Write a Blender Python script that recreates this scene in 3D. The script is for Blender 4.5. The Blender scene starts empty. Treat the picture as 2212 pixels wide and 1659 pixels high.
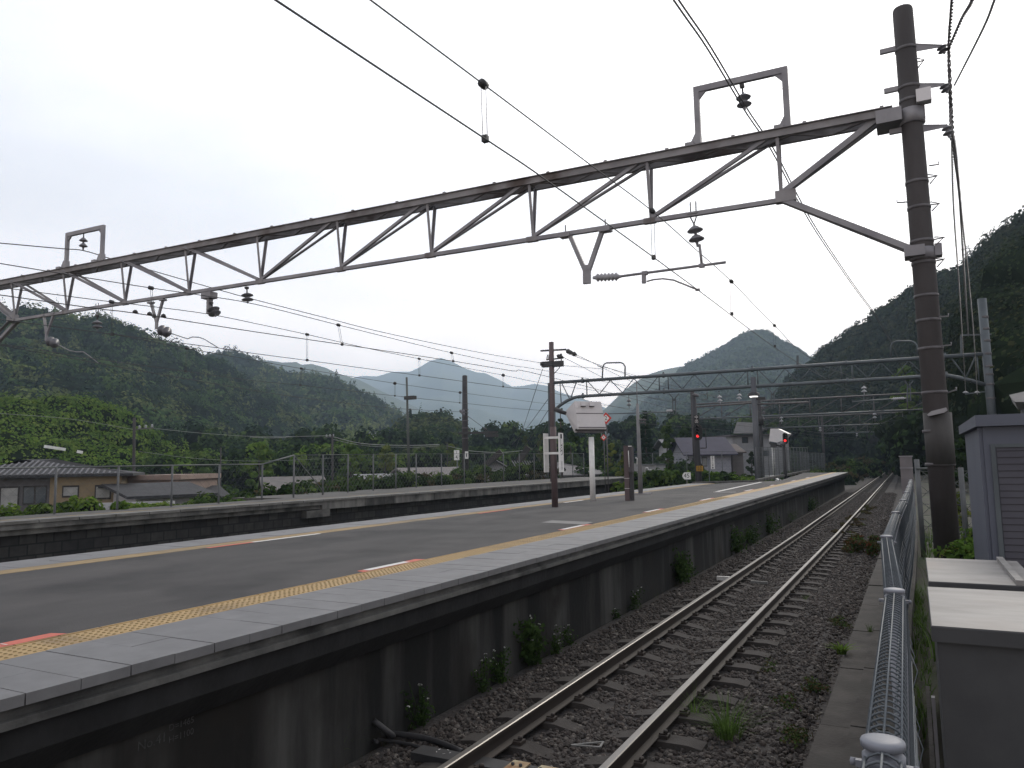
import bpy, math, random
import numpy as np
from mathutils import Vector, Matrix
random.seed(7)
RNG = np.random.default_rng(11)
rad = math.radians
C = bpy.context.scene.collection
SC = bpy.context.scene

# ------------------------------------------------------------------ camera
CXP, CYP, FOC = 1106.0, 829.5, 1630.3          # measured on a 2212 px wide copy of the photo
YAW, PITCH, ROLL, EYE = .4853, .1056, .0176, 2.27
def _rot():
    cy, sy = math.cos(YAW), math.sin(YAW); cp, sp = math.cos(PITCH), math.sin(PITCH); cr, sr = math.cos(ROLL), math.sin(ROLL)
    Ry = np.array([[cy,0,sy],[0,1,0],[-sy,0,cy]]); Rx = np.array([[1,0,0],[0,cp,sp],[0,-sp,cp]]); Rz = np.array([[cr,sr,0],[-sr,cr,0],[0,0,1]])
    M = Rz @ Rx @ Ry
    return np.array([M @ [1,0,0], M @ [0,0,1], M @ [0,-1,0]])
RM = _rot(); EYEP = np.array([0, 0, EYE])
cam_d = bpy.data.cameras.new('camera'); cam = bpy.data.objects.new('camera', cam_d); C.objects.link(cam)
cam_d.sensor_width = 36; cam_d.lens = FOC/2212*36; cam_d.clip_end = 20000; cam_d.clip_start = .05
cam.matrix_world = Matrix([[RM[0][0], -RM[0][1], -RM[0][2], 0], [RM[1][0], -RM[1][1], -RM[1][2], 0], [RM[2][0], -RM[2][1], -RM[2][2], EYE], [0,0,0,1]])
SC.camera = cam
# ------------------------------------------------------------------ light
SC.view_settings.view_transform = 'Standard'; SC.view_settings.look = 'None'
SC.view_settings.exposure = 0.0; SC.view_settings.gamma = 1
SC.cycles.volume_bounces = 0; SC.cycles.max_bounces = 6; SC.cycles.diffuse_bounces = 3; SC.cycles.transparent_max_bounces = 8
SUN_AZ, SUN_EL = rad(5), rad(30)                # azimuth from +Y towards +X
sun_dir = Vector((math.sin(SUN_AZ)*math.cos(SUN_EL), math.cos(SUN_AZ)*math.cos(SUN_EL), math.sin(SUN_EL)))
w = bpy.data.worlds.new('World'); SC.world = w; w.use_nodes = True
nt = w.node_tree; nt.nodes.clear(); N = nt.nodes.new; L = nt.links.new
out = N('ShaderNodeOutputWorld'); mixs = N('ShaderNodeMixShader')
sky = N('ShaderNodeTexSky'); sky.sky_type = 'NISHITA'; sky.sun_disc = False; sky.sun_elevation = SUN_EL; sky.sun_rotation = SUN_AZ
bg1 = N('ShaderNodeBackground'); bg1.inputs[1].default_value = .12; L(sky.outputs[0], bg1.inputs[0])
bg2 = N('ShaderNodeBackground'); bg2.inputs[1].default_value = 1.35
tc = N('ShaderNodeTexCoord'); dot = N('ShaderNodeVectorMath'); dot.operation = 'DOT_PRODUCT'
L(tc.outputs['Generated'], dot.inputs[0]); dot.inputs[1].default_value = sun_dir
cr = N('ShaderNodeValToRGB'); cr.color_ramp.elements[0].position = .0; cr.color_ramp.elements[0].color = (.70,.70,.74,1)
cr.color_ramp.elements[1].position = .97; cr.color_ramp.elements[1].color = (1.6,1.56,1.52,1)
for p_, c_ in ((.40,(.86,.855,.895,1)), (.66,(1.0,.99,1.02,1)), (.83,(1.22,1.19,1.19,1))):
    e = cr.color_ramp.elements.new(p_); e.color = c_
L(dot.outputs['Value'], cr.inputs[0])
mp = N('ShaderNodeMapping'); mp.inputs['Scale'].default_value = (1.6,1.6,5.0); L(tc.outputs['Generated'], mp.inputs[0])
nz = N('ShaderNodeTexNoise'); nz.inputs['Scale'].default_value = 1.3; nz.inputs['Detail'].default_value = 5; nz.inputs['Roughness'].default_value = .5; L(mp.outputs[0], nz.inputs[0])
mr = N('ShaderNodeMapRange'); mr.inputs[1].default_value = .3; mr.inputs[2].default_value = .7; mr.inputs[3].default_value = .87; mr.inputs[4].default_value = 1.13; L(nz.outputs[0], mr.inputs[0])
ml = N('ShaderNodeVectorMath'); ml.operation = 'SCALE'; L(cr.outputs[0], ml.inputs[0]); L(mr.outputs[0], ml.inputs['Scale'])
sxyz = N('ShaderNodeSeparateXYZ'); L(tc.outputs['Generated'], sxyz.inputs[0]); hz = N('ShaderNodeMapRange'); hz.interpolation_type = 'SMOOTHSTEP'; hz.inputs[1].default_value = 0; hz.inputs[2].default_value = .34; L(sxyz.outputs[2], hz.inputs[0])
hm_ = N('ShaderNodeMix'); hm_.data_type = 'RGBA'; L(hz.outputs[0], hm_.inputs[0]); hm_.inputs[6].default_value = (1.85,1.62,1.42,1); hm_.inputs[7].default_value = (1,1,1,1)
vm_ = N('ShaderNodeVectorMath'); vm_.operation = 'MULTIPLY'; L(ml.outputs[0], vm_.inputs[0]); L(hm_.outputs[2], vm_.inputs[1]); L(vm_.outputs[0], bg2.inputs[0]); mixs.inputs[0].default_value = .92
L(bg1.outputs[0], mixs.inputs[1]); L(bg2.outputs[0], mixs.inputs[2]); L(mixs.outputs[0], out.inputs[0])
sd = bpy.data.lights.new('sun', 'SUN'); sd.energy = 1.3; sd.angle = rad(14); sd.color = (1,.93,.82)
so = bpy.data.objects.new('sun', sd); C.objects.link(so); so.rotation_euler = (-sun_dir).to_track_quat('-Z', 'Y').to_euler()

# ------------------------------------------------------------------ where a photo pixel lies in the world
def ray(x, y): return RM @ np.array([x-CXP, y-CYP, FOC])
def oz(x, y, z=0.): d = ray(x, y); return Vector(d*(z-EYE)/d[2] + EYEP)
def ox(x, y, X): d = ray(x, y); return Vector(d*X/d[0] + EYEP)
def oy(x, y, Y, g=0.): d = ray(x, y); return Vector(d*(Y/(d[1]-d[0]*math.tan(g))) + EYEP)
def od(x, y, dep): return Vector(ray(x, y)/FOC*dep + EYEP)
def oh(x, y, dist): d = ray(x, y); return Vector(d*dist/math.hypot(d[0], d[1]) + EYEP)

# ------------------------------------------------------------------ object helpers
def tag(o, label=None, cat=None, group=None, kind=None):
    if label: o['label'] = label
    if cat: o['category'] = cat
    if group: o['group'] = group
    if kind: o['kind'] = kind
    return o
def thing(name, label, cat, loc=(0,0,0), group=None, rz=0):
    o = bpy.data.objects.new(name, None); C.objects.link(o); o.location = loc; o.rotation_euler.z = rz
    o.empty_display_size = .1
    return tag(o, label, cat, group)
def copy_tree(o, loc=None, rz=None, parent=None, label=None):
    c = o.copy(); C.objects.link(c)
    if parent: c.parent = parent
    if loc is not None: c.location = loc
    if rz is not None: c.rotation_euler.z = rz
    if label: c['label'] = label
    for ch in list(o.children): copy_tree(ch, parent=c)
    return c
def wloc(o):
    v = Vector((0,0,0))
    while o is not None: v = v + o.location; o = o.parent
    return v
def link_mesh(name, me, parent=None, origin=None):
    o = bpy.data.objects.new(name, me); C.objects.link(o)
    base = wloc(parent) if parent else Vector((0,0,0))
    org = Vector(origin) if origin is not None else base
    if org.length > 0: me.transform(Matrix.Translation(-org))
    if parent: o.parent = parent
    o.location = org - base
    return o
class MB:
    def __init__(s): s.v = []; s.f = []; s.m = []; s.sm = []; s.cur = 0
    def add(s, vs, fs, smooth=False):
        b = len(s.v); s.v += [tuple(p) for p in vs]; s.f += [tuple(b+i for i in f) for f in fs]
        s.m += [s.cur]*len(fs); s.sm += [smooth]*len(fs); return s
    def box(s, c, d, ax=None):
        c = Vector(c); ax = ax or (Vector((1,0,0)), Vector((0,1,0)), Vector((0,0,1)))
        vs = [c + ax[0]*(d[0]/2*i) + ax[1]*(d[1]/2*j) + ax[2]*(d[2]/2*k) for k in (-1,1) for j in (-1,1) for i in (-1,1)]
        return s.add(vs, [(0,2,3,1),(4,5,7,6),(0,1,5,4),(2,6,7,3),(0,4,6,2),(1,3,7,5)])
    def bb(s, a, b): return s.box([(a[i]+b[i])/2 for i in range(3)], [abs(b[i]-a[i]) for i in range(3)])
    def bar(s, p, q, w, h, up=(0,0,1)):
        p, q = Vector(p), Vector(q); z = (q-p); l = z.length
        if l < 1e-6: return s
        z /= l; u = Vector(up)
        if abs(z.dot(u)) > .99: u = Vector((0,1,0))
        x = z.cross(u).normalized(); y = x.cross(z)
        return s.box((p+q)/2, (w, h, l), (x, y, z))
    def tube(s, pts, r, n=8, cap=True, r2=None, smooth=True):
        pts = [Vector(p) for p in pts]; k = len(pts); rs = [r + ((r2 if r2 is not None else r)-r)*i/(k-1) for i in range(k)] if not isinstance(r, (list,tuple)) else list(r)
        vs = []; u = None
        for i, p in enumerate(pts):
            t = (pts[min(i+1,k-1)]-pts[max(i-1,0)])
            t = t.normalized() if t.length > 1e-9 else Vector((0,0,1))
            if u is None: u = t.orthogonal().normalized()
            else:
                u = u - t*u.dot(t); u = u.normalized() if u.length > 1e-6 else t.orthogonal().normalized()
            w_ = t.cross(u)
            for j in range(n):
                a = 2*math.pi*j/n; vs.append(p + (u*math.cos(a)+w_*math.sin(a))*rs[i])
        fs = [(i*n+j, i*n+(j+1)%n, (i+1)*n+(j+1)%n, (i+1)*n+j) for i in range(k-1) for j in range(n)]
        s.add(vs, fs, smooth)
        if cap:
            b = len(s.v)-len(vs)
            s.f += [tuple(b+j for j in range(n))[::-1], tuple(b+(k-1)*n+j for j in range(n))]; s.m += [s.cur]*2; s.sm += [False]*2
        return s
    def lathe(s, c, prof, n=14, axis=(0,0,1)):
        z = Vector(axis).normalized(); x = z.orthogonal().normalized(); y = z.cross(x); c = Vector(c); vs = []
        for r, h in prof:
            for j in range(n):
                a = 2*math.pi*j/n; vs.append(c + z*h + (x*math.cos(a)+y*math.sin(a))*max(r,1e-4))
        return s.add(vs, [(i*n+j, i*n+(j+1)%n, (i+1)*n+(j+1)%n, (i+1)*n+j) for i in range(len(prof)-1) for j in range(n)], True)
    def prism(s, poly, ext):
        poly = [Vector(p) for p in poly]; e = Vector(ext); n = len(poly)
        return s.add(poly+[p+e for p in poly], [tuple(range(n))[::-1], tuple(range(n,2*n))] + [(i,(i+1)%n,n+(i+1)%n,n+i) for i in range(n)])
    def sheet(s, a, b, c, d): return s.add([a,b,c,d], [(0,1,2,3)])
    def sweep(s, prof, path, mi=None):
        """prof: closed list of (x offset, z); path: list of (x, y, z) going along +Y"""
        n = len(prof); vs = [(X+a, Y, Z+b) for X, Y, Z in path for a, b in prof]; k = len(path)
        for i in range(k-1):
            for j in range(n):
                s.f.append(tuple(len(s.v)+q for q in (i*n+j, (i+1)*n+j, (i+1)*n+(j+1)%n, i*n+(j+1)%n))); s.m.append(mi[j] if mi else s.cur); s.sm.append(False)
        b = len(s.v); s.v += vs; s.f += [tuple(b+j for j in range(n)), tuple(b+(k-1)*n+j for j in range(n))[::-1]]; s.m += [s.cur]*2; s.sm += [False]*2
        return s
    def text(s, txt, org, right, up, size, out=.004, cx=True):
        cu = bpy.data.curves.new('t', 'FONT'); cu.body = txt; cu.size = size; cu.align_x = 'CENTER' if cx else 'LEFT'; cu.align_y = 'CENTER'; cu.resolution_u = 3
        o = bpy.data.objects.new('t', cu); C.objects.link(o); bpy.context.view_layer.update()
        me = o.evaluated_get(bpy.context.evaluated_depsgraph_get()).to_mesh()
        R_, U_ = Vector(right).normalized(), Vector(up).normalized(); nn = R_.cross(U_); og = Vector(org)
        vs = [og + R_*v.co.x + U_*v.co.y + nn*out for v in me.vertices]; fs = [tuple(p.vertices) for p in me.polygons]
        bpy.data.objects.remove(o); bpy.data.curves.remove(cu)
        return s.add(vs, fs)
    def build(s, name, mats, parent=None, origin=None):
        me = bpy.data.meshes.new(name); me.from_pydata([tuple(v) for v in s.v], [], s.f)
        for m_ in (mats if isinstance(mats, (list,tuple)) else [mats]): me.materials.append(m_)
        me.polygons.foreach_set('material_index', s.m); me.polygons.foreach_set('use_smooth', s.sm); me.update()
        return link_mesh(name, me, parent, origin)
def build_each(m, name, mats, parent=None):
    """one object per loose piece: pieces are the runs of faces that share vertices"""
    par = list(range(len(m.v)))
    def find(a):
        while par[a] != a: par[a] = par[par[a]]; a = par[a]
        return a
    for f in m.f:
        r = find(f[0])
        for q in f[1:]: par[find(q)] = r
    groups = {}
    for i, f in enumerate(m.f): groups.setdefault(find(f[0]), []).append(i)
    for fi in groups.values():
        k = MB(); ids = {}
        for i in fi:
            for q in m.f[i]:
                if q not in ids: ids[q] = len(k.v); k.v.append(m.v[q])
            k.f.append(tuple(ids[q] for q in m.f[i])); k.m.append(m.m[i]); k.sm.append(m.sm[i])
        k.build(name, mats, parent)
def np_mesh(name, V, F, mats, mi=None, parent=None, smooth=False, origin=None):
    V = np.asarray(V, np.float32); F = np.asarray(F, np.int32); k = F.shape[1]
    me = bpy.data.meshes.new(name); me.vertices.add(len(V)); me.vertices.foreach_set('co', V.ravel())
    me.loops.add(F.size); me.loops.foreach_set('vertex_index', F.ravel())
    me.polygons.add(len(F)); me.polygons.foreach_set('loop_start', np.arange(0, F.size, k, dtype=np.int32))
    for m_ in (mats if isinstance(mats, (list,tuple)) else [mats]): me.materials.append(m_)
    if mi is not None: me.polygons.foreach_set('material_index', np.asarray(mi, np.int32))
    me.polygons.foreach_set('use_smooth', np.full(len(F), smooth)); me.update(calc_edges=True); me.validate()
    return link_mesh(name, me, parent, origin)

# ------------------------------------------------------------------ materials
MATS = {}
def mat(name, c1, c2=None, scale=3., rough=.8, metal=0., bump=0., bscale=40., stretch=(1,1,1), detail=6, lo=.35, hi=.65, spec=.4, c3=None, s3=.6):
    m = bpy.data.materials.new(name); MATS[name] = m; m.use_nodes = True; t = m.node_tree; b = t.nodes['Principled BSDF']
    b.inputs['Roughness'].default_value = rough; b.inputs['Metallic'].default_value = metal; b.inputs['Specular IOR Level'].default_value = spec
    g = t.nodes.new('ShaderNodeNewGeometry'); mpn = t.nodes.new('ShaderNodeMapping'); mpn.inputs['Scale'].default_value = stretch; t.links.new(g.outputs['Position'], mpn.inputs[0])
    if c2 is None: c2 = tuple(x*.8 for x in c1)
    nz = t.nodes.new('ShaderNodeTexNoise'); nz.inputs['Scale'].default_value = scale; nz.inputs['Detail'].default_value = detail; nz.inputs['Roughness'].default_value = .6
    t.links.new(mpn.outputs[0], nz.inputs[0])
    r = t.nodes.new('ShaderNodeValToRGB'); r.color_ramp.elements[0].position = lo; r.color_ramp.elements[1].position = hi
    r.color_ramp.elements[0].color = (*c1,1); r.color_ramp.elements[1].color = (*c2,1); t.links.new(nz.outputs[0], r.inputs[0])
    col = r.outputs[0]
    if c3:
        n3 = t.nodes.new('ShaderNodeTexNoise'); n3.inputs['Scale'].default_value = s3; n3.inputs['Detail'].default_value = 5; t.links.new(g.outputs['Position'], n3.inputs[0])
        r3 = t.nodes.new('ShaderNodeValToRGB'); r3.color_ramp.elements[0].position = .5; r3.color_ramp.elements[1].position = .68; t.links.new(n3.outputs[0], r3.inputs[0])
        mx = t.nodes.new('ShaderNodeMix'); mx.data_type = 'RGBA'; t.links.new(r3.outputs[0], mx.inputs[0]); t.links.new(col, mx.inputs[6]); mx.inputs[7].default_value = (*c3,1); col = mx.outputs[2]
    t.links.new(col, b.inputs['Base Color'])
    if bump:
        n2 = t.nodes.new('ShaderNodeTexNoise'); n2.inputs['Scale'].default_value = bscale; n2.inputs['Detail'].default_value = 4; t.links.new(g.outputs['Position'], n2.inputs[0])
        bp = t.nodes.new('ShaderNodeBump'); bp.inputs['Strength'].default_value = bump; bp.inputs['Distance'].default_value = .02; t.links.new(n2.outputs[0], bp.inputs['Height']); t.links.new(bp.outputs[0], b.inputs['Normal'])
    return m
def leaf_mat(name, cols, cs=.25, trans=.25):
    """foliage: colour varies per leaf and in broad clumps"""
    m = bpy.data.materials.new(name); MATS[name] = m; m.use_nodes = True; t = m.node_tree; t.nodes.clear(); n = t.nodes.new
    g = n('ShaderNodeNewGeometry'); nz = n('ShaderNodeTexNoise'); nz.inputs['Scale'].default_value = cs; nz.inputs['Detail'].default_value = 4; t.links.new(g.outputs['Position'], nz.inputs[0])
    ad = n('ShaderNodeMath'); ad.operation = 'MULTIPLY_ADD'; ad.inputs[1].default_value = .35; t.links.new(g.outputs['Random Per Island'], ad.inputs[0])
    sb = n('ShaderNodeMath'); sb.operation = 'SUBTRACT'; sb.inputs[1].default_value = .17; t.links.new(nz.outputs[0], sb.inputs[0]); t.links.new(sb.outputs[0], ad.inputs[2])
    r = n('ShaderNodeValToRGB'); els = r.color_ramp.elements; els[0].position = .3; els[0].color = (*cols[0],1); els[1].position = .7; els[1].color = (*cols[-1],1)
    for i, c in enumerate(cols[1:-1]): e_ = els.new(.3+.4*(i+1)/(len(cols)-1)); e_.color = (*c,1)
    t.links.new(ad.outputs[0], r.inputs[0])
    d = n('ShaderNodeBsdfDiffuse'); tr = n('ShaderNodeBsdfTranslucent'); mx = n('ShaderNodeMixShader'); mx.inputs[0].default_value = trans; o_ = n('ShaderNodeOutputMaterial')
    t.links.new(r.outputs[0], d.inputs[0]); t.links.new(r.outputs[0], tr.inputs[0]); t.links.new(d.outputs[0], mx.inputs[1]); t.links.new(tr.outputs[0], mx.inputs[2]); t.links.new(mx.outputs[0], o_.inputs[0])
    return m
def emit_mat(name, c, s):
    m = bpy.data.materials.new(name); m.use_nodes = True; b = m.node_tree.nodes['Principled BSDF']; b.inputs['Base Color'].default_value = (*c,1)
    b.inputs['Emission Color'].default_value = (*c,1); b.inputs['Emission Strength'].default_value = s; return m

asphalt = mat('asphalt', (.032,.0305,.031), (.060,.056,.055), 1.3, .85, bump=.45, bscale=90, detail=14, lo=.32, hi=.7, c3=(.020,.019,.020), s3=.7, stretch=(1,.35,1))
tile = mat('paving_tile', (.106,.105,.108), (.136,.135,.138), 5, .62, bump=.05, bscale=90, c3=(.105,.103,.108), s3=.9, spec=.5)
yellow = mat('tactile_yellow', (.30,.20,.085), (.36,.245,.11), 9, .7, c3=(.22,.15,.075), s3=2.)
joint = mat('joint_dark', (.035,.034,.036))
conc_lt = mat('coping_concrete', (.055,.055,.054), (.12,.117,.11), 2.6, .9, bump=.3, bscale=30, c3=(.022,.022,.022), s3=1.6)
conc_dk = mat('dark_concrete', (.009,.009,.0095), (.02,.02,.0205), 2.2, .95, bump=.3, bscale=22, stretch=(1,1,.5))  # very dark, faintly mottled concrete tone
wall_mat = mat('streaked_wall', (.006,.006,.0058), (.10,.097,.09), 1.5, .95, stretch=(1,1,.11), lo=.47, hi=.82, bump=.3, bscale=14, detail=9, c3=(.013,.011,.009), s3=.9)
block_mat = mat('stone_wall', (.02,.02,.021), (.06,.058,.055), 1.6, .95, bump=.4, bscale=9)
red_mk = mat('marker_red', (.50,.13,.09), (.42,.11,.08), 14)
white_mk = mat('marker_white', (.62,.6,.58), (.5,.48,.46), 14)
white_p = mat('white_paint', (.66,.66,.65), (.56,.56,.55), 4, .55)
hood_m = mat('hood_paint', (.60,.58,.59), (.54,.53,.54), 3, .5)
steel_g = mat('galvanised_steel', (.165,.16,.175), (.24,.235,.245), 2.2, .55, metal=.25, bump=.05)
steel_rust = mat('weathered_steel', (.17,.163,.168), (.25,.24,.245), 1.6, .7, metal=.15, c3=(.072,.055,.05), s3=1.3)
steel_b = mat('blue_grey_steel', (.055,.066,.075), (.085,.10,.11), 1.3, .5, metal=.2)
conc_pole = mat('pole_concrete', (.027,.024,.0245), (.055,.049,.049), 1.2, .85, bump=.2, bscale=30, stretch=(1,1,.3), c3=(.05,.045,.047), s3=.8)
jacket_m = mat('pole_jacket', (.036,.034,.034), (.068,.066,.064), 2.5, .8, stretch=(1,1,.3), bump=.1)
band_m = mat('steel_band', (.075,.07,.075), (.12,.115,.12), 8, .6, metal=.3)
brown_m = mat('brown_pole_paint', (.07,.05,.052), (.095,.07,.07), 3, .7, stretch=(1,1,.2))
wire_m = mat('wire_metal', (.05,.05,.055), (.06,.06,.065), 3, .7)
dark_iron = mat('dark_iron', (.022,.022,.024), (.035,.034,.036), 6, .6)
porcelain = mat('insulator_porcelain', (.10,.10,.115), (.15,.15,.165), 6, .3)
porc_w = mat('insulator_white', (.34,.35,.37), (.26,.27,.29), 6, .3)
rail_side = mat('rail_rust', (.020,.015,.013), (.036,.027,.022), 5, .75, stretch=(1,.2,1))
rail_top = mat('rail_running_surface', (.19,.175,.155), (.14,.13,.12), 2, .36, metal=.5, stretch=(1,.1,1))
sleeper_m = mat('sleeper_concrete', (.026,.022,.020), (.041,.036,.033), 5, .95, bump=.3, bscale=60, c3=(.038,.033,.031), s3=1.2)
ballast_m = mat('ballast_bed', (.014,.012,.012), (.040,.035,.034), 26, .95, bump=1., bscale=24, c3=(.04,.034,.032), s3=.7)
earth_m = mat('earth', (.020,.019,.015), (.037,.035,.024), 1.5, .95, bump=.5, bscale=6, c3=(.03,.045,.018), s3=.4)
valley_m = mat('valley_ground', (.035,.05,.02), (.05,.06,.03), .15, .95, c3=(.06,.058,.05), s3=.05)
curb_m = mat('curb_concrete', (.024,.021,.019), (.050,.045,.041), 3, .95, bump=.3, bscale=30, c3=(.03,.028,.025), s3=1.1)
cab_top = mat('cabinet_lid_skylit', (.16,.153,.148), (.235,.225,.218), 3, .6, c3=(.20,.175,.16), s3=1.2, stretch=(.7,1.5,1))  # top faces paler than the sides, sky reflection painted into the colour
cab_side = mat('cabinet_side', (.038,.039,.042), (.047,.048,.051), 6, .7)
shed_m = mat('shed_panel', (.066,.074,.100), (.080,.088,.114), 2, .6, stretch=(1,1,.2))
shut_m = mat('shutter_slats', (.030,.029,.042), (.040,.039,.052), 3, .5)
trunk_m = mat('bark', (.04,.032,.025), (.06,.05,.04), 8, .95)
f_dark = leaf_mat('leaves_dark', [(.013,.024,.010),(.026,.045,.018),(.045,.075,.026)], .22)
f_darkr = leaf_mat('leaves_shade', [(0.0105,0.0165,0.0120),(0.0195,0.0285,0.0165),(0.0330,0.0480,0.0210)], .25)
h_a = leaf_mat('hill_leaves_deep', [(0.0120,0.0225,0.0120),(0.0210,0.0390,0.0180),(0.0360,0.0600,0.0240)], .08)  # hill tree tones, spread wide for crown shading and lifted in place of haze
h_b = leaf_mat('hill_leaves_green', [(0.0280,0.0560,0.0196),(0.0476,0.0840,0.0280),(0.0700,0.1120,0.0364)], .08)
h_c = leaf_mat('hill_leaves_olive', [(0.0540,0.0702,0.0270),(0.0837,0.1053,0.0378),(0.1148,0.1350,0.0486)], .08)
h_d = leaf_mat('hill_needles', [(0.0090,0.0195,0.0135),(0.0180,0.0330,0.0210),(0.0270,0.0465,0.0270)], .08, .1)
h_e = leaf_mat('hill_leaves_warm', [(0.0675,0.0945,0.0270),(0.1080,0.1418,0.0405),(0.1485,0.1823,0.0540)], .08)
f_olive = leaf_mat('leaves_olive', [(.030,.040,.016),(.058,.072,.026),(.09,.105,.04)], .25)
f_vine = leaf_mat('leaves_vine', [(.05,.085,.02),(.10,.155,.035),(.17,.22,.05)], .5, .35)
f_darkr2 = leaf_mat('leaves_shade_brown', [(0.0180,0.0210,0.0135),(0.0330,0.0375,0.0195),(0.0525,0.0570,0.0270)], .25)
f_mid = leaf_mat('leaves_mid', [(.024,.045,.014),(.052,.086,.024),(.095,.135,.035)], .3)
f_bright = leaf_mat('leaves_bright', [(.045,.085,.018),(.085,.15,.03),(.14,.20,.04)], .35, .35)
f_yel = leaf_mat('leaves_yellow', [(.06,.085,.022),(.11,.14,.035),(.17,.19,.05)], .6, .35)
f_con = leaf_mat('needles', [(.010,.019,.012),(.018,.032,.018),(.028,.046,.024)], .4, .1)
f_bam = leaf_mat('bamboo_leaves', [(.06,.08,.03),(.09,.11,.045),(.13,.145,.06)], .5, .3)
f_grass = leaf_mat('grass_blades', [(.035,.06,.014),(.06,.11,.025),(.11,.17,.05)], 3., .4)
f_weed = leaf_mat('weed_leaves', [(.02,.038,.012),(.035,.062,.02),(.06,.10,.03)], 3., .3)
f_brown = leaf_mat('dry_weeds', [(.05,.035,.022),(.07,.055,.03),(.06,.075,.03)], 4., .3)
f_red = leaf_mat('reddish_leaves', [(.03,.04,.015),(.05,.045,.02),(.12,.035,.02)], 5., .3)
petal = mat('petals', (.55,.55,.52), (.45,.45,.42))
mountain_m = mat('mountain_forest', (.030,.048,.024), (.05,.07,.032), .02, .95, bump=0, c3=(.022,.036,.02), s3=.006)
core_m = mat('crown_core', (.008,.013,.007), (.012,.018,.009), .5, 1., spec=0)  # near-black filler, paints the shade inside the crowns

# ------------------------------------------------------------------ track alignment
def cxl(y):      # x of the track centre at a distance y
    return float(np.interp(y, [-50,25,45,80,150,260], [-2.745,-2.76,-2.88,-3.13,-3.6,-4.3]))
# ------------------------------------------------------------------ ground
def ground():
    xs = np.array([-6000,-2500,-1200,-600,-300,-160,-90,-60,-40,-31,-28,-25.5,-24.9,-12,-4.4,-3.9,-1.6,-.86,-.17,-.13,3,8,20,60,200,900,3000])
    ys = np.concatenate([[-60,-25,-10,-4], np.arange(0,60,3), [60,75,90,110,140,180,240,350,550,900,1500,2500,4500,7500]])
    zx = np.array([-4,-4,-4,-4,-4,-4,-4,-4,-4,-4,-3.2,-.9,-.42,-.42,-.30,-.30,-.30,-.30,-.30,.44,.52,.5,.5,.5,.5,.5,.5])
    V = []; 
    for j, y in enumerate(ys):
        for i, x in enumerate(xs):
            z = zx[i]
            if x < -24 and y > 60: z = max(z, np.interp(y, [60,110],[z, max(z,-1.2)]))
            V.append((x, y, z))
    n = len(xs); F = [(j*n+i, j*n+i+1, (j+1)*n+i+1, (j+1)*n+i) for j in range(len(ys)-1) for i in range(n-1)]
    mi = [0 if -12 <= xs[i] and xs[i+1] <= -.8 else (1 if xs[i] >= -25 else 2) for j in range(len(ys)-1) for i in range(n-1)]
    o = np_mesh('ground', V, F, [ballast_m, earth_m, valley_m], mi); tag(o, 'dark ground of ballast and earth under the station', None, kind='structure'); return o
ground()
ys = [-6,0,10,20,30,40,50,60,75,90,110,140,180,230]
mb = MB(); prof = [(-2.1,-.42),(-1.6,-.22),(1.5,-.22),(1.85,-.42)]
mb.sweep(prof, [(cxl(y), y, 0) for y in ys]); tag(mb.build('track_bed', ballast_m), kind='structure')

# rails
def rail(name, off, label, path=None):
    hw, fw = .0325, .0635
    P = [(-fw,-.153),(fw,-.153),(fw,-.142),(.012,-.125),(.009,-.05),(hw,-.036),(hw,-.006),(hw-.008,0),(-hw+.008,0),(-hw,-.006),(-hw,-.036),(-.009,-.05),(-.012,-.125),(-fw,-.142)]
    mi = [0]*14; 
    for k in (6,7,8): mi[k] = 1
    pth = path or [(cxl(y)+off, y, 0) for y in [-5,0,5,10,15,20,25,30,38,45,55,65,80,100,125,150,185,225]]
    m = MB(); m.sweep(P, pth, mi); o = m.build(name, [rail_side, rail_top]); tag(o, label, 'rail', 'rails of the near track' if not path else 'rails of the joining track'); return o
rail('rail', -.55, 'left rail of the near track, the one beside the island platform wall')
rail('rail', .55, 'right rail of the near track, the one beside the mesh fence')
jp = [oz(1790,1032,0), oz(1843,1022,0), oz(1900,1012,0), oz(1932,1006,0)]
rail('rail', 0, 'nearer rail of the far track curving in from the left', [(p.x, p.y, -.02) for p in jp])
rail('rail', 0, 'farther rail of the far track curving in from the left', [(p.x-.9, p.y+3.5, -.02) for p in jp])
mb = MB(); mb.sweep([(-2.,-.41),(-1.7,-.2),(1.7,-.2),(2,-.41)], [(p.x-.5, p.y+2, 0) for p in jp]); tag(mb.build('joining_track_bed', ballast_m), kind='structure')

# sleepers with rail clips
def make_sleeper(full):
    t = thing('sleeper', None, 'sleeper', (0,0,0), 'concrete sleepers of the near track')
    m = MB(); xs_ = np.linspace(-1.0, 1.0, 17); vs = []
    for x in xs_:
        a = abs(x); zt = -.163 - .05*max(0, 1-(a/.36)**2) - (.02 if a > .9 else 0); w2 = .105 - .02*max(0, 1-(a/.45))
        vs += [(x,-w2-.03,-.36),(x,-w2,zt),(x,w2,zt),(x,w2+.03,-.36)]
    fs = [(i*4+j, i*4+j+1, (i+1)*4+j+1, (i+1)*4+j) for i in range(16) for j in range(3)] + [(0,3,2,1),(64,65,66,67)]
    m.add(vs, fs); m.build('body', sleeper_m, t)
    if full:
        for s in (-.55, .55):
            for k in (-1, 1):
                c = MB(); c.box((s+k*.10, 0, -.147), (.075,.10,.03)); c.box((s+k*.085, 0, -.128), (.06,.055,.016)); c.tube([(s+k*.11,0,-.16),(s+k*.11,0,-.098)], .013, 8); c.lathe((s+k*.11,0,-.118), [(0,.022),(.02,.02),(.024,0),(0,0)], 6)
                c.build('rail_clip', dark_iron if k < 0 else MATS['rail_rust'], t)
    return t
sl_full = make_sleeper(True); sl_bare = make_sleeper(False)
k = 0; y = 4.75
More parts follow.
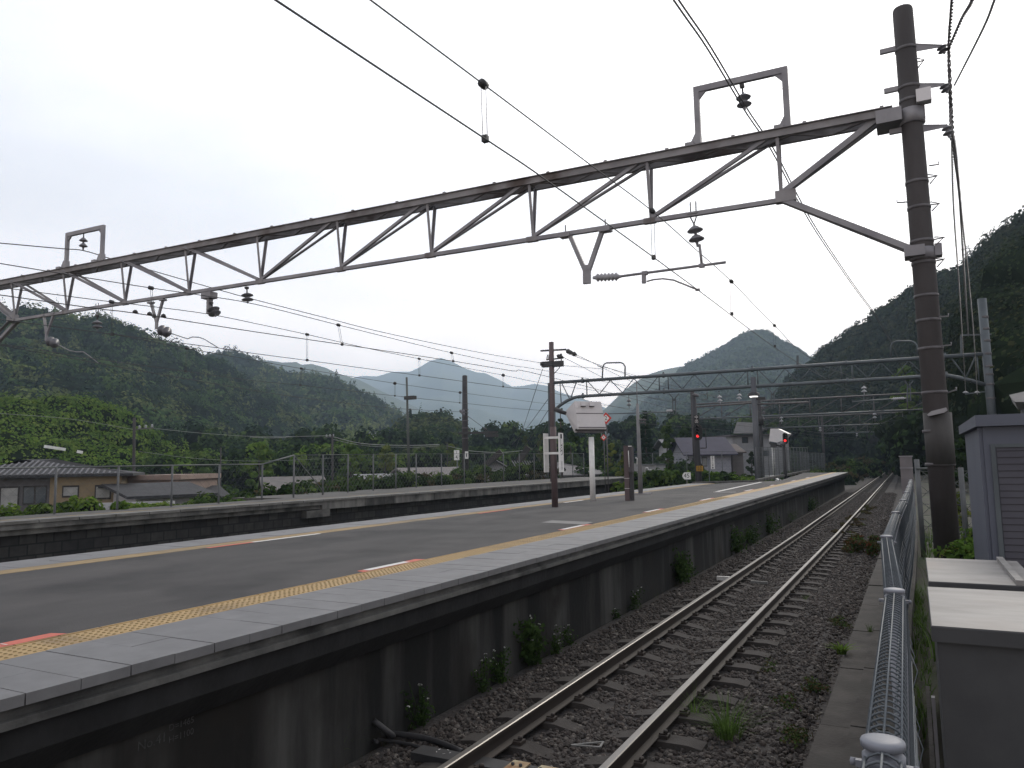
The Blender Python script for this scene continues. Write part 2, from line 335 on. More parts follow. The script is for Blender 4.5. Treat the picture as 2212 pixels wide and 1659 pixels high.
SLAB = 'one of the evenly spaced dark concrete sleepers under the near track'
while y < 150:
    src = sl_full if y < 34 else sl_bare
    if k == 0: src.location = (cxl(y), y, 0); src['label'] = SLAB
    elif src is sl_bare and not sl_bare.get('label'): src.location = (cxl(y), y, 0); src['label'] = SLAB
    else: copy_tree(src, (cxl(y), y, 0), label=SLAB)
    k += 1; y += .675

# ballast stones
def stones(name, n, x0, x1, y0, y1, smin, smax, label, zb):
    base = []; 
    for a in (-1,1):
        for b in (-1,1):
            for c in (-1,1): base.append((a,b,c))
    base = np.array(base, float)*.6; base = np.vstack([base, [[0,0,1.05],[0,0,-1],[1.,0,0],[-1,0,0],[0,1,0],[0,-1,0]]])
    T = []
    def fc(a,b,c,d,e):
        q = [a,b,c,d]; return [(q[i], q[(i+1)%4], e) for i in range(4)]
    T += fc(1,5,7,3,8)+fc(0,2,6,4,9)+fc(4,6,7,5,10)+fc(0,1,3,2,11)+fc(2,3,7,6,12)+fc(0,4,5,1,13)
    T = np.array(T)
    yy = y0 + (y1-y0)*RNG.random(n)**1.3; xx = x0+(x1-x0)*RNG.random(n)
    s = (smin+(smax-smin)*RNG.random(n))[:,None,None]
    V = base[None]*(1+.5*(RNG.random((n,14,3))-.5))*s*np.array([1,.8,.65])+0
    a = RNG.random((n,3))*6.28; ca, sa = np.cos(a), np.sin(a)
    def rot(V, i, j, c, s_):
        A = V[...,i].copy(); B = V[...,j].copy(); V[...,i] = A*c[:,None]-B*s_[:,None]; V[...,j] = A*s_[:,None]+B*c[:,None]
    rot(V,0,1,ca[:,0],sa[:,0]); rot(V,1,2,ca[:,1],sa[:,1]); rot(V,0,1,ca[:,2],sa[:,2])
    # bed height: lower towards the sides
    cxx = np.interp(yy, [-50,25,45,80,150,260], [-2.745,-2.76,-2.88,-3.13,-3.6,-4.3]); off = np.abs(xx-cxx)
    z = zb - .19*np.clip((off-1.45)/.6, 0, 1) + .02*RNG.random(n)
    rail_near = np.abs(off-.55) < .10; z[rail_near] -= .08
    V += np.stack([xx,yy,z],1)[:,None,:]
    F = (T[None]+np.arange(n)[:,None,None]*14).reshape(-1,3)
    o = np_mesh(name, V.reshape(-1,3), F, MATS['stone']); return tag(o, label, 'ballast', kind='stuff')
def stone_mat():
    m = bpy.data.materials.new('stone'); MATS['stone'] = m; m.use_nodes = True; t = m.node_tree; b = t.nodes['Principled BSDF']; b.inputs['Roughness'].default_value = .9
    g = t.nodes.new('ShaderNodeNewGeometry'); r = t.nodes.new('ShaderNodeValToRGB'); e = r.color_ramp.elements
    e[0].position = 0; e[0].color = (.020,.016,.014,1); e[1].position = 1; e[1].color = (.13,.115,.10,1)
    for p_, c_ in ((.45,(.036,.029,.026,1)), (.75,(.058,.046,.039,1)), (.93,(.07,.062,.056,1))):
        q = e.new(p_); q.color = c_
    t.links.new(g.outputs['Random Per Island'], r.inputs[0]); t.links.new(r.outputs[0], b.inputs['Base Color'])
stone_mat()
stones('ballast', 26000, -4.45, -.9, 4.2, 17, .018, .036, 'crushed grey brown ballast stones between platform wall and fence curb', -.226)
stones('distant_ballast', 22000, -4.45, -.9, 14, 60, .025, .05, 'ballast stones farther along the near track', -.222)

# ------------------------------------------------------------------ island platform
PT = 1.13
EY = [-3,2,7,13,20,30,40,50,60,67]; EX = [-4.17,-4.16,-4.13,-4.14,-4.18,-4.27,-4.38,-4.5,-4.65,-4.78]
def ex(y): return float(np.interp(y, EY, EX))
epath = [(ex(y), y, PT) for y in EY]
isl = thing('island_platform', 'long island platform with dark asphalt, yellow tactile strips and streaked concrete side', 'platform', (-7, 0, 0))
endp = [oz(1747,1018,PT), oz(1634.6,1040.4,PT)]
lp = [(-10.4,-3),(-10.42,8),(-10.3,18),(-10.15,28),(-10.05,38)]
m = MB(); t_ = PT-.004
inner = [(ex(y)-1.215, y) for y in EY]; lft = [(x+1.18, y) for x, y in lp]
# asphalt deck as quads between the inner line and the left side
lyx = lambda y: float(np.interp(y, [p[1] for p in lp]+[endp[1].y, endp[1].y+1.5, endp[0].y, 67], [p[0]+1.18 for p in lp]+[endp[1].x-.2, endp[1].x+.9, endp[0].x, endp[0].x+.1]))
gy = list(np.arange(-3, 67.1, 2)); V = []; 
for y in gy: V += [(lyx(y), y, t_), (ex(y)-1.215, y, t_), (lyx(y), y, t_-.5), (ex(y)-1.215, y, t_-.5)]
n = len(gy); F = [(4*i,4*i+1,4*i+5,4*i+4) for i in range(n-1)] + [(4*i+2,4*i,4*i+4,4*i+6) for i in range(n-1)] + [(0,2,3,1),(4*n-4,4*n-3,4*n-1,4*n-2)]
m.add(V, F); m.build('asphalt_deck', asphalt, isl)
def slabs(edge, sgn, y0, y1, w0, w1, th, step=.3):
    m = MB(); y = y0
    i = 0
    while y < y1:
        a, b = edge(y), edge(y+step); g = .004 if i % 2 else .008
        for (u0, u1) in (((w0, w0+(w1-w0)*.5), (w0+(w1-w0)*.5+.003, w1)) if i % 3 == 0 else ((w0, w1),)):
            dz = random.uniform(-.002, .002)
            vs = [(a+sgn*u0, y+g, PT+dz), (a+sgn*u1, y+g, PT+dz), (b+sgn*u1, y+step, PT+dz), (b+sgn*u0, y+step, PT+dz)]
            m.add(vs+[(x,yy,z-th) for x,yy,z in vs], [(0,1,2,3),(7,6,5,4),(0,4,5,1),(1,5,6,2),(2,6,7,3),(3,7,4,0)])
        y += step; i += 1
    return m
slabs(ex, -1, -3, 66.9, 0, .855, .06).build('edge_paving', tile, isl)
m = MB(); 
y = -3
while y < 66.9:
    a, b = ex(y)-.86, ex(y+.3)-.86
    vs = [(a,y+.004,PT-.001),(a-.352,y+.004,PT-.001),(b-.352,y+.3,PT-.001),(b,y+.3,PT-.001)]
    m.add(vs+[(x,yy,z-.05) for x,yy,z in vs], [(0,1,2,3),(7,6,5,4),(0,4,5,1),(1,5,6,2),(2,6,7,3),(3,7,4,0)])
    if y < 24:
        m.bar((a-.335,y+.01,PT+.001), (b-.335,y+.295,PT+.001), .02, .007)
        for iy in range(5):
            for ix in range(5):
                px_, py_ = a-.035-ix*.058, y+.034+iy*.058
                vs = [(px_+math.cos(q*1.047)*r_, py_+math.sin(q*1.047)*r_, PT-.001+h_) for r_, h_ in ((.0135,0),(.008,.006)) for q in range(6)]
                m.cur = 1; m.add(vs, [(q,(q+1)%6,6+(q+1)%6,6+q) for q in range(6)]+[(6,7,8,9,10,11)]); m.cur = 0
    y += .3
tac_d = mat('tactile_dots_shaded', (.17,.12,.05), (.21,.15,.06), 9, .7)  # darker than the strip: the dots' shadowing is put into their colour
m.build('tactile_strip', [yellow, tac_d], isl)
# far edge of the island
le = lambda y: float(np.interp(y, [p[1] for p in lp], [p[0] for p in lp]))
slabs(le, 1, -3, 38, 0, .82, .085, .6).build('edge_paving', tile, isl)
m = MB(); y = -3
while y < 38:
    a, b = le(y)+.825, le(y+.6)+.825
    vs = [(a,y+.006,PT-.002),(a+.35,y+.006,PT-.002),(b+.35,y+.6,PT-.002),(b,y+.6,PT-.002)]
    m.add(vs+[(x,yy,z-.05) for x,yy,z in vs], [(0,3,2,1),(0,1,5,4),(1,2,6,5),(2,3,7,6),(3,0,4,7)]); y += .6
m.build('tactile_strip', mat('worn_yellow', (.21,.15,.075), (.26,.185,.09), 4, .8, c3=(.14,.115,.08), s3=.8), isl)
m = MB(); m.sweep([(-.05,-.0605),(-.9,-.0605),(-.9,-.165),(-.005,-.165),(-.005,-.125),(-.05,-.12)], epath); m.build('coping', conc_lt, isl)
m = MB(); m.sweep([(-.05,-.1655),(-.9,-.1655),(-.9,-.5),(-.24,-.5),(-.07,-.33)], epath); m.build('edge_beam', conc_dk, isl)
m = MB(); m.sweep([(-.3,-.5005),(-.9,-.5005),(-.9,-1.6),(-.3,-1.6)], epath)
m.bb((-10.0,-3,-.5),(-9.7,38,PT-.09)); m.build('side_wall', wall_mat, isl)
m = MB(); m.bb((-9.7,38,-.5),(-5.2,38.3,PT-.55)); m.bb((ex(66.9)-2.6,66.5,-.5),(ex(66.9)-.35,66.9,PT-.1)); m.build('end_wall', conc_dk, isl)
# white bay lines, plates and markers lying on the asphalt
z1 = PT
m = MB()
for a, b, w_ in (((1548.6,1061.9),(1644.3,1041.4),.16), ((1540.8,1062.9),(1589.6,1062.9),.13)):
    p, q = oz(*a,PT), oz(*b,PT); d = (q-p).normalized(); nrm = Vector((-d.y,d.x,0))*w_/2
    m.sheet(*[Vector((v.x,v.y,z1)) for v in (p-nrm,q-nrm,q+nrm,p+nrm)])
m.build('painted_line', white_mk, isl)
m = MB(); m.prism([Vector((p.x,p.y,PT-.003)) for p in [oz(1168.6,1129,PT), oz(1263,1133.5,PT), oz(1282,1128,PT), oz(1192,1124.2,PT)]], (0,0,.006)); m.build('cover_plate', mat('cover_plate',(.13,.13,.125),(.17,.165,.16),6), isl)
marks = [((127.6,1365.8),(-75,1409),0), ((772.8,1234.9),(923.3,1208),1), ((1202.8,1144.9),(1269,1132),1), ((1384.5,1106.8),(1426.5,1098.6),1), ((1505.6,1081.4),(1533,1075.6),1), ((1592.6,1061),(1611,1057),1), ((1644,1049.2),(1656,1047.2),1), ((1690,1039.5),(1701,1037.5),1), ((1719.5,1032.6),(1727,1031),1)]
for i, (a, b, ty) in enumerate(marks):
    p, q = oz(*a,PT), oz(*b,PT); y0, y1 = sorted((p.y, q.y)); xe = ex((y0+y1)/2)-1.235
    m = MB(); ww = .125
    m.sheet((xe,y0,z1),(xe,y1,z1),(xe-ww,y1-.04,z1),(xe-ww,y0+.04,z1))
    if i == 0:
        m.cur = 1; m.text('10', (xe-ww/2, y1-.42, z1+.001), (0,-1,0), (1,0,0), .115, .003); m.text('号車', (xe-ww/2, y1-.62, z1+.001), (0,-1,0), (1,0,0), .085, .003)
    else:
        m.cur = 1; m.sheet((xe-.014,y0+.12,z1+.003),(xe-.014,y1-.3,z1+.003),(xe-ww+.014,y1-.3,z1+.003),(xe-ww+.014,y0+.12,z1+.003))
    m.build('door_marker', [red_mk, white_mk], isl)
for i, (a, b) in enumerate((((470,1185),(560,1172)), ((560,1172),(700,1153)), ((1075,1110),(1150,1101)), ((1290,1086.5),(1330,1081)))):
    p, q = oz(*a,PT), oz(*b,PT); xe = le(p.y)+1.19; m = MB(); m.cur = 0 if i in (0,2) else 1
    m.sheet((xe,p.y,z1+.002),(xe+.1,p.y,z1+.002),(xe+.1,q.y,z1+.002),(xe,q.y,z1+.002)); m.build('door_marker', [red_mk, white_mk], isl)
m = MB(); p = ox(352,1592,-4.46); ux = Vector((0,1,0)); uz = Vector((0,0,1)); fx = ex(p.y)-.298
m.text('No.41', (fx+.001, p.y-.09, p.z), ux, uz, .085, .004); m.text('D=1465', (fx+.001, p.y+.13, p.z+.045), ux, uz, .06, .004); m.text('H=1100', (fx+.001, p.y+.13, p.z-.03), ux, uz, .06, .004)
m.build('stencilled_number', mat('faded_stencil',(.07,.07,.068),(.03,.03,.03),30), isl)
# curb along the narrowed end
m = MB(); a, b = endp[1], endp[0]; m.bar((a.x,a.y,PT+.06),(b.x,b.y,PT+.06),.2,.14); m.bar((-9.9,38.2,PT+.03),(a.x,a.y,PT+.03),.25,.1); m.build('curb', conc_lt, isl)

# ------------------------------------------------------------------ opposite platform
OX = -18.8
def brickwall():
    m_ = bpy.data.materials.new('stone_block_wall'); m_.use_nodes = True; t = m_.node_tree; b = t.nodes['Principled BSDF']; b.inputs['Roughness'].default_value = .95
    g = t.nodes.new('ShaderNodeNewGeometry'); sx = t.nodes.new('ShaderNodeSeparateXYZ'); cb = t.nodes.new('ShaderNodeCombineXYZ'); t.links.new(g.outputs['Position'], sx.inputs[0]); t.links.new(sx.outputs[1], cb.inputs[0]); t.links.new(sx.outputs[2], cb.inputs[1])
    k_ = t.nodes.new('ShaderNodeTexBrick'); k_.inputs['Scale'].default_value = 1.; k_.inputs['Brick Width'].default_value = .42; k_.inputs['Row Height'].default_value = .27; k_.inputs['Mortar Size'].default_value = .02
    k_.inputs['Color1'].default_value = (.012,.012,.013,1); k_.inputs['Color2'].default_value = (.032,.031,.029,1); k_.inputs['Mortar'].default_value = (.008,.008,.008,1); t.links.new(cb.outputs[0], k_.inputs[0])
    nz = t.nodes.new('ShaderNodeTexNoise'); nz.inputs['Scale'].default_value = 5; nz.inputs['Detail'].default_value = 5; t.links.new(g.outputs['Position'], nz.inputs[0])
    mr_ = t.nodes.new('ShaderNodeMapRange'); mr_.inputs[3].default_value = .2; mr_.inputs[4].default_value = 1.8; t.links.new(nz.outputs[0], mr_.inputs[0])
    vm = t.nodes.new('ShaderNodeVectorMath'); vm.operation = 'SCALE'; t.links.new(k_.outputs[0], vm.inputs[0]); t.links.new(mr_.outputs[0], vm.inputs['Scale']); t.links.new(vm.outputs[0], b.inputs['Base Color']); return m_
opp = thing('side_platform', 'narrower side platform across the tracks with worn concrete edge', 'platform', (OX-2,0,0))
YE = oz(1398,1029,PT).y
m = MB(); m.bb((OX-2.4,-4,.5),(OX-.55,21.5,PT)); m.bb((OX-5.2,21.501,.5),(OX-.55,YE,PT)); m.build('deck', mat('worn_deck',(.05,.047,.043),(.072,.068,.063),1.2,c3=(.038,.038,.032),s3=.5), opp)
m = MB(); y = -4
while y < YE: 
    dz = random.uniform(-.004,.004); m.bb((OX-.55,y+.012,PT-.07),(OX,min(y+.98,YE),PT+.003+dz)); y += 1.
m.build('edge_paving', mat('worn_coping',(.11,.107,.10),(.155,.152,.145),3,c3=(.08,.076,.068),s3=1.), opp)
m = MB(); m.bb((OX-.5,-4,PT-.20),(OX-.04,21,PT-.075)); m.bb((OX-.5,-4,PT-.34),(OX-.16,21,PT-.201)); y = 21
while y < YE:
    m.bb((OX-.5,y+.01,PT-.36-random.uniform(0,.02)),(OX-.05-random.uniform(0,.012),min(y+.6,YE),PT-.075)); y += .6
m.build('coping', mat('opp_coping', (.05,.05,.048), (.17,.165,.155), 1.8, .9, bump=.3, bscale=20, stretch=(1,1,.3), c3=(.03,.03,.029), s3=.8), opp)
m = MB(); m.bb((OX-.55,20.2,PT-.62),(OX-.045,21.4,PT-.37)); m.build('concrete_repair', conc_lt, opp)
m = MB(); m.bb((OX-.9,-4,-.6),(OX-.3,YE,PT-.342)); m.build('side_wall', brickwall(), opp)
m = MB(); m.bb((OX-.8,-4,PT+.001),(OX-.68,YE-14,PT+.005)); m.build('tactile_strip', mat('faded_yellow',(.30,.22,.10),(.16,.14,.11),1.5,lo=.4,hi=.6), opp)

# ------------------------------------------------------------------ catenary gantries
def disc_ins(m, p, q, r=.11, nd=2, n=12):
    p, q = Vector(p), Vector(q); ax = (q-p); l = ax.length; ax.normalize()
    pr = [(.018,0),(.018,l*.08)]
    for i in range(nd):
        a = l*(.12+.76*i/nd); s_ = l*.76/nd
        pr += [(.03,a),(r*.55,a+s_*.15),(r,a+s_*.5),(r*.96,a+s_*.58),(.03,a+s_*.7),(.022,a+s_*.98)]
    pr += [(.018,l*.95),(.018,l)]
    m.lathe(p, pr, n, ax)
def rod_ins(m, p, q, r=.07, nd=6, n=12):
    p, q = Vector(p), Vector(q); ax = (q-p); l = ax.length; ax.normalize(); pr = [(.025,0),(.035,l*.1)]
    for i in range(nd):
        a = l*(.12+.76*i/nd); s_ = l*.76/nd; pr += [(r*.6,a),(r,a+s_*.45),(r*.6,a+s_*.9)]
    pr += [(.035,l*.9),(.02,l)]; m.lathe(p, pr, n, ax)
GG = .042; gd = Vector((math.cos(GG), math.sin(GG), 0)); gn = Vector((-math.sin(GG), math.cos(GG), 0))
def G1(x, y): return oy(x, y, 12.1, GG)
def P1(X, z, off=0): return Vector((X, 12.1+X*math.tan(GG), z)) + gn*off
g1 = thing('catenary_gantry', 'near weathered lattice gantry of angle steel spanning the tracks from the tall concrete pole', 'gantry', (.28,12.11,.5))
XN = [-1.58,-3.64,-5.79,-7.92,-10.06,-12.2,-14.35,-16.48,-18.62,-20.72]
XL = -22.55
ZB, ZT0, ZT1 = 6.27, 7.235, 7.36
m = MB()
def angle_bar(m, p, q, a, th=.012, up=(0,0,1), side=1):
    p, q = Vector(p), Vector(q); z = (q-p).normalized(); u = Vector(up); x = z.cross(u).normalized()*side; y = x.cross(z).normalized()*side
    if y.z < 0: y = -y
    c = [Vector((0,0,0)), x*a, x*a+y*th, x*th+y*th, x*th+y*a, y*a]
    m.prism([p+k_ for k_ in c], q-p)
OFF = .16
for s in (-1, 1):
    a, b = P1(XL-.1, ZT0, s*OFF), P1(.05, ZT0, s*OFF)
    m.bar(a+Vector((0,0,.06)), b+Vector((0,0,.06)), .012, .12); m.bar(a+Vector((0,0,.123)), b+Vector((0,0,.123)), .085, .012); m.bar(a, b, .07, .012)
m.build('top_chord', steel_rust, g1)
m = MB(); x = XL
k = 0
while x < -.1:
    m.bar(P1(x, ZT0+.137, -OFF), P1(min(x+.53,0), ZT0+.137, OFF), .05, .01); m.bar(P1(x, ZT0-.012, OFF if k % 2 else -OFF), P1(min(x+.53,0), ZT0-.012, -OFF if k % 2 else OFF), .04, .01); 
    if k % 2 == 0: m.box(P1(x+.2, ZT0+.145, -OFF), (.05,.05,.03))
    x += .53; k += 1
m.build('chord_lacing', steel_rust, g1)
m = MB(); m.bar(P1(XN[-1],ZB), P1(XN[0],ZB), .08, .07); m.build('bottom_chord', steel_g, g1)
m = MB()
for i, X in enumerate(XN):
    for s in (-1, 1): angle_bar(m, P1(X,ZB+.03,s*.02), P1(X,ZT0+(.02),s*OFF), .05, side=s)
build_each(m, 'post', steel_g, g1)
m = MB(); mid = 5
for i in range(9):
    a, b = XN[i], XN[i+1]                      # a is right of b
    lo_, hi_ = (b, a) if i < mid else (a, b)
    for s in (-1, 1):
        A, B = P1(lo_+(.05 if i < mid else -.05), ZB+.03, s*.03), P1(hi_, ZT0+.05, s*OFF); angle_bar(m, A, B, .056, side=s)
for s in (-1, 1):
    angle_bar(m, P1(XN[0],ZB+.03,s*.05), P1(-.05,ZT0+.03,s*OFF*.8), .085, side=s); angle_bar(m, P1(XN[-1],ZB+.03,s*.05), P1(XL+.15,ZT0+.03,s*OFF*.8), .085, side=s)
build_each(m, 'diagonal', steel_g, g1)
m = MB()
for X in XN[:1]+XN[-1:]:
    sg = 1 if X > -5 else -1; m.box(P1(X+sg*.09,ZB+.05), (.30,.14,.18), (gd,gn,Vector((0,0,1)))); 
for X in XN[1:-1]: m.box(P1(X,ZB+.0), (.2,.09,.09), (gd,gn,Vector((0,0,1))))
build_each(m, 'gusset', steel_rust, g1)
for s, X0, X1 in ((1, XN[0], .22), (-1, XN[-1], XL-.05)):
    m = MB()
    for o_ in (-1, 1): angle_bar(m, P1(X0,ZB-.02,o_*.06), P1(X1,5.15,o_*.10), .085, side=o_)
    build_each(m, 'knee_brace', steel_g, g1)
def pole_mesh(m, base, top, r0, r1, n=24): m.tube([base, (Vector(base)+Vector(top))/2, top], [r0,(r0+r1)/2,r1], n)
m = MB(); pb, pt = Vector((.33,12.11,.4)), Vector((.285,12.11,8.86)); pole_mesh(m, pb, pt, .166, .136); m.lathe(pt, [(.136,0),(.125,.035),(.06,.045),(0,.045)], 24); m.build('pole', conc_pole, g1)
def pxz(y): return oy(2000, y, 12.1).z
m = MB(); zj = pxz(893); m.tube([(.33,12.09,pxz(1003)),(.33,12.09,zj)], .178, 24); o = m.build('pole_jacket', jacket_m, g1)
m = MB(); m.prism([oy(2003,895,11.85),oy(2012,888,11.85),oy(2044,880,11.85),oy(2047,886,11.85),oy(2040,891,11.85),oy(2006,899,11.85)], (0,.45,0)); m.build('jacket_cap', steel_g, g1)
m = MB(); m.cur = 0
def at_pole(z): return pb + (pt-pb)*((z-.4)/(8.86-.4))
for py_ in (97,182,211,391,447,521,568,640,693,754,849,932,1003):
    c = at_pole(pxz(py_)); rr = .136+(8.86-c.z)*.0036; rr = rr if (c.z > zj or c.z < pxz(1003)-.02) else .181; m.lathe(c-Vector((0,0,.022)), [(rr,0),(rr+.008,.002),(rr+.008,.042),(rr,.044)], 24)
build_each(m, 'pole_band', band_m, g1)
m = MB()
for (x0,y0),(x1,y1),(x2,y2) in (((1979,125),(1996,129),(1982,148)), ((2004,377),(2024,379),(2009,397)), ((2010,436),(2029,439),(2013,456)), ((2018,512),(2040,512),(2022,528)), ((2021,559),(2040,559),(2024,577))):
    a, b, c = [oy(x, y, 12.0) for x, y in ((x0,y0),(x1,y1),(x2,y2))]; m.tube([a,b,c], .009, 6); m.tube([a+Vector((0,.14,0)),b+Vector((0,.02,0)),b], .009, 6)
for (x0,y0),(x1,y1) in (((2022,685),(2049,683)), ((2030,748),(2055,745)), ((2048,848),(2066,842)), ((2007,358),(2028,355)), ((1962,436),(1938,438))):
    a, b = oy(x0,y0,12.05), oy(x1,y1,12.0); m.tube([a,b,b+Vector((0,0,.04))], .010, 6)
build_each(m, 'step_rung', steel_g, g1)
arms = [((1977,95),(1979,113),(2032,100),(2040,107)), ((1987,181),(1989,196),(2038,183),(2046,192)), ((1999,271),(2000,286),(2044,272),(2050,288))]
for i, (a, b, c, d) in enumerate(arms):
    A, B, C_, D_ = [oy(x, y, 12.1) for x, y in (a,b,c,d)]; A.x -= .05; B.x -= .05
    m = MB(); m.prism([A-Vector((0,.04,0)),B-Vector((0,.04,0)),C_-Vector((0,.04,.03)),C_-Vector((0,.04,0))], (0,.012,0)); m.bar(A,C_,.09,.012); m.bar(A+Vector((-.42,0,0)), A, .05, .07); o = m.build('cable_bracket', steel_g, g1)
    m = MB(); disc_ins(m, C_+Vector((0,0,.02)), D_+Vector((0,0,-.06)), .075, 2, 10); m.build('insulator', porcelain, g1)
m = MB(); q = oy(1995,208,12.0); m.box(q, (.19,.16,.19)); m.build('junction_box', hood_m, g1)
m = MB(); a, b = oy(1942,236,12.1), oy(1998,266,12.1); zc = (a.z+b.z)/2
m.lathe((pb.x-.035,12.11,zc-.13), [(.15,0),(.175,.01),(.175,.22),(.15,.23)], 20); m.box((-.0,12.11,zc), (.34,.46,.20)); m.box((.42,12.1,zc+.02),(.10,.12,.2))
zl = pxz(546); m.lathe((pb.x-.025,12.11,zl-.1), [(.15,0),(.18,.01),(.18,.16),(.15,.17)], 20); m.box((.20,12.0,zl),(.26,.3,.15)); m.box((.50,12.1,zl+.01),(.09,.2,.17)); build_each(m, 'clamp', steel_g, g1)
# left pole of the near gantry
m = MB(); bx = XL-.2; pole_mesh(m, (bx,11.15,PT-.1), (bx,11.15,8.9), .185, .15); m.build('pole', conc_pole, g1)
# hoops on top of the near gantry
def hoop(pts, w_, name='hoop'):
    m = MB(); a, b, c, d = [Vector(p) for p in pts]
    m.bar(a, b+Vector((0,0,w_/2)), w_*.9, w_*.7); m.bar(d, c+Vector((0,0,w_/2)), w_*.9, w_*.7); m.bar(b, c, w_*.7, w_)
    h = (c-b).normalized(); z = Vector((0,0,1)); t = Vector((0,.02,0))
    m.prism([b-z*.22-t, b+h*.2-t, b-t], t*2); m.prism([c-z*.22-t, c-h*.2-t, c-t], t*2)
    for q in (a, d): m.prism([q-t*3-h*.16, q-t*3+h*.05, q-t*3+z*.22+h*.04,q-t*3+z*.22-h*.04], t*6); m.box(q-h*.12+z*.03, (.14,.3,.05))
    return m
zt = ZT1+.02
for L_, R_, zz in ((-2.78,-1.40,8.36),(-18.71,-17.36,8.28)):
    hoop([P1(L_,zt),P1(L_,zz),P1(R_,zz),P1(R_,zt)], .10).build('hoop', steel_g, g1)
GRP_INS = 'insulators hanging from the near gantry'
def ins_thing(label, pts, up=None, name='insulator', kind='disc', nd=2, r=.11, grp=GRP_INS, mt=None):
    """hook + insulator between points a (on the steel) and b"""
    a, b = Vector(pts[0]), Vector(pts[1]); t = thing(name, label, 'insulator', a, grp)
    m = MB(); l = (b-a); m.tube([a, a+l*.3], .014, 8); m.box(a, (.07,.06,.05)); m.build('hook', dark_iron, t)
    m = MB(); (disc_ins if kind == 'disc' else rod_ins)(m, a+l*.25, b, r, nd); m.build('porcelain', mt or porcelain, t); return t
ins_thing('double disc insulator under the big right hoop on the near gantry', (G1(1603,186), G1(1609,238)), r=.12)
ins_thing('double disc insulator inside the small left hoop on the near gantry', (G1(181,500), G1(179.5,541)), r=.10)
ins_thing('pair of discs hanging from the near gantry right of the bent bracket', (G1(533,622), G1(535.5,655)), r=.13)
t = ins_thing('pair of tilted discs on a square bent bracket under the near gantry', (G1(456,655), G1(466,684)), r=.14)
m = MB(); a = G1(452,637); m.box(a+Vector((0,0,-.02)), (.30,.2,.14)); m.box(a+Vector((.02,0,-.22)), (.07,.12,.42)); m.build('bracket', steel_g, t)
t = ins_thing('thin fork and disc hanging from the near gantry against the wooded hill', (G1(210,683), G1(210,714)), r=.12)
m = MB()
for dx in (-.05,.05): m.tube([G1(210,655)+Vector((dx,0,0)), G1(210,672)+Vector((dx,0,0)), G1(210,686)], .01, 6)
m.build('fork', steel_g, t)
# registration assemblies
def reg_arm_A():
    t = thing('registration_arm', 'tubular registration arm with ribbed insulator under a Y hanger over the near track', 'registration arm', G1(1268,605))
    m = MB(); a, b, c, d = G1(1222,510), G1(1308,498), G1(1268,585), G1(1268,613)
    for p in (a, b): m.box(p, (.20,.16,.05)); m.tube([p+Vector((0,0,-.05)), p+Vector((0,0,.2))], .012, 6)
    m.bar(a+Vector((.08,0,0)), c+Vector((-.03,0,0)), .07, .07); m.bar(b+Vector((-.06,0,0)), c+Vector((.03,0,0)), .07, .07); m.bar(c+Vector((0,0,.1)), d, .13, .06); m.build('y_hanger', steel_g, t)
    m = MB(); rod_ins(m, G1(1281,600), G1(1343,597), .075, 6); m.build('ribbed_insulator', mat('grey_insulator',(.24,.24,.26),(.30,.30,.32),5,.3), t)
    m = MB(); m.tube([G1(1340,597), G1(1568,566.5)], .022, 10); m.box(G1(1393,590),(.09,.07,.06)); m.bar(G1(1391,590), G1(1391,612), .06, .06); m.build('tube', steel_g, t)
    m = MB(); m.tube([G1(x,y) for x,y in ((1397,608),(1412,604),(1432,602),(1455,605),(1480,615),(1507,626))], .014, 8); m.box(G1(1507,626),(.07,.04,.035)); m.build('steady_arm', steel_g, t)
    m = MB(); m.tube([G1(1511,528),G1(1513,545),G1(1516,573)], .022, 8); m.box(G1(1516,574),(.08,.07,.06)); m.build('drop_rod', steel_g, t)
    m = MB(); disc_ins(m, G1(1499,482), G1(1507,533), .13, 2); m.build('insulator', porcelain, t)
    m = MB()
    for dx in (-.045,.045): m.tube([G1(1497,436)+Vector((dx,0,0)), G1(1498,470)+Vector((dx,0,0)), G1(1499,484)], .012, 6)
    m.box(G1(1497,461), (.16,.12,.03)); m.build('fork', steel_g, t)
reg_arm_A()
def reg_arm_left(label, top, elbow, discs, arc):
    t = thing('registration_arm', label, 'registration arm', G1(*elbow))
    m = MB(); e = G1(*elbow)
    for p in top: m.bar(G1(*p), e+Vector((0,0,.15)), .05, .05); m.box(G1(*p), (.14,.12,.04))
    m.bar(e+Vector((0,0,.2)), e, .06, .05); m.build('y_hanger', steel_g, t)
    m = MB(); disc_ins(m, G1(*discs[0]), G1(*discs[1]), .13, 2); m.build('insulator', porcelain, t)
    m = MB(); m.tube([G1(*discs[1])]+[G1(*p) for p in arc], .012, 6); m.build('steady_arm', steel_g, t)
reg_arm_left('curved steady arm with two discs left of the square bent bracket', ((326,654),(352,648)), (338,711), ((341,711),(369,720)), ((405,732),(415,728),(430,728.5),(442,733),(471,751)))
reg_arm_left('faint curved steady arm at the far left end of the near gantry', ((95,682),(117,677)), (100,736), ((102,735),(125,744)), ((150,757),(165,760),(180,760),(193,769),(212,784)))

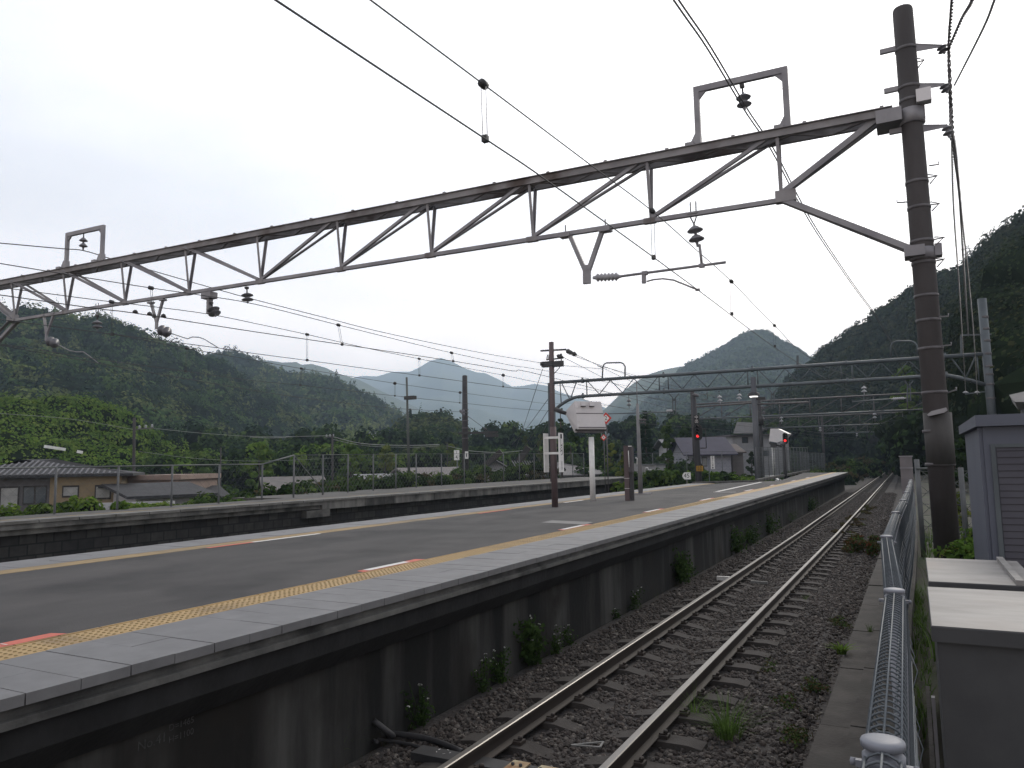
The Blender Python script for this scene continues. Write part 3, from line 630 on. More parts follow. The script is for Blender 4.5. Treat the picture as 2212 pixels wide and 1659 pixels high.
# second gantry of round pipes
def G2(x, y): return oy(x, y, 44.1, GG)
def P2(X, z, off=0): return Vector((X, 44.1+X*math.tan(GG), z)) + gn*off
g2 = thing('catenary_gantry', 'farther gantry of round blue grey pipes with zigzag bracing behind the white hood', 'gantry', (3.5,44.2,.4))
m = MB(); m.tube([P2(-19.8,7.34), P2(3.4,7.34)], .10, 12); m.build('top_chord', steel_b, g2)
low = [P2(-19.8,5.62)]+[P2(-19.8+1.7*s_, 5.62+.75*(1-(1-s_)**1.8)) for s_ in (.25,.5,.75,.9,1)]+[P2(-17.5,6.38),P2(1.3,6.38),P2(1.8,6.36),P2(2.3,6.22),P2(3.4,5.8)]
m = MB(); m.tube(low, .10, 12); m.build('bottom_chord', steel_b, g2)
m = MB(); mods = [-17.9,-12.8,-7.73,-2.87,1.75]
for i in range(4):
    a, b = mods[i]+.35, mods[i+1]-.35; n_ = 3; st = (b-a)/(n_*2)
    for k in range(n_*2):
        X0, X1 = a+k*st, a+(k+1)*st; za, zb = (7.27,6.45) if k % 2 == 0 else (6.45,7.27); m.tube([P2(X0,za),P2(X1,zb)], .03, 6)
    for X in (a-.08, b+.08): m.tube([P2(X,7.3),P2(X,6.4)], .04, 6)
for a, b in (((-19.3,7.3),(-18.75,6.2)), ((-18.75,6.2),(-18.3,7.3)), ((2.0,7.3),(2.6,6.2)), ((2.6,6.2),(3.1,7.3))): m.tube([P2(*a),P2(*b)], .035, 6)
m.tube([P2(-19.4,7.3),P2(-19.35,5.9)], .035, 6); m.tube([P2(3.15,7.3),P2(3.15,5.95)], .035, 6); build_each(m, 'bracing', steel_b, g2)
m = MB()
for X in mods:
    for z in (7.34, 6.38): m.lathe(P2(X-.07,z), [(.1,0),(.15,.01),(.15,.13),(.1,.14)], 10, gd); m.box(P2(X,z+.15),(.08,.08,.1))
build_each(m, 'flange', steel_b, g2)
m = MB(); m.tube([P2(3.58,.3), P2(3.56,10.15)], .20, 20); m.build('pole', steel_b, g2)
m = MB(); 
for z in (9.2,8.6,8.0,7.34,6.7,6.3,5.8,5.1): m.lathe(P2(3.58,z-.06), [(.2,0),(.21,.01),(.21,.11),(.2,.12)], 16)
build_each(m, 'pole_band', band_m, g2)
m = MB(); pole_mesh(m, P2(-20.0,PT-.1), P2(-19.93,9.95), .20, .155, 20); m.build('pole', brown_m, g2)
m = MB(); m.tube([P2(-7.73,-.4), P2(-7.7,6.9)], .16, 16); m.build('middle_column', mat('column_grey',(.06,.064,.075),(.085,.09,.10),1,.6), g2)
def rhoop(pts, r):
    m = MB(); a, b, c, d = [Vector(p) for p in pts]; h = (c-b).normalized()*.25; z = Vector((0,0,.25))
    m.tube([a, b-z, b-z*.35+h*.35, b+h, c-h, c-z*.35-h*.35, c-z, d], r, 8); return m
rhoop([G2(1301,818),G2(1302,784),G2(1350,783),G2(1350,813)], .045).build('hoop', steel_b, g2)
rhoop([G2(1924,771),G2(1924,737),G2(1980,737),G2(1981,769)], .045).build('hoop', steel_b, g2)
m = MB(); m.bar(G2(1723,768),G2(1723,796),.12,.1); m.bar(G2(2076,726),G2(2077,767),.09,.09); m.bar(G2(2075,724),G2(2142,722),.07,.07); m.bar(G2(2119,748),G2(2127,748),.05,.1); m.bar(G2(2127,846),G2(2085,851),.06,.06); build_each(m, 'stub_arm', steel_b, g2)
for X_, w_ in ((1456,11),(1669,11),(1963,10)):
    m = MB(); y0 = 850 if X_ < 1500 else (838 if X_ < 1800 else 822); e = G2(X_, y0+16)
    m.tube([G2(X_-w_,y0),G2(X_-3,y0+9),e], .035, 6); m.tube([G2(X_+w_,y0),G2(X_+3,y0+9),e], .035, 6); m.bar(G2(X_-3,y0+10),G2(X_-2,y0+44),.06,.05); m.bar(G2(X_+3,y0+10),G2(X_+4,y0+44),.06,.05); m.build('y_hanger', steel_b, g2)
GI2 = 'insulators under the pipe gantry'
for x0, y0, x1, y1, lb in ((1866,826,1867,852,'white double disc insulator under the pipe gantry against the dark hill'), (1553,846,1556,872,'double disc insulator under the pipe gantry right of the red signal mast'), (1598,843,1596,866,'slanting double disc insulator under the pipe gantry left of the grey column'), (1358,852,1359,882,'dark disc insulator under the pipe gantry above the white hood')):
    ins_thing(lb, (G2(x0,y0), G2(x1,y1)), r=.15, grp=GI2, mt=porc_w if x0 != 1358 else porcelain)
t = thing('registration_arm', 'pale tubular arm under the pipe gantry over the near track', 'registration arm', G2(1956,860)); m = MB(); m.tube([G2(1841,868),G2(1925,862)], .035, 8); m.build('tube', steel_b, t); m = MB(); rod_ins(m, G2(1925,862), G2(1957,860), .08); m.build('ribbed_insulator', porc_w, t); m = MB(); m.tube([G2(1899,869),G2(1888,870),G2(1878,875)], .02, 6); m.build('steady_arm', steel_b, t); m = MB(); m.tube([G2(1866,850),G2(1866,884)], .02, 6); m.build('drop_rod', steel_b, t)
t = thing('registration_arm', 'thin tubular arm with white insulator right of the white hood', 'registration arm', G2(1452,889)); m = MB(); m.tube([G2(1313,894),G2(1440,890)], .03, 8); m.build('tube', steel_b, t); m = MB(); rod_ins(m, G2(1438,888), G2(1454,887), .09); m.build('ribbed_insulator', porc_w, t)
t = thing('registration_arm', 'dark bar with slanting stay beside the grey middle column', 'registration arm', G2(1746,869)); m = MB(); m.tube([G2(1503,879),G2(1633,870)], .05, 8); m.tube([G2(1634,873),G2(1747,869)], .05, 8); m.build('tube', band_m, t)
# crossarms on the left pole of the pipe gantry
m = MB(); m.bar(G2(1168,758),G2(1223,755),.10,.10); m.bar(G2(1180,777),G2(1211,774),.08,.08); m.box(G2(1183,787),(.75,.3,.35)); m.box(G2(1205,786),(.7,.3,.35)); m.bar(G2(1181,778),G2(1183,766),.05,.05); m.bar(G2(1185,778),G2(1186,766),.05,.05); m.bar(G2(1212,774),G2(1212,764),.1,.1); build_each(m, 'crossarm', dark_iron, g2)
m = MB(); m.lathe(G2(1223,757), [(.05,0),(.16,.1),(.1,.5),(.16,.6),(.05,.8)], 8, (1,0,-.5)); m.lathe(G2(1173,791), [(0,0),(.2,.05),(.2,.25),(0,.3)], 8); m.lathe(G2(1203,768), [(.05,0),(.13,.1),(.1,.4),(.04,.5)], 8, (1,0,-.4)); build_each(m, 'insulator', dark_iron, g2)
m = MB(); m.tube([G2(1212,766),G2(1213,785),G2(1208,795),G2(1197,807)], .03, 6); m.build('cable_loop', wire_m, g2)
m = MB(); m.tube([G2(1185,815+12),G2(1188,1000)], .06, 8); m.build('conduit', steel_b, g2)

# three further gantries before the tunnel
def far_gantry(Y, XLq, XRq, zt_, zb_, label):
    t = thing('catenary_gantry', label, 'gantry', (XRq,Y,0)); P = lambda X, z: Vector((X, Y+X*.04, z))
    m = MB(); m.tube([P(XLq,zt_),P(XRq,zt_)], .08, 8); m.build('top_chord', band_m, t)
    m = MB(); m.tube([P(XLq,zb_),P(XRq,zb_)], .08, 8); m.build('bottom_chord', steel_b, t)
    m = MB(); n_ = 8; d_ = (XRq-XLq)/n_
    for i in range(n_):
        m.tube([P(XLq+i*d_,zb_),P(XLq+(i+1)*d_,zt_)], .04, 5)
        if i: m.tube([P(XLq+i*d_,zb_-(.9 if i % 3 == 0 else 0)),P(XLq+i*d_,zt_)], .05, 5)
    build_each(m, 'bracing', band_m, t)
    for X in (XLq-.1, XRq+.1): m = MB(); m.tube([P(X,-.4),P(X,zt_+1.5)], .19, 10); m.build('pole', conc_pole, t)
    for X in (XLq*.62+XRq*.38, XLq*.25+XRq*.75):
        m = MB(); disc_ins(m, P(X,zb_), P(X,zb_-.75), .17, 2, 8); m.build('insulator', porc_w, t)
far_gantry(72, oy(1504,900,72).x, 2.4, 7.6, 6.2, 'thin lattice gantry crossing the dark slope just beyond the pipe gantry')
far_gantry(102, oy(1644,900,102).x, 1.5, 7.6, 6.3, 'smaller lattice gantry halfway to the tunnel mouth')
far_gantry(135, oy(1777,900,135).x, .3, 7.6, 6.4, 'smallest lattice gantry closest to the tunnel mouth')

# ------------------------------------------------------------------ wires
def smooth(pts, k=5):
    pts = [Vector(p) for p in pts]; o_ = []
    if len(pts) < 3: return pts
    for i in range(len(pts)-1):
        p0 = pts[i-1] if i else pts[0]*2-pts[1]; p1, p2 = pts[i], pts[i+1]; p3 = pts[i+2] if i+2 < len(pts) else p2*2-p1
        for j in range(k):
            t = j/k; o_.append(.5*((2*p1)+(p2-p0)*t+(2*p0-5*p1+4*p2-p3)*t*t+(3*p1-p0-3*p2+p3)*t**3))
    return o_+[pts[-1]]
def wire(name, label, pts, r=.007, n=5, group=None, cat='wire', mt=None, sm=True, r2=None):
    m = MB(); q = smooth(pts) if sm else [Vector(p) for p in pts]; m.tube(q, r, n, r2=r2); o = m.build(name, mt or wire_m, origin=q[len(q)//2]); return tag(o, label, cat, group)
OW = 'overhead wires'
A5 = [oz(x,y,5.) for x,y in ((595,0),(1048,300),(1160,375),(1300,475),(1412,556),(1507,626))]
A5 = [A5[0]+(A5[0]-A5[1])*2] + A5 + [oz(1722,783,5.), oz(1878,875,5.), Vector((-2.9,72,5.1)), Vector((-3.2,102,5.1)), Vector((-3.6,160,5.2))]
wire('contact_wire', 'lower of the two wires above the near track, held by the curved arm', A5, .0075, group=OW)
xa = [ -3.25,-3.2,-3.12,-3.02,-2.95,-2.9,-2.85]
ma = [(800,0),(1044,182),(1270,352),(1409,456),(1504,540),(1580,608),(1673,703)]
MA = [ox(x,y,X) for (x,y),X in zip(ma,xa)]; MA = [MA[0]+(MA[0]-MA[1])*2]+MA+[ox(1760,780,-2.4), P2(-1.9,5.95), Vector((-2.9,72,6.1)), Vector((-3.2,102,6.0)), Vector((-3.6,160,6.1))]
wire('messenger_wire', 'upper wire above the near track, carrying the droppers', MA, .007, group=OW)
fd = [(1455,0),(1530,108),(1607,236),(1645,292),(1676,342),(1750,480),(1830,600),(1920,732)]
fz = [oy(x,y,Y) for (x,y),Y in zip(fd,(8.2,9.8,12.1,13.2,14.3,18.6,25.0,44.0))]
for k_, lb in ((0,'left strand of the twin feeder through the big right hoop'),(1,'right strand of the twin feeder through the big right hoop')):
    wire('feeder_cable', lb, [fz[0]+(fz[0]-fz[1])*3+Vector((k_*.045,0,0))]+[p+Vector((.045*k_,0,.01*k_)) for p in fz]+[Vector((.2,72,7.9))], .012, group='feeder cables')
def lw(name, label, pts, zs=None, Xs=None, r=.0085, grp=OW, ext=True, tail=()):
    P = [oz(x,y,zs) if zs is not None else ox(x,y,(Xs[i] if isinstance(Xs,(list,tuple)) else Xs)) for i,(x,y) in enumerate(pts)]
    if ext: P = [P[0]+(P[0]-P[1])*1.5]+P
    wire(name, label, P+list(tail), r, group=grp)
W1 = [(0,525),(133,537),(179,541),(242,559.5),(320,582),(462,623),(553,648),(698,685),(828,718),(1008,756),(1106,773.5),(1183,786),(1216,789.5),(1301,797),(1324,798)]
wx = np.interp([p[0] for p in W1], [0,179,1183,1324], [-18.0,-18.0,-18.4,-15.95]); 
lw('feeder_cable', 'feeder cable through the small left hoop running to the brown pole top', W1, Xs=[float(x) for x in wx], r=.013, grp='feeder cables', tail=[Vector((-15,72,7.8))])
lw('messenger_wire', 'messenger wire crossing the first lattice bays, second from top on the left', [(0,569),(110,587),(185,599.5),(326,622),(430,637),(553,657.5),(731,702),(904,745),(975.5,762),(1106,789.5),(1190,803)], Xs=-12.3, tail=[P2(-11.6,6.0)])
lw('messenger_wire', 'messenger wire crossing another one above the blue mountain', [(27,624),(241,652),(295,658),(447.5,678),(553,699),(663.5,722.5),(793,752),(905.5,775),(1087,810.5),(1190,830)], Xs=-14.0, tail=[P2(-13.5,6.0)])
lw('contact_wire', 'contact wire with frog clamps running from the left edge over the wooded hill', [(0,637),(205,666),(267,673),(357,686.5),(553,717),(739,744),(840.5,759),(979,780),(1106,801),(1190,815)], zs=5., r=.009, tail=[P2(-11.4,5.0)])
lw('contact_wire', 'contact wire held by the curved arm with two discs', [(35,694.5),(244,722),(471,751.5),(553,764),(663.5,778.5),(828,801),(906,811),(1106,838),(1190,848)], zs=5., tail=[P2(-13.5,5.0)])
lw('messenger_wire', 'messenger wire just above the blue ridge left of the thin lamp pole', [(244,722),(403.7,752.5),(553,779),(651,796),(853,828),(994,848),(1106,862.5),(1190,872)], Xs=-18.3, tail=[P2(-17.8,6.0)], ext=False)
lw('contact_wire', 'contact wire passing the lamp pole just below the ridge line', [(9,744),(212,776),(401,802),(553,823),(649,832),(853,855),(993,870),(1106,882),(1190,889)], zs=5., tail=[P2(-18.2,5.0)])
lw('anchor_wire', 'wire ending at the strain insulators of the dark concrete pole', [(9,747),(212,784.5),(553,844),(703,865.5),(853,882),(1000,890)], Xs=[-19.1,-19.2,-19.8,-20.4,-21.4,-22.9], r=.010, grp='anchor wires')
# wires of the other tracks running on towards the tunnel
for X0, X1, lb in ((-11.4,-6.5,'second track'), (-13.5,-8.2,'third track'), (-18.0,-10.5,'fourth track')):
    for dz, kd in ((0.,'contact_wire'),(1.0,'messenger_wire')):
        wire(kd, ('lower' if dz == 0 else 'upper')+' wire of the '+lb+' running on from the pipe gantry towards the tunnel', [P2(X0,5.+dz), Vector((X0*.7+X1*.3,72,5.1+dz*.9)), Vector((X0*.4+X1*.6,102,5.1+dz*.9)), Vector((X1,135,5.2+dz*.9))], .011, group=OW)
for i, (a, b, da, db, lb) in enumerate((((1500,905),(1960,880),60,60,'thin cross span wire between the red signal mast and the tall pole'), ((1640,925),(1955,905),75,70,'lower thin cross span wire in front of the tunnel trees'), ((1560,893),(1800,925),70,110,'slanting thin wire falling to the right over the houses'), ((1650,880),(1945,925),60,100,'long slanting thin wire falling towards the tunnel'))):
    p, q = od(*a,da), od(*b,db); wire('span_wire', lb, [p, (p+q)/2-Vector((0,0,.5)), q], .012, group='thin span wires before the tunnel')
# droppers
DG = 'droppers between messenger and contact wires'
def dropper(a, b, label, X=None, za=None, loop=True):
    p = ox(*a, X) if X is not None else oz(*a, za); q = ox(*b, X) if X is not None else oz(*b, 5.)
    t = thing('dropper', label, 'dropper', q, DG); m = MB()
    for s in (-.025,.025): m.tube([p+Vector((s,0,0)), q+Vector((s*.9,0,0))], .004, 4)
    m.build('hanger_wire', wire_m if p.y > 9 else white_p, t); m = MB(); rr = .038 if p.y < 20 else .06
    m.lathe(p-Vector((0,.05,0)), [(0,0),(rr,.01),(rr,.09),(0,.10)], 8, (0,1,0)); m.box(q, (.05,.05,.06)); build_each(m, 'clamp', dark_iron, t)
dropper((1044,182),(1048,300),'nearest dropper, high up over the middle of the platform', -3.2)
dropper((1409,456),(1412,556),'dropper over the near track left of the hanging disc insulators', -3.0)
dropper((1580,608),(1581,678),'dropper over the near track right of the registration tube', -2.9)
dropper((1673,703),(1674,748),'farthest clear dropper of the near track, over the cone hill', -2.85)
for a, b, X, lb in (((326,622),(333,683),-12.3,'dropper under the near gantry beside the two disc steady arm'), ((731,702),(739,744),-12.2,'dropper left of the blue mountain, on the upper wires'), ((975.5,762),(979,780),-11.6,'short dropper above the blue peak'), ((663.5,722.5),(663.5,778),-14.0,'tall dropper left of the blue mountain'), ((905.5,775),(906,811),-13.7,'dropper over the left flank of the blue peak'), ((1087,810.5),(1087,835),-13.5,'dropper over the right flank of the blue peak'), ((241,652),(243,722),-14.2,'dropper crossing the hill skyline on the left'), ((403.7,752.5),(401,802),-18.3,'dropper in front of the dark wooded hill'), ((651,796),(649,832),-18.2,'dropper in front of the far ridge'), ((853,828),(853,855),-18.2,'dropper beside the thin lamp pole'), ((994,848),(993,870),-18.1,'dropper beside the dark concrete pole')):
    dropper(a, b, lb, X)
# twisted cables beside the big pole
def twist(pts, r, amp, pitch, label, grp='twisted power cables right of the tall pole'):
    q = smooth(pts, 8); d = [0]
    for a, b in zip(q, q[1:]): d.append(d[-1]+(b-a).length)
    m = MB(); n_ = min(900, max(40, int(d[-1]/pitch*6)))
    for ph in (0, math.pi):
        P = []
        for i in range(n_):
            s = d[-1]*i/(n_-1); j = max(0, min(len(q)-2, int(np.searchsorted(d, s))-1)); f = (s-d[j])/max(d[j+1]-d[j],1e-6); c = q[j].lerp(q[j+1], f); a = 2*math.pi*s/pitch+ph
            P.append(c+Vector((math.cos(a)*amp,0,math.sin(a)*amp)))
        m.tube(P, r, 4)
    tag(m.build('twisted_cable', cable_m, origin=q[0]), label, 'cable', grp)
cable_m = mat('cable_sheath', (.11,.10,.105), (.17,.16,.165), 4, .6)
i1, i2, i3 = oy(2050,104,12.1), oy(2052,190,12.1), oy(2057,284,12.1)
twist([oy(2058,-60,10.2), oy(2057,0,11.0), i1, oy(2052,190,12.6), i3+Vector((0,.3,0))], .012, .016, .16, 'beaded cable dropping past all three bracket insulators')
twist([oy(2112,-60,8.2), oy(2100.6,0,9.3), oy(2078,40,10.6), i1], .012, .012, .3, 'cable leaving the top bracket towards the upper right corner')
wire('power_cable', 'smooth cable rising steeply from the second bracket to the top edge', [oy(2165,-40,7.2), oy(2148,0,7.8), oy(2122,64.5,9), oy(2061.5,184,12.1)], .012, cat='cable', mt=cable_m)
ge = lambda x, y: G2(x, y)
twist([i1, oy(2056,250,13.), oy(2059.6,432,16.5), oy(2070,590,23.), oy(2078.6,725,34.), ge(2086,846)], .009, .013, .22, 'leftmost beaded cable sagging down in front of the dark hill')
twist([i2, oy(2062,330,14.), oy(2073.7,432,16.8), oy(2083,590,24.), ge(2091.8,726)], .013, .016, .3, 'thick middle cable sagging down to the arm of the steel pole')
twist([i3, oy(2066,330,13.5), oy(2074.8,432,16), oy(2093,608,23.5), oy(2103.5,725,33), ge(2110.9,846)], .009, .013, .22, 'rightmost beaded cable sagging down beside the steel pole')
for x, lb in ((2086,'small white insulator left of the steel pole, below the pipe chord'),(2111,'small white insulator nearest the steel pole, below the pipe chord')):
    m = MB(); disc_ins(m, G2(x,844), G2(x,852), .14, 1, 10); tag(m.build('insulator', porc_w, origin=G2(x,848)), lb, 'insulator')
# frog clamps on the contact wire
for x, lb in ((292,'first'),(323,'second'),(353,'third')):
    p = oz(x, 677+(x-292)*.14, 5.); m = MB(); m.lathe(p+Vector((0,0,.0)), [(0,0),(.05,.005),(.035,.05),(0,.07)], 8); tag(m.build('wire_clamp', dark_iron, origin=p), lb+' from left of three dark clamps on the crossing contact wire', 'clamp', 'clamps on the contact wire')
# guy and slanting wires left of the brown pole
for i, (a, b, lb) in enumerate((((1172,797),(1108,985),'steep guy wire hanging from the left crossarm of the brown pole'), ((1187,858),(1106,960),'upper of the parallel slanting wires left of the brown pole'), ((1188,880),(1120,978),'middle of the parallel slanting wires left of the brown pole'), ((1189,900),(1148,975),'lowest of the parallel slanting wires left of the brown pole'))):
    p, q = G2(*a), od(*b, 95); wire('guy_wire', lb, [p, (p+q)/2-Vector((0,0,.2)), q], .02, group='slanting wires by the brown pole')
for i, (a, b, lb) in enumerate((((1228,758),(1500,850),'upper thin line running right from the brown pole crossarm'), ((1213,770),(1490,870),'beaded line sagging from the brown pole to the signal mast'), ((1228,765),(1620,860),'lower thin line running right from the brown pole'))):
    p, q = G2(*a), od(*b, 75); wire('power_line', lb, [p, (p+q)/2-Vector((0,0,.8)), q], .016, group='lines right of the brown pole')

# ------------------------------------------------------------------ things standing on the island platform
t = thing('station_name_post', 'short brown post carrying two upright white station name boards', 'sign post', oz(1199,1095,PT))
b = oz(1199,1095,PT); tp = oy(1194.5,922,b.y)
m = MB(); m.tube([b-Vector((0,0,.02)), tp], .083, 16); m.build('pole', brown_m, t)
def panel_x(pxa, pxb, yt, yb, yy):
    return oy(pxa,yt,yy), oy(pxb,yb,yy)
yr_ = b.y-.10
top = oy(1206,935,yr_); bot = oy(1210,1020,yr_)
xr = top.x; zt_, zb_ = top.z, bot.z; m = MB()
m.bb((b.x+.20,b.y-.14,zb_),(b.x+.225,b.y+.13,zt_)); m.build('name_board', white_p, t)
fxn = b.x+.225
m = MB(); zz = zt_-.03; m.bb((fxn,b.y-.055,zz-.12),(fxn+.003,b.y+.045,zz)); 
for ch, dz, sz in (('し',.26,.20),('お',.40,.20),('つ',.53,.20)): m.text(ch, (fxn, b.y-.005, zt_-dz), (0,1,0), (0,0,1), sz, .003)
m.cur = 1
for ch, dz, sz in (('四',.80,.085),('方',.875,.085),('津',.95,.085)): m.text(ch, (fxn, b.y-.005, zt_-dz*(zt_-zb_)/1.04), (0,1,0), (0,0,1), sz, .003)
m.build('lettering', [mat('sign_black',(.02,.02,.025)), mat('sign_grey',(.12,.12,.14))], t)
m = MB(); m.bb((b.x-.235,b.y-.14,zb_),(b.x-.21,b.y+.13,zt_)); m.build('name_board', white_p, t)
m = MB()
for z in (zt_-.12, zt_-.53): m.bb((b.x-.23,b.y-.10,z-.03),(b.x+.21,b.y-.085,z+.03))
build_each(m, 'bracket', white_p, t)

# hood of the platform monitors
def hood(base, pxs, label, rot, s=1.):
    t = thing('monitor_hood', label, 'monitor hood', base); return t
b = oz(1281,1081,PT); t = thing('platform_monitor', 'big white slant-backed monitor hood on a white post beside the name boards', 'monitor', b)
m = MB(); zt_ = oy(1279,944,b.y).z; m.tube([b-Vector((0,0,.02)), (b.x,b.y,zt_)], .083, 20); m.build('post', white_p, t)
HG = math.atan2(.6,.8); Y0h = b.y-.30-b.x*math.tan(HG)      # the hood stands turned towards the track
hp = lambda x, y, s_=0.: oy(x, y, Y0h+1.25*s_, HG)
A, B, Cc, D_ = hp(1241,866.5), hp(1298,867.5), hp(1309.5,926), hp(1249,926)
sn_t, sn_b = hp(1220,890,.55), hp(1241,934.5,.35)
rt_t, rt_b = sn_t+(B-A)+Vector((0,0,.0)), sn_b+(Cc-D_)
uh = (B-A).normalized(); nh = Vector((uh.y,-uh.x,0)).normalized()
m = MB(); V = [A,B,Cc,D_,sn_t,rt_t,rt_b,sn_b]
m.add(V, [(3,2,1,0),(4,5,6,7),(0,1,5,4),(2,3,7,6),(1,2,6,5),(3,0,4,7)]); m.build('hood', hood_m, t)
sp = lambda u, v: (A.lerp(B,u)).lerp(D_.lerp(Cc,u), v)+nh*.006
zv = Vector((0,0,1))
m = MB(); m.tube([sp(0,.44),sp(1,.44)], .009, 5); m.tube([sp(.02,.95),sp(1,.95)], .012, 5); build_each(m, 'seam', dark_iron, t)
m = MB()
for u in (.30,.62): m.box(sp(u,.10)+nh*.03, (.14,.08,.12), (uh, nh, zv))
build_each(m, 'vent', hood_m, t)
m = MB()
for u in (.30,.62): m.box(sp(u,.10)+nh*.035-zv*.075, (.14,.08,.022), (uh, nh, zv))
build_each(m, 'vent_slot', dark_iron, t)
m = MB()
for u, v in ((.07,.22),(.10,.74)): m.box(sp(u,v)+nh*.01, (.02,.03,.06), (uh, nh, zv))
build_each(m, 'latch', white_p, t)
m = MB(); cm = (D_+Cc)/2-nh*.30; m.box(cm-zv*.09, (.80,.40,.04), (uh, nh, zv)); m.build('bracket', band_m, t)
m = MB(); m.box(cm-zv*.035, (.95,.42,.06), (uh, nh, zv)); m.build('screen_frame', dark_iron, t)
# second, smaller looking monitor hood at the far end
b = oz(1673,1027,PT); t = thing('platform_monitor', 'smaller white monitor hood far down the platform beside the mesh fence', 'monitor', b)
m = MB(); q = oy(1671,962,b.y); m.tube([b, (b.x,b.y,q.z)], .10, 12); m.build('post', white_p, t)
Yf = b.y-.4; pts = [oy(x,y,Yf) for x,y in ((1667,925),(1660,955),(1672,958),(1691,950),(1705,938))]; 
a_, b2, c2, d2, e2 = [oy(x,y,Yf) for x,y in ((1664,926),(1661,953),(1678,956),(1678,925),(1703,936))]
m = MB(); g_ = oy(1690,956,Yf+.6); V = [a_,b2,c2,d2, a_+Vector((.25,.9,-.1)), b2+Vector((.1,.9,.1)), oy(1688,950,Yf+.2), oy(1705,935,Yf+.2)]
m.prism([a_,b2,c2,oy(1691,952,Yf),oy(1703,937,Yf),oy(1680,926,Yf)], (.1,.8,0)); m.build('hood', hood_m, t)
m = MB(); m.tube([oy(1662,957,Yf+.1),oy(1690,965,Yf+.1)], .06, 8); m.bb(oy(1664,958,Yf), oy(1678,966,Yf+.4)); m.build('bracket', dark_iron, t)

# short dark twin column (control box post)
b = oz(1360,1081,PT); t = thing('control_box_post', 'short dark square twin column standing on the platform between white post and thin pole', 'control box', b)
X0, X1, X2, X3 = oy(1352,1081,b.y).x, oy(1362,1081,b.y).x, oy(1363,1081,b.y).x, oy(1370,1081,b.y).x; zt_ = oy(1352,963,b.y).z; zm = oy(1360,1020,b.y).z
m = MB(); m.bb((X0,b.y-.07,PT-.01),(X1,b.y+.07,zt_)); m.build('column', brown_m, t)
m = MB(); m.bb((X1+.003,b.y-.09,zm),(X3+.0,b.y+.10,zt_-.02)); m.build('box', mat('box_dark',(.05,.045,.05),(.06,.055,.06),4), t)
m = MB(); m.bb((X2,b.y-.05,PT-.01),(X3-.01,b.y+.06,zm-.004)); m.build('cable_duct', dark_iron, t)
m = MB(); m.tube([(X1+.02,b.y-.10,zt_-.15),(X1+.03,b.y-.10,zm+.15)], .012, 6); m.bb((X1+.02,b.y-.11,zt_-.03),(X1+.12,b.y-.08,zt_-.005)); m.build('rod', white_p, t)
m = MB(); 
for z in (PT+.35,PT+.65): m.bb((X0-.004,b.y-.075,z),(X1+.004,b.y+.075,z+.012))
build_each(m, 'strap', white_mk, t)
# thin tapered pole
b = oz(1384,1067,PT); t = thing('lamp_pole', 'thin tapered grey pole on a square foot plate behind the dark twin column', 'pole', b)
m = MB(); q = oy(1376,872,b.y); m.tube([b, (b.x-.0,b.y,(b.z+q.z)/2), (b.x-.01,b.y,q.z)], [.085,.068,.05], 14); m.tube([(b.x-.01,b.y,q.z),(b.x-.01,b.y,oy(1374,822,b.y).z)], .018, 6); m.build('pole', mat('grey_pole',(.13,.13,.135),(.17,.17,.175),2,.6), t)
m = MB(); m.bb((b.x-.32,b.y-.12,PT),(b.x+.38,b.y+.12,PT+.03)); m.build('foot_plate', steel_g, t)
m = MB(); p = oy(1388,907,b.y); disc_ins(m, p-Vector((.15,0,0)), p+Vector((.14,0,0)), .05, 2, 8); p = oy(1388,913,b.y); disc_ins(m, p-Vector((.13,0,0)), p+Vector((.12,0,0)), .04, 2, 8); m.build('bracket', band_m, t)
# lamp head behind the name boards
p = oy(1212,890,21); t = thing('lamp', 'dark cylindrical lamp head leaning left of the white hood', 'lamp', p); m = MB(); m.tube([oy(1199,884,21), oy(1222,893,21)], [.07,.055], 12); m.build('head', dark_iron, t); m = MB(); m.tube([oy(1199,887,21.2), oy(1199,960,21.2)], .02, 6); m.build('stem', steel_b, t)

# diamond boards
def diamond(px_, py_, Y, sz, label, txt, post):
    p = oy(px_, py_, Y); t = thing('stop_board', label, 'sign', (p.x,p.y,PT), 'red bordered diamond boards')
    r = Vector((1,.0,0)); u = Vector((0,0,1)); m = MB(); n_ = Vector((0,.012,0)); R_ = sz
    m.cur = 0; m.prism([p+r*R_, p+u*R_, p-r*R_, p-u*R_], n_); m.cur = 1; k = R_*.62; f_ = Vector((0,-.004,0)); m.add([p+r*k+f_, p+u*k+f_, p-r*k+f_, p-u*k+f_], [(3,2,1,0)][0:1] if False else [(0,1,2,3)])
    m.build('board', [mat('board_red',(.55,.04,.03),(.50,.04,.03),8), white_p], t)
    m = MB(); m.text(txt, p+Vector((0,-.006,0)), (1,0,0), (0,0,1), sz*.95, .003); m.build('numeral', MATS['sign_black'], t)
    if post: m = MB(); m.tube([(p.x,p.y+.03,PT-.5),(p.x,p.y+.03,p.z+.1)], .025, 8); m.build('post', band_m, t)
diamond(1309,903.5, 31, .26, 'red edged white diamond board reading 2, half hidden by the white hood', '2', True)
diamond(1304,945, 44, .21, 'small red diamond board below the white hood, before the trees', '4', True)

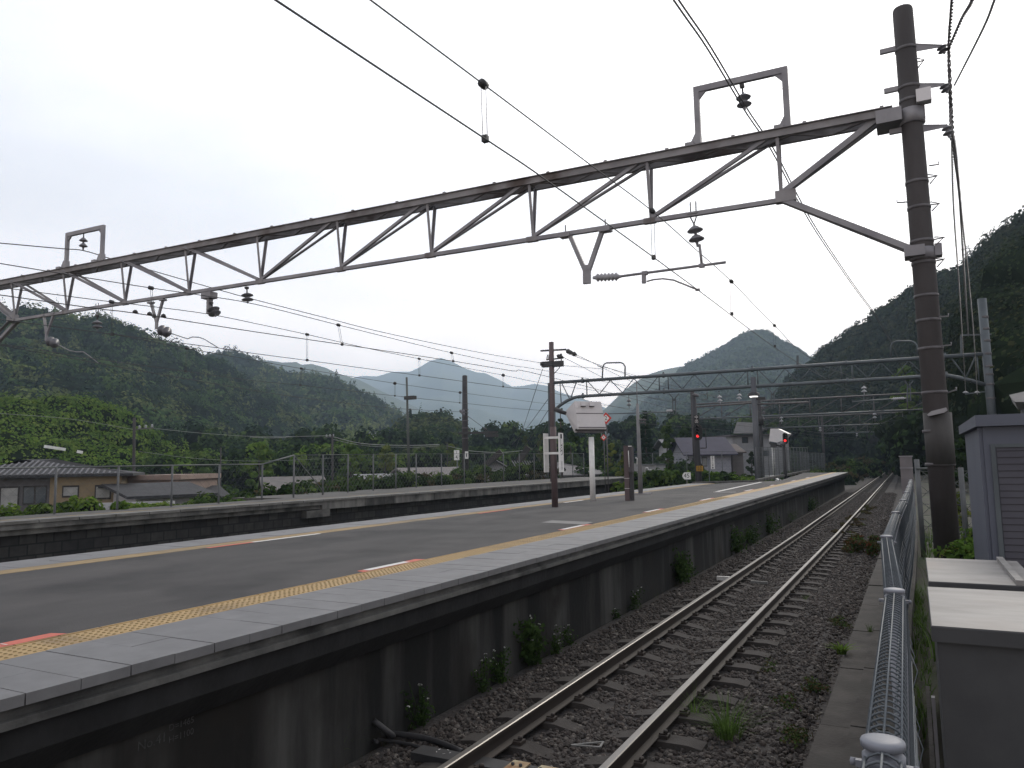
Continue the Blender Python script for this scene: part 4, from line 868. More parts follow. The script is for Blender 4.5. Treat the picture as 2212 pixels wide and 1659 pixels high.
# ------------------------------------------------------------------ signals and boards beyond the platform end
def at(px_, py_, Y): return oy(px_, py_, Y)
Ys = 47.
t = thing('signal_mast', 'dark concrete mast with black oval signal head showing red, left of the blue roofed house', 'signal', at(1511,1045,Ys))
m = MB(); a, b_ = at(1511,1052,Ys), at(1498,850,Ys); m.tube([(a.x,Ys,-.4),((a.x+b_.x)/2,Ys,3.5),(b_.x,Ys,b_.z)], [.21,.18,.13], 14); m.build('mast', mat('dark_mast',(.035,.035,.04),(.055,.055,.06),1.,.8), t)
def oval(m, c, w_, h, d):
    pts = []; n_ = 12
    for i in range(n_+1): a = math.pi*i/n_; pts.append(c+Vector((math.cos(a)*w_, 0, h-w_+math.sin(a)*w_)))
    for i in range(n_+1): a = math.pi+math.pi*i/n_; pts.append(c+Vector((math.cos(a)*w_, 0, -h+w_+math.sin(a)*w_)))
    m.prism(pts, (0,d,0))
sig_bk = mat('signal_black',(.008,.008,.01),(.012,.012,.014),5,.6); red_l = emit_mat('red_signal_light',(1.,.03,.03),1.6); dead = mat('dark_lens',(.012,.012,.014),None,3,.15)
def signal_head(t, px_, py_, w_px, h_px, Y, red_y):
    c = at(px_,py_,Y); w_ = abs(at(px_+w_px/2,py_,Y).x-c.x); h = abs(at(px_,py_-h_px/2,Y).z-c.z)
    m = MB(); oval(m, c, w_, h, .05); m.build('backboard', sig_bk, t)
    rz_ = at(px_,red_y,Y).z; n_ = 4
    for i in range(n_):
        z = rz_ + (c.z+h*.72-rz_)*i/(n_-1); q = Vector((c.x,Y-.02,z))
        m = MB(); m.lathe(q, [(.085,0),(.085,.01),(0,.012)], 16, (0,-1,0)); m.build('lamp', red_l if i == 0 else dead, t)
        m = MB()
        vs = []; 
        for k in range(9): a = math.pi*k/8; vs += [q+Vector((math.cos(a)*.10,0,math.sin(a)*.10)), q+Vector((math.cos(a)*.10,-.22,math.sin(a)*.10-.02))]
        m.add(vs, [(2*k,2*k+1,2*k+3,2*k+2) for k in range(8)], True); m.build('hood', sig_bk, t)
signal_head(t, 1507, 934, 19.5, 35, Ys-.4, 942)
c = at(1504.5,906,Ys-.35); m = MB(); m.box(c, (.31,.04,.50)); m.build('name_plate', sig_bk, t)
m = MB(); m.text('中', c+Vector((0,-.02,.12)), (1,0,0), (0,0,1), .24, .004); m.text('出', c+Vector((0,-.02,-.12)), (1,0,0), (0,0,1), .24, .004); m.build('lettering', MATS['sign_grey'] if False else white_mk, t)
m = MB(); a, b_ = at(1513,968,Ys-.1), at(1524,927,Ys-.1); 
for p, q in (((a.x,a.z),(b_.x,a.z)),((b_.x,a.z),(b_.x,b_.z)),((a.x,b_.z),(b_.x,b_.z))): m.tube([(p[0],Ys-.1,p[1]),(q[0],Ys-.1,q[1])], .03, 6)
m.build('platform_cage', dark_iron, t)
m = MB(); a = at(1500,853,Ys); m.lathe(a+Vector((-.1,-.2,0)), [(.03,0),(.12,.1),(.09,.35),(.03,.45)], 10, (1,0,-.25)); p, q = at(1512,841,Ys), at(1528,862,Ys)
for s_, e_ in (((p.x,p.z),(q.x,p.z)),((q.x,p.z),(q.x,q.z)),((q.x,q.z),(p.x+.1,q.z-.05))): m.tube([(s_[0],Ys,s_[1]),(e_[0],Ys,e_[1])], .025, 6)
m.build('head_bracket', band_m, t)
c = at(1511.5,1012,Ys-.35); m = MB(); m.box(c, (.42,.02,.33)); m.build('warning_plate', mat('plate_yellow',(.36,.20,.02),(.28,.16,.02),12), t)
m = MB(); m.text('注意', c+Vector((0,-.012,.07)), (1,0,0), (0,0,1), .14, .003); m.text('感電', c+Vector((0,-.012,-.08)), (1,0,0), (0,0,1), .14, .003); m.build('lettering', MATS['sign_black'], t)
# second signal
Y2s = 54.; t = thing('signal_mast', 'small black signal showing red beside the far monitor hood', 'signal', (at(1696,1000,Y2s).x,Y2s,-.4))
m = MB(); a = at(1693,960,Y2s); m.tube([(a.x,Y2s,-.4),(a.x,Y2s,a.z)], .11, 10); m.build('mast', dark_iron, t)
signal_head(t, 1696, 947, 11, 25, Y2s-.3, 951.5)
c = at(1692,963,Y2s-.2); m = MB(); m.lathe(c, [(.03,0),(.18,.1),(.18,.25),(0,.3)], 10, (0,-.5,1)); m.build('marker_lamp', band_m, t)
# 45 board
c = at(1483,1028,43.); t = thing('speed_board', 'white speed board with black 45 and clipped left corners', 'sign', (c.x,43,-.4))
W_, H_ = .235, .20; m = MB(); m.prism([c+Vector(v) for v in ((-W_,0,-.06),(-W_,0,.06),(-W_+.11,0,H_),(W_,0,H_),(W_,0,-H_),(-W_+.11,0,-H_))], (0,.02,0)); m.build('board', white_p, t)
m = MB(); m.text('45', c+Vector((.01,-.001,0)), (1,0,0), (0,0,1), .35, .004); m.build('numeral', MATS['sign_black'], t)
m = MB(); m.tube([(c.x,43.04,-.45),(c.x,43.04,c.z)], .03, 8); m.build('post', band_m, t)
# upright white board with characters
c = at(1539.5,999,46); t = thing('upright_board', 'narrow upright white board with black characters before the grey house', 'sign', (c.x,46,-.4))
hh = abs(at(1539,985,46).z-c.z); m = MB(); m.box(c, (.22,.02,hh*2)); m.build('board', white_p, t)
m = MB()
for i, ch in enumerate('本場停止位置'): m.text(ch, c+Vector((0,-.011,hh*(.86-.27*i))), (1,0,0), (0,0,1), .115, .003)
m.lathe(c+Vector((0,-.012,-hh*.82)), [(.05,0),(0,.002)], 12, (0,-1,0)); m.build('lettering', MATS['sign_black'], t)
m = MB(); m.tube([(at(1531,998,46.2).x,46.2,-.45),(at(1531,1000,46.2).x,46.2,at(1531,992,46.2).z)], .03, 6); m.build('post', steel_b, t)
# dark mast with equipment by the grey column
Yd = 62; t = thing('utility_mast', 'dark mast crowded with small insulators just right of the grey middle column', 'mast', (at(1645,1010,Yd).x,Yd,-.4))
m = MB(); a, b_ = at(1646,1010,Yd), at(1640,865,Yd); m.tube([(a.x,Yd,-.4),(b_.x,Yd,b_.z)], .16, 10); m.build('mast', dark_iron, t)
m = MB()
for y_, w_ in ((880,16),(893,14),(905,18),(917,12),(928,16)): p = at(1641,y_,Yd); m.bar(p-Vector((w_*.02,0,0)), p+Vector((w_*.035,0,0)), .06, .06)
build_each(m, 'crossarm', band_m, t)
m = MB()
for x_, y_ in ((1634,878),(1648,884),(1650,895),(1634,903),(1650,910),(1635,925),(1648,932)): p = at(x_,y_,Yd); m.lathe(p, [(0,0),(.12,.05),(.08,.15),(.12,.2),(0,.28)], 8)
build_each(m, 'insulator', porcelain, t)
m = MB(); p = at(1642,919,Yd-.3); m.lathe(p, [(0,0),(.28,.02),(.28,.75),(0,.78)], 12); m.build('transformer', dark_iron, t)
p = at(1628,855,43.8); t = thing('floodlight', 'glowing floodlight under a dark cap on the grey middle column', 'lamp', p)
m = MB(); m.lathe(p, [(.36,0),(.30,.14),(.12,.24),(0,.26)], 14); m.box(p+Vector((.35,0,-.18)), (.55,.25,.16)); m.build('cap', dark_iron, t)
m = MB(); m.lathe(p, [(.24,-.02),(.2,-.09),(0,-.12)], 12); m.build('lamp', emit_mat('lamp_glow',(1,.98,.95),1.2), t)
# poles on the opposite platform
Yp = oz(883,1048,PT).y; t = thing('lamp_pole', 'slim grey pole with a flat dark lamp box on the opposite platform', 'lamp post', (oz(883,1048,PT).x,Yp,PT))
a, b_ = at(884,1052,Yp), at(878.5,815,Yp); m = MB(); m.tube([(a.x,Yp,PT),((a.x+b_.x)/2,Yp,(a.z+b_.z)/2),(b_.x,Yp,b_.z)], [.085,.075,.062], 12); m.build('pole', mat('pole_grey_green',(.06,.068,.065),(.08,.09,.085),2,.7), t)
m = MB(); c = at(887,859,Yp); m.bb((c.x-.38,Yp-.15,c.z-.11),(c.x+.33,Yp+.15,c.z+.10)); m.build('lamp_box', dark_iron, t)
m = MB(); m.tube([(at(866,853,Yp).x,Yp,c.z+.1),(a.x,Yp,c.z+.02)], .012, 5); m.build('bracket', band_m, t)
Yq = 46.; xq = at(1006,1020,Yq).x; t = thing('catenary_pole', 'dark concrete pole with a side arm and hanging bar, left of the brown pole', 'pole', (xq,Yq,0))
b_ = at(1004,813,Yq); m = MB(); m.tube([(xq,Yq,-.5),(xq-.02,Yq,b_.z*.5),(b_.x,Yq,b_.z)], [.25,.22,.18], 16); m.lathe(Vector((b_.x,Yq,b_.z)), [(.18,0),(.15,.06),(0,.09)], 16); m.build('pole', mat('black_pole',(.028,.026,.028),(.045,.042,.045),1.5,.8), t)
m = MB(); a, c = at(992,936,Yq-.3), at(1075,933.5,Yq-.3); m.bar(a,c,.12,.14); m.build('arm', dark_iron, t)
m = MB(); a, c = at(1048,941,Yq-.3), at(1076,940.5,Yq-.3); m.bar(a,c,.16,.2); m.tube([at(1061,935,Yq-.3), at(1061,941,Yq-.3)], .06, 6); m.build('hanging_bar', dark_iron, t)
m = MB()
for x_, y_ in ((1000,890),(997,893),(1000,896),(993,889)): m.lathe(at(x_,y_,Yq-.3), [(0,0),(.13,.05),(.13,.12),(0,.2)], 8, (1,0,.3))
build_each(m, 'strain_insulator', porcelain, t)
m = MB()
for y_ in (886,893,902,910,926,948): p = at(1005,y_,Yq); m.lathe(Vector((xq,Yq,p.z)), [(.23,0),(.25,.01),(.25,.06),(.23,.07)], 14)
build_each(m, 'pole_band', band_m, t)
m = MB(); a, c = at(1008,897,Yq-.2), at(1060,935,Yq-.3); m.tube([a,c], .018, 5); p = a.lerp(c,.72); m.lathe(p, [(0,0),(.10,.05),(.10,.2),(0,.25)], 8, (1,0,-.8)); m.build('stay_wire', wire_m, t)
c = at(1008,983,Yq-.28); m = MB(); m.box(c, (.26,.02,.52)); m.build('number_plate', white_p, t)
m = MB(); m.box(c+Vector((0,-.013,0)), (.10,.004,.26)); m.build('number_mark', MATS['sign_grey'], t)
# gradient board "7 / 4"
c = at(986.5,983,44); t = thing('gradient_board', 'white board with black figures on a thin post left of the dark concrete pole', 'sign', (c.x,44,PT))
m = MB(); m.box(c, (.42,.02,.68)); m.build('board', white_p, t); m = MB(); m.text('1', c+Vector((0,-.011,.18)), (1,0,0), (0,0,1), .3, .003); m.text('4', c+Vector((0,-.011,-.15)), (1,0,0), (0,0,1), .34, .003); m.build('numeral', MATS['sign_black'], t)
m = MB(); m.tube([(c.x,44.05,PT-.5),(c.x,44.05,c.z-.3)], .035, 8); m.build('post', steel_b, t)

# ------------------------------------------------------------------ fences on the far side
chain_m = mat('fence_mesh', (.075,.085,.085),(.10,.11,.11),3,.7); fpost_m = mat('fence_post', (.075,.08,.085),(.105,.11,.115),3,.7)
def mesh_panel(a, b, z0, z1, dx=.16, r=.006, hz=.25):
    """flat mesh of thin wires between two ground points"""
    a = Vector((a[0],a[1],0)); b = Vector((b[0],b[1],0)); l = (b-a).length; d = (b-a)/l; m = MB(); h = z1-z0; s = 0
    def rod(p, q):
        m.bar(p, q, r*2, r*2)
    s = -h
    while s < l:
        p0, p1 = max(s,0), min(s+h, l)
        if p1-p0 > .05:
            rod(a+d*p0+Vector((0,0,z0+(p0-s))), a+d*p1+Vector((0,0,z0+(p1-s)))); rod(a+d*p0+Vector((0,0,z1-(p0-s))), a+d*p1+Vector((0,0,z1-(p1-s))))
        s += dx
    z = z0+hz
    while z < z1: rod(a+Vector((0,0,z)), b+Vector((0,0,z))); z += hz
    return m
def fence(name, label, pts, z0, z1s, sp, rpost=.04, rail_r=.03, dx=.16, r=.005, group=None):
    t = thing(name, label, 'fence', (pts[0][0],pts[0][1],z0), group)
    for (a, b), (za, zb) in zip(zip(pts, pts[1:]), zip(z1s, z1s[1:])):
        l = math.hypot(b[0]-a[0], b[1]-a[1]); n_ = max(1, round(l/sp))
        for i in range(n_+ (1 if b == pts[-1] else 0)):
            f = i/n_; m = MB(); x, y = a[0]+(b[0]-a[0])*f, a[1]+(b[1]-a[1])*f; m.tube([(x,y,z0-.5),(x,y,za+(zb-za)*f)], rpost, 8); m.build('post', fpost_m, t)
        if rail_r: m = MB(); m.tube([(a[0],a[1],za),(b[0],b[1],zb)], rail_r, 6); m.build('top_rail', chain_m, t)
        mesh_panel(a, b, z0+.05, min(za,zb)-.02, dx, r).build('mesh', chain_m, t)
    return t
fx0 = -20.7
zl = oy(262,1006,14.4).z; zl2 = oy(132,1009.5,12.7).z
fence('wire_fence', 'low wire fence with grey top rail behind the opposite platform', [(fx0,3.0),(fx0,12.5),(-20.7,18),(-21.0,20.2)], PT, [zl2,zl2,zl,zl], 2.05, rpost=.032, rail_r=.022, dx=.30, r=.0014)
b = oz(614,1072,PT); zh = oy(614,984,22.).z
m = MB(); t = bpy.data.objects[-1] if False else None
fence('mesh_fence', 'tall chain mesh fence behind the opposite platform', [(-21.2,22.0),(-22.4,26.6),(-23.2,33),(-23.4,43),(-23.2,56)], PT, [zh,oy(760,981.5,26.6).z,oy(880,981,33).z,oy(1060,980.5,43).z,oy(1250,979.5,56).z], 2.3, rpost=.034, rail_r=.012, dx=.3, r=.0026)
t = thing('fence_brace', 'slanting rail rising from the low fence to the tall mesh fence', 'fence', (-21,20.2,PT)); m = MB(); m.tube([(-21.0,20.2,zl),(-21.2,22.,zh)], .03, 6); m.tube([(-21.2,22.,zh),(-22.,24.6,PT+.1)], .02, 6); m.build('rail', chain_m, t)
c0, c1 = oz(1636,1039,PT), oz(1747,1018,PT); zf = oy(1640,966,c0.y).z
fence('mesh_fence', 'mesh fence on the curb along the narrow end of the island platform', [(c0.x,c0.y),(c1.x,c1.y)], PT, [zf,oy(1741,967,c1.y).z], 2.4, rpost=.022, dx=.3, r=.003, rail_r=.015)
c2 = (c1.x-1.0, c1.y+25); fence('mesh_fence', 'green grey mesh fence continuing beyond the platform end', [(c1.x-1.,c1.y+3),(c2[0],c2[1])], -.3, [2.9,2.9], 3., rpost=.025, dx=.4, r=.004, rail_r=.015)
a, b_ = oz(1310,1046,PT), oz(1600,1040,PT)
fence('mesh_fence', 'faint low mesh fence in front of the houses beyond the signal mast', [(at(1340,1000,60).x,60),(at(1640,1000,60).x,60)], .0, [at(1400,979,60).z]*2, 3., rpost=.03, dx=.5, r=.003, rail_r=.015)
# hut and steps at the end of the opposite platform
p0, p1 = oy(1387,1003,54), oy(1416,1003,54); zz = p0.z
t = thing('equipment_hut', 'small pale grey hut with pipes at the end of the opposite platform', 'hut', ((p0.x+p1.x)/2,55,0))
m = MB(); m.bb((p0.x-.6,54.2,-.5),(p1.x,56.5,zz-.06)); m.build('wall', mat('hut_grey',(.22,.22,.225),(.28,.28,.285),3), t); m = MB(); m.bb((p0.x-.8,54.1,zz-.058),(p1.x+.05,56.6,zz)); m.build('roof', steel_b, t)
m = MB(); m.tube([oy(1393,1019,54),oy(1394,1011,54),oy(1399,1010,54),oy(1401,1015,54),oy(1408,1015,54)], .04, 6); m.build('pipe', white_p, t)
t = thing('control_stand', 'slim white framed stand beside the equipment hut', 'stand', oy(1373,1027,53)); m = MB(); m.bb(oy(1370,1026,53), oy(1378,1001,53.3)); m.build('cabinet', MATS['hut_grey'], t); m = MB(); a, c = oy(1372,1003,52.9), oy(1377,987,52.9); m.tube([oy(1376,1003,52.9), oy(1376.5,990,52.9), oy(1373,989,52.9)], .04, 6); m.build('hoop_handle', white_p, t)
t = thing('steps', 'dark steel steps going down from the end of the opposite platform', 'steps', (OX-.6,YE+1,0))
for i in range(5): m = MB(); m.bb((OX-1.2,YE+.05+i*.3,PT-.2-i*.24),(OX-.1,YE+.33+i*.3,PT-.16-i*.24)); m.build('tread', conc_dk, t)
m = MB(); m.tube([(OX-.1,YE,PT+.9),(OX-.1,YE+1.6,PT-.4)], .03, 6); m.tube([(OX-.1,YE,PT),(OX-.1,YE,PT+.9)], .03, 6); m.build('handrail', band_m, t)

# ------------------------------------------------------------------ foreground fence with rolled wire top
ft = thing('rolled_top_fence', 'grey wire fence with a rolled cage top and round capped posts running beside the track', 'fence', (-.1,1.85,.5))
fw_m = mat('coated_wire', (.055,.067,.078),(.08,.092,.105),6,.6); fp_m = mat('coated_post', (.13,.14,.165),(.175,.18,.205),4,.5)
FZ = 1.70; FP = [(-.085,.02),(-.098,1.86),(-.118,3.95),(-.225,6.6),(-.215,9.5),(-.175,12.25),(-.150,15.0),(-.13,17.7),(-.12,20.4),(-.11,23.2)]
for i, (x, y) in enumerate(FP[1:]):
    m = MB(); m.tube([(x,y,.3),(x,y,FZ-.045)], .0365, 18); po = m.build('post', fp_m, ft)
    m = MB(); m.lathe((x,y,FZ-.048), [(.038,0),(.0445,.002),(.045,.012),(.043,.016),(.03,.0195),(.014,.021),(0,.021)], 24); m.lathe((x,y,FZ-.085), [(.0365,0),(.043,.004),(.043,.022),(.0365,.026)], 20); m.build('cap', fp_m, po)
    if i < 7:
        m = MB()
        for s in (-1,1):
            m.box((x+s*.047,y-.004,FZ-.085), (.018,.014,.014)); m.lathe((x+s*.054,y,FZ-.085), [(0,0),(.009,.002),(.009,.012),(0,.014)], 6, (s,0,0))
        build_each(m, 'bolt', fp_m, po)
for i in range(len(FP)-1):
    (x0,y0),(x1,y1) = FP[i], FP[i+1]; l = math.hypot(x1-x0,y1-y0); d = Vector(((x1-x0)/l,(y1-y0)/l,0)); sd_ = Vector((d.y,-d.x,0))
    rr, zc = .043, FZ-.088; m = MB(); near = i < 3; st = .05 if i < 4 else .075; n_ = int((l-.09)/st); ns = 14 if i < 3 else 8
    for k in range(n_+1):
        s = .045+k*st; c = Vector((x0,y0,zc))+d*s
        pts = [c+sd_*(math.cos(a)*rr)+Vector((0,0,math.sin(a)*rr)) for a in np.linspace(-.5*math.pi+.25, 1.5*math.pi-.25, ns)]
        m.tube(pts, .0030 if near else .0055, 5 if near else 4, cap=False)
    for a in (90, 40, 140, -20, 200, -70):
        a = rad(a); o_ = sd_*(math.cos(a)*(rr+.002))+Vector((0,0,math.sin(a)*(rr+.002))); m.tube([Vector((x0,y0,zc))+d*.04+o_, Vector((x1,y1,zc))-d*.04+o_], .0030 if near else .0026, 5)
    m.build('rolled_wire_top', fw_m, ft)
    m = MB(); off = sd_*.048; n_ = int(l/.05)
    for k in range(n_): p = Vector((x0,y0,0))+d*(.03+k*.05)+off; m.tube([p+Vector((0,0,.55)), p+Vector((0,0,zc-.03))], .0022 if near else .004, 4, cap=False)
    for z in np.arange(.6, 1.5, .15): m.tube([Vector((x0,y0,z))+off*1.05, Vector((x1,y1,z))+off*1.05], .0026, 4)
    for z in ((.85, 1.2) if i >= 2 else ()):   # added bowed wires standing in for curved highlights on the mesh
        for k in range(int(l/.3)):
            p = Vector((x0,y0,z))+d*(.1+k*.3)+off; m.tube([p, p+d*.1+sd_*.03+Vector((0,0,.06)), p+d*.2+Vector((0,0,.14))], .003, 4)
    m.build('wire_panel', fw_m, ft)
m = MB(); m.sweep([(-.07,-.75),(.09,-.75),(.09,.16),(-.07,.16)], [(-.10,-1,.42)]+[(x,y,.42) for x,y in FP]); tag(m.build('fence_footing', curb_m), 'narrow concrete footing under the rolled top fence', 'footing')
# curb slabs between ballast and fence
y = 1.2; k = 0
while y < 40:
    m = MB(); m.bb((-.86+random.uniform(-.006,.006), y+.012, -.45), (-.62, y+1.98, .0+random.uniform(-.008,.008))); m.bb((-.62,y+.012,-.45),(-.19,y+1.98,.02)); o = m.build('curb_slab', curb_m, origin=(-.6,y,0))
    tag(o, 'one of the long concrete slabs between the ballast and the fence', 'slab', 'concrete slabs along the fence'); y += 2; k += 1
# trackside things
t = thing('marker_peg', 'white horizontal peg on the ballast left of the left rail', 'marker', oz(1560,1247,-.15)); m = MB(); p = oz(1549,1246.5,-.12); m.bb(p+Vector((0,-.04,-.06)), p+Vector((.30,.04,.02))); m.build('body', white_mk, t)
t = thing('marker_peg', 'faint pale bar between the rails beyond the white peg', 'marker', oz(1640,1259,-.15)); m = MB(); p = oz(1622,1256,-.16); m.bb(p+Vector((0,-.03,-.03)), p+Vector((.32,.03,.015))); m.build('body', MATS['cover_plate'], t)
t = thing('rail_bond_plates', 'rusty pale plates bolted on a cross bar at the bottom of the picture', 'track plate', oz(1150,1650,-.08))
yb = oz(1150,1655,-.09).y; m = MB(); m.bb((-3.9,yb-.09,-.19),(-1.7,yb+.09,-.125)); m.build('cross_bar', dark_iron, t)
rust_pl = mat('rusty_plate', (.20,.10,.045),(.30,.24,.15),9,.9,c3=(.34,.30,.20),s3=7)
for px_ in (1118,1192,1262):
    p = oz(px_,1650,-.1); m = MB(); m.box((p.x,yb,-.115), (.15,.20,.012)); m.build('plate', rust_pl, t); m = MB()
    for s in (-1,1): m.lathe((p.x+s*.035,yb,-.11), [(.014,0),(.014,.02),(0,.022)], 6)
    build_each(m, 'bolt', dark_iron, t)
cp = [oz(x,y,-.17) for x,y in ((690,1583),(760,1580),(840,1584),(905,1592),(950,1604),(1000,1625))]; cp[0] = Vector((-4.44,cp[1].y-.1,.0)); cp[1] = Vector((-4.3,cp[1].y,-.14))
wire('ground_cable', 'black hose like cable leaving the platform wall towards the left rail', cp, .028, 8, cat='cable', mt=dark_iron)
wire('ground_cable', 'thinner black cable under the thick one, ending at the white clamp', [p+Vector((-.05,-.16,-.01)) for p in cp[1:]], .016, 8, cat='cable', mt=dark_iron)
t = thing('cable_clamp', 'small white splayed clamp beside the foot of the left rail', 'clamp', oz(958,1627,-.15)); m = MB(); p = oz(958,1627,-.14)
for a in range(5): m.bar(p, p+Vector((math.cos(a*1.3)*.07, math.sin(a*1.3)*.05, .01)), .022, .012)
m.build('body', white_mk, t)
p = oz(1262,1610,-.2); m = MB(); q = [Vector((-2.83,p.y-.04,-.20)), Vector((-2.55,p.y-.06,-.17)), Vector((-2.57,p.y+.07,-.17))]
for a, b_ in ((0,1),(1,2),(2,0)): m.bar(q[a], q[b_], .018, .01)
tag(m.build('chalk_triangle', MATS['cover_plate'], origin=p), 'pale triangle outline lying on the sleeper near the bottom', 'marking')

# ------------------------------------------------------------------ cabinets and shed on the right
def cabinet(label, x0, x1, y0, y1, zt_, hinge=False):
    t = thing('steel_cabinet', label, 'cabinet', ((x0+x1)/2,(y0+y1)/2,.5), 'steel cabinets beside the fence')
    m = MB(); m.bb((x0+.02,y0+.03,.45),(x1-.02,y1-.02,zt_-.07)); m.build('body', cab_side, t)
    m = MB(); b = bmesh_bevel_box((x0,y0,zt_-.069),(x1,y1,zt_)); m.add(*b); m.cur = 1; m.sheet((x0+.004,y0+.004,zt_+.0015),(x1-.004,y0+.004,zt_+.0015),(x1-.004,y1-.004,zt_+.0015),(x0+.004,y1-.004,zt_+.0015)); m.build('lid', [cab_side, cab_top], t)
    return t
def bmesh_bevel_box(a, b, e=.004):
    x0,y0,z0 = a; x1,y1,z1_ = b
    V = [(x0,y0,z0),(x1,y0,z0),(x1,y1,z0),(x0,y1,z0),(x0,y0,z1_-e),(x1,y0,z1_-e),(x1,y1,z1_-e),(x0,y1,z1_-e),(x0+e,y0+e,z1_),(x1-e,y0+e,z1_),(x1-e,y1-e,z1_),(x0+e,y1-e,z1_)]
    return V, [(3,2,1,0),(0,1,5,4),(1,2,6,5),(2,3,7,6),(3,0,4,7),(4,5,9,8),(5,6,10,9),(6,7,11,10),(7,4,8,11),(8,9,10,11)]
ca = oz(2010,1352,1.5); cb_ = oz(2005.6,1267,1.5); cc_ = oz(2003,1256,1.5); cd_ = oz(2000.7,1205,1.5)
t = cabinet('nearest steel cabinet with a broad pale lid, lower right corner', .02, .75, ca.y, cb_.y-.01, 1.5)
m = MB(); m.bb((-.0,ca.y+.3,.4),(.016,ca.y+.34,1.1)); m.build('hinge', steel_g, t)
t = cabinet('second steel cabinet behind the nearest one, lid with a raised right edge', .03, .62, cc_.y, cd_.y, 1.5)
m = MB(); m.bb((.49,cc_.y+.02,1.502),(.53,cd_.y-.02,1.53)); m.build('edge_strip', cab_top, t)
m = MB(); m.bb((-.03,2.9,.3),(-.005,6.4,.62)); tag(m.build('low_curb', curb_m, origin=(0,4.5,.5)), 'low pale concrete edge between fence and cabinets', 'curb')
Ys_ = 7.5; XS = oy(2128,1000,Ys_).x; yb2 = ox(2089,1000,XS).y; zr0, zr1 = oy(2114,921,7.42).z, oy(2107,897,7.42).z
t = thing('shed', 'grey panelled shed with dark louvred shutter at the right edge', 'shed', (XS+.8,8.5,.5))
m = MB(); m.bb((XS,Ys_,.3),(XS+2.4,yb2,zr0-.002)); m.build('wall', shed_m, t)
xr0 = oy(2107,910,7.42).x; m = MB(); m.bb((xr0,7.42,zr0),(XS+2.5,yb2+.1,zr1)); m.build('roof', MATS['column_grey'] if False else shed_m, t)
xd = oy(2139,967,Ys_).x; zd = oy(2142,967,Ys_).z
m = MB(); m.bb((xd,Ys_-.02,.5),(xd+.035,Ys_-.001,zd+.03)); m.bb((xd+.0355,Ys_-.02,zd),(XS+2.2,Ys_-.001,zd+.03)); m.build('door_frame', steel_b, t)
m = MB(); z = .55
while z < zd-.02:
    m.add([(xd+.04,Ys_-.012,z),(XS+2.2,Ys_-.012,z),(XS+2.2,Ys_-.003,z+.046),(xd+.04,Ys_-.003,z+.046),(xd+.04,Ys_-.003,z+.055),(XS+2.2,Ys_-.003,z+.055)], [(0,1,2,3),(3,2,5,4)]); z += .055
m.build('shutter', shut_m, t)
m = MB(); m.bb((XS+.001-.03,Ys_+.02,.3),(XS-.001,Ys_+.10,zr0-.01)); m.build('corner_post', shed_m, t)
# roof corner of a farther building on the right
a, b_, c, d = od(2180,853,24), od(2212+60,832,24), od(2212+60,868,24), od(2192,868,24)
t = thing('building', 'pale eave corner of a building above the grey shed at the right edge', 'building', (a.x+4,a.y+3,.5)); m = MB(); m.prism([a,d,c,b_], (.6,5,0)); m.build('eave', mat('pale_eave',(.42,.42,.42),(.36,.36,.36),3), t); m = MB(); m.bb((a.x+.8,a.y+.8,.4),(a.x+6,a.y+5,d.z)); m.build('wall', MATS['column_grey'], t)
# pale block box beyond the fence
p0, p1 = oy(1943,987,24), oy(1970,988,24); t = thing('relay_box', 'square pale brown grey relay box standing before the tunnel on the right of the rails', 'box', ((p0.x+p1.x)/2,24.3,.5))
m = MB(); m.bb((p0.x,24,.3),(p1.x,24.5,p0.z)); m.build('body', mat('relay_box_paint',(.12,.11,.115),(.15,.14,.145),3), t); m = MB(); m.bb((p0.x-.02,23.98,p0.z+.001),(p1.x+.02,24.52,p0.z+.03)); m.bb((p0.x-.01,23.985,p0.z-.33),(p1.x+.01,23.999,p0.z-.29)); build_each(m, 'band', steel_g, t)
# end post group behind the fence
t = thing('wire_fence', 'plain wire fence with round topped post behind the tall pole', 'fence', (oy(1980,1060,16).x,16,.5))
for px_ in (1980,2075): p = oy(px_,992 if px_ < 2000 else 1010,16); m = MB(); m.tube([(p.x,16,.3),(p.x,16,p.z)], .045, 12); m.build('post', fpost_m, t)
p, q = oy(1978,1012,16), oy(2130,1010,16); mesh_panel((p.x,16),(q.x,16.01),.6,p.z,.3,.005,.2).build('mesh', chain_m, t)
m = MB(); m.tube([(p.x,15.95,oy(1975,1012,16).z),(p.x+.6,15.95,p.z)], .02, 6); m.build('rail', chain_m, t)

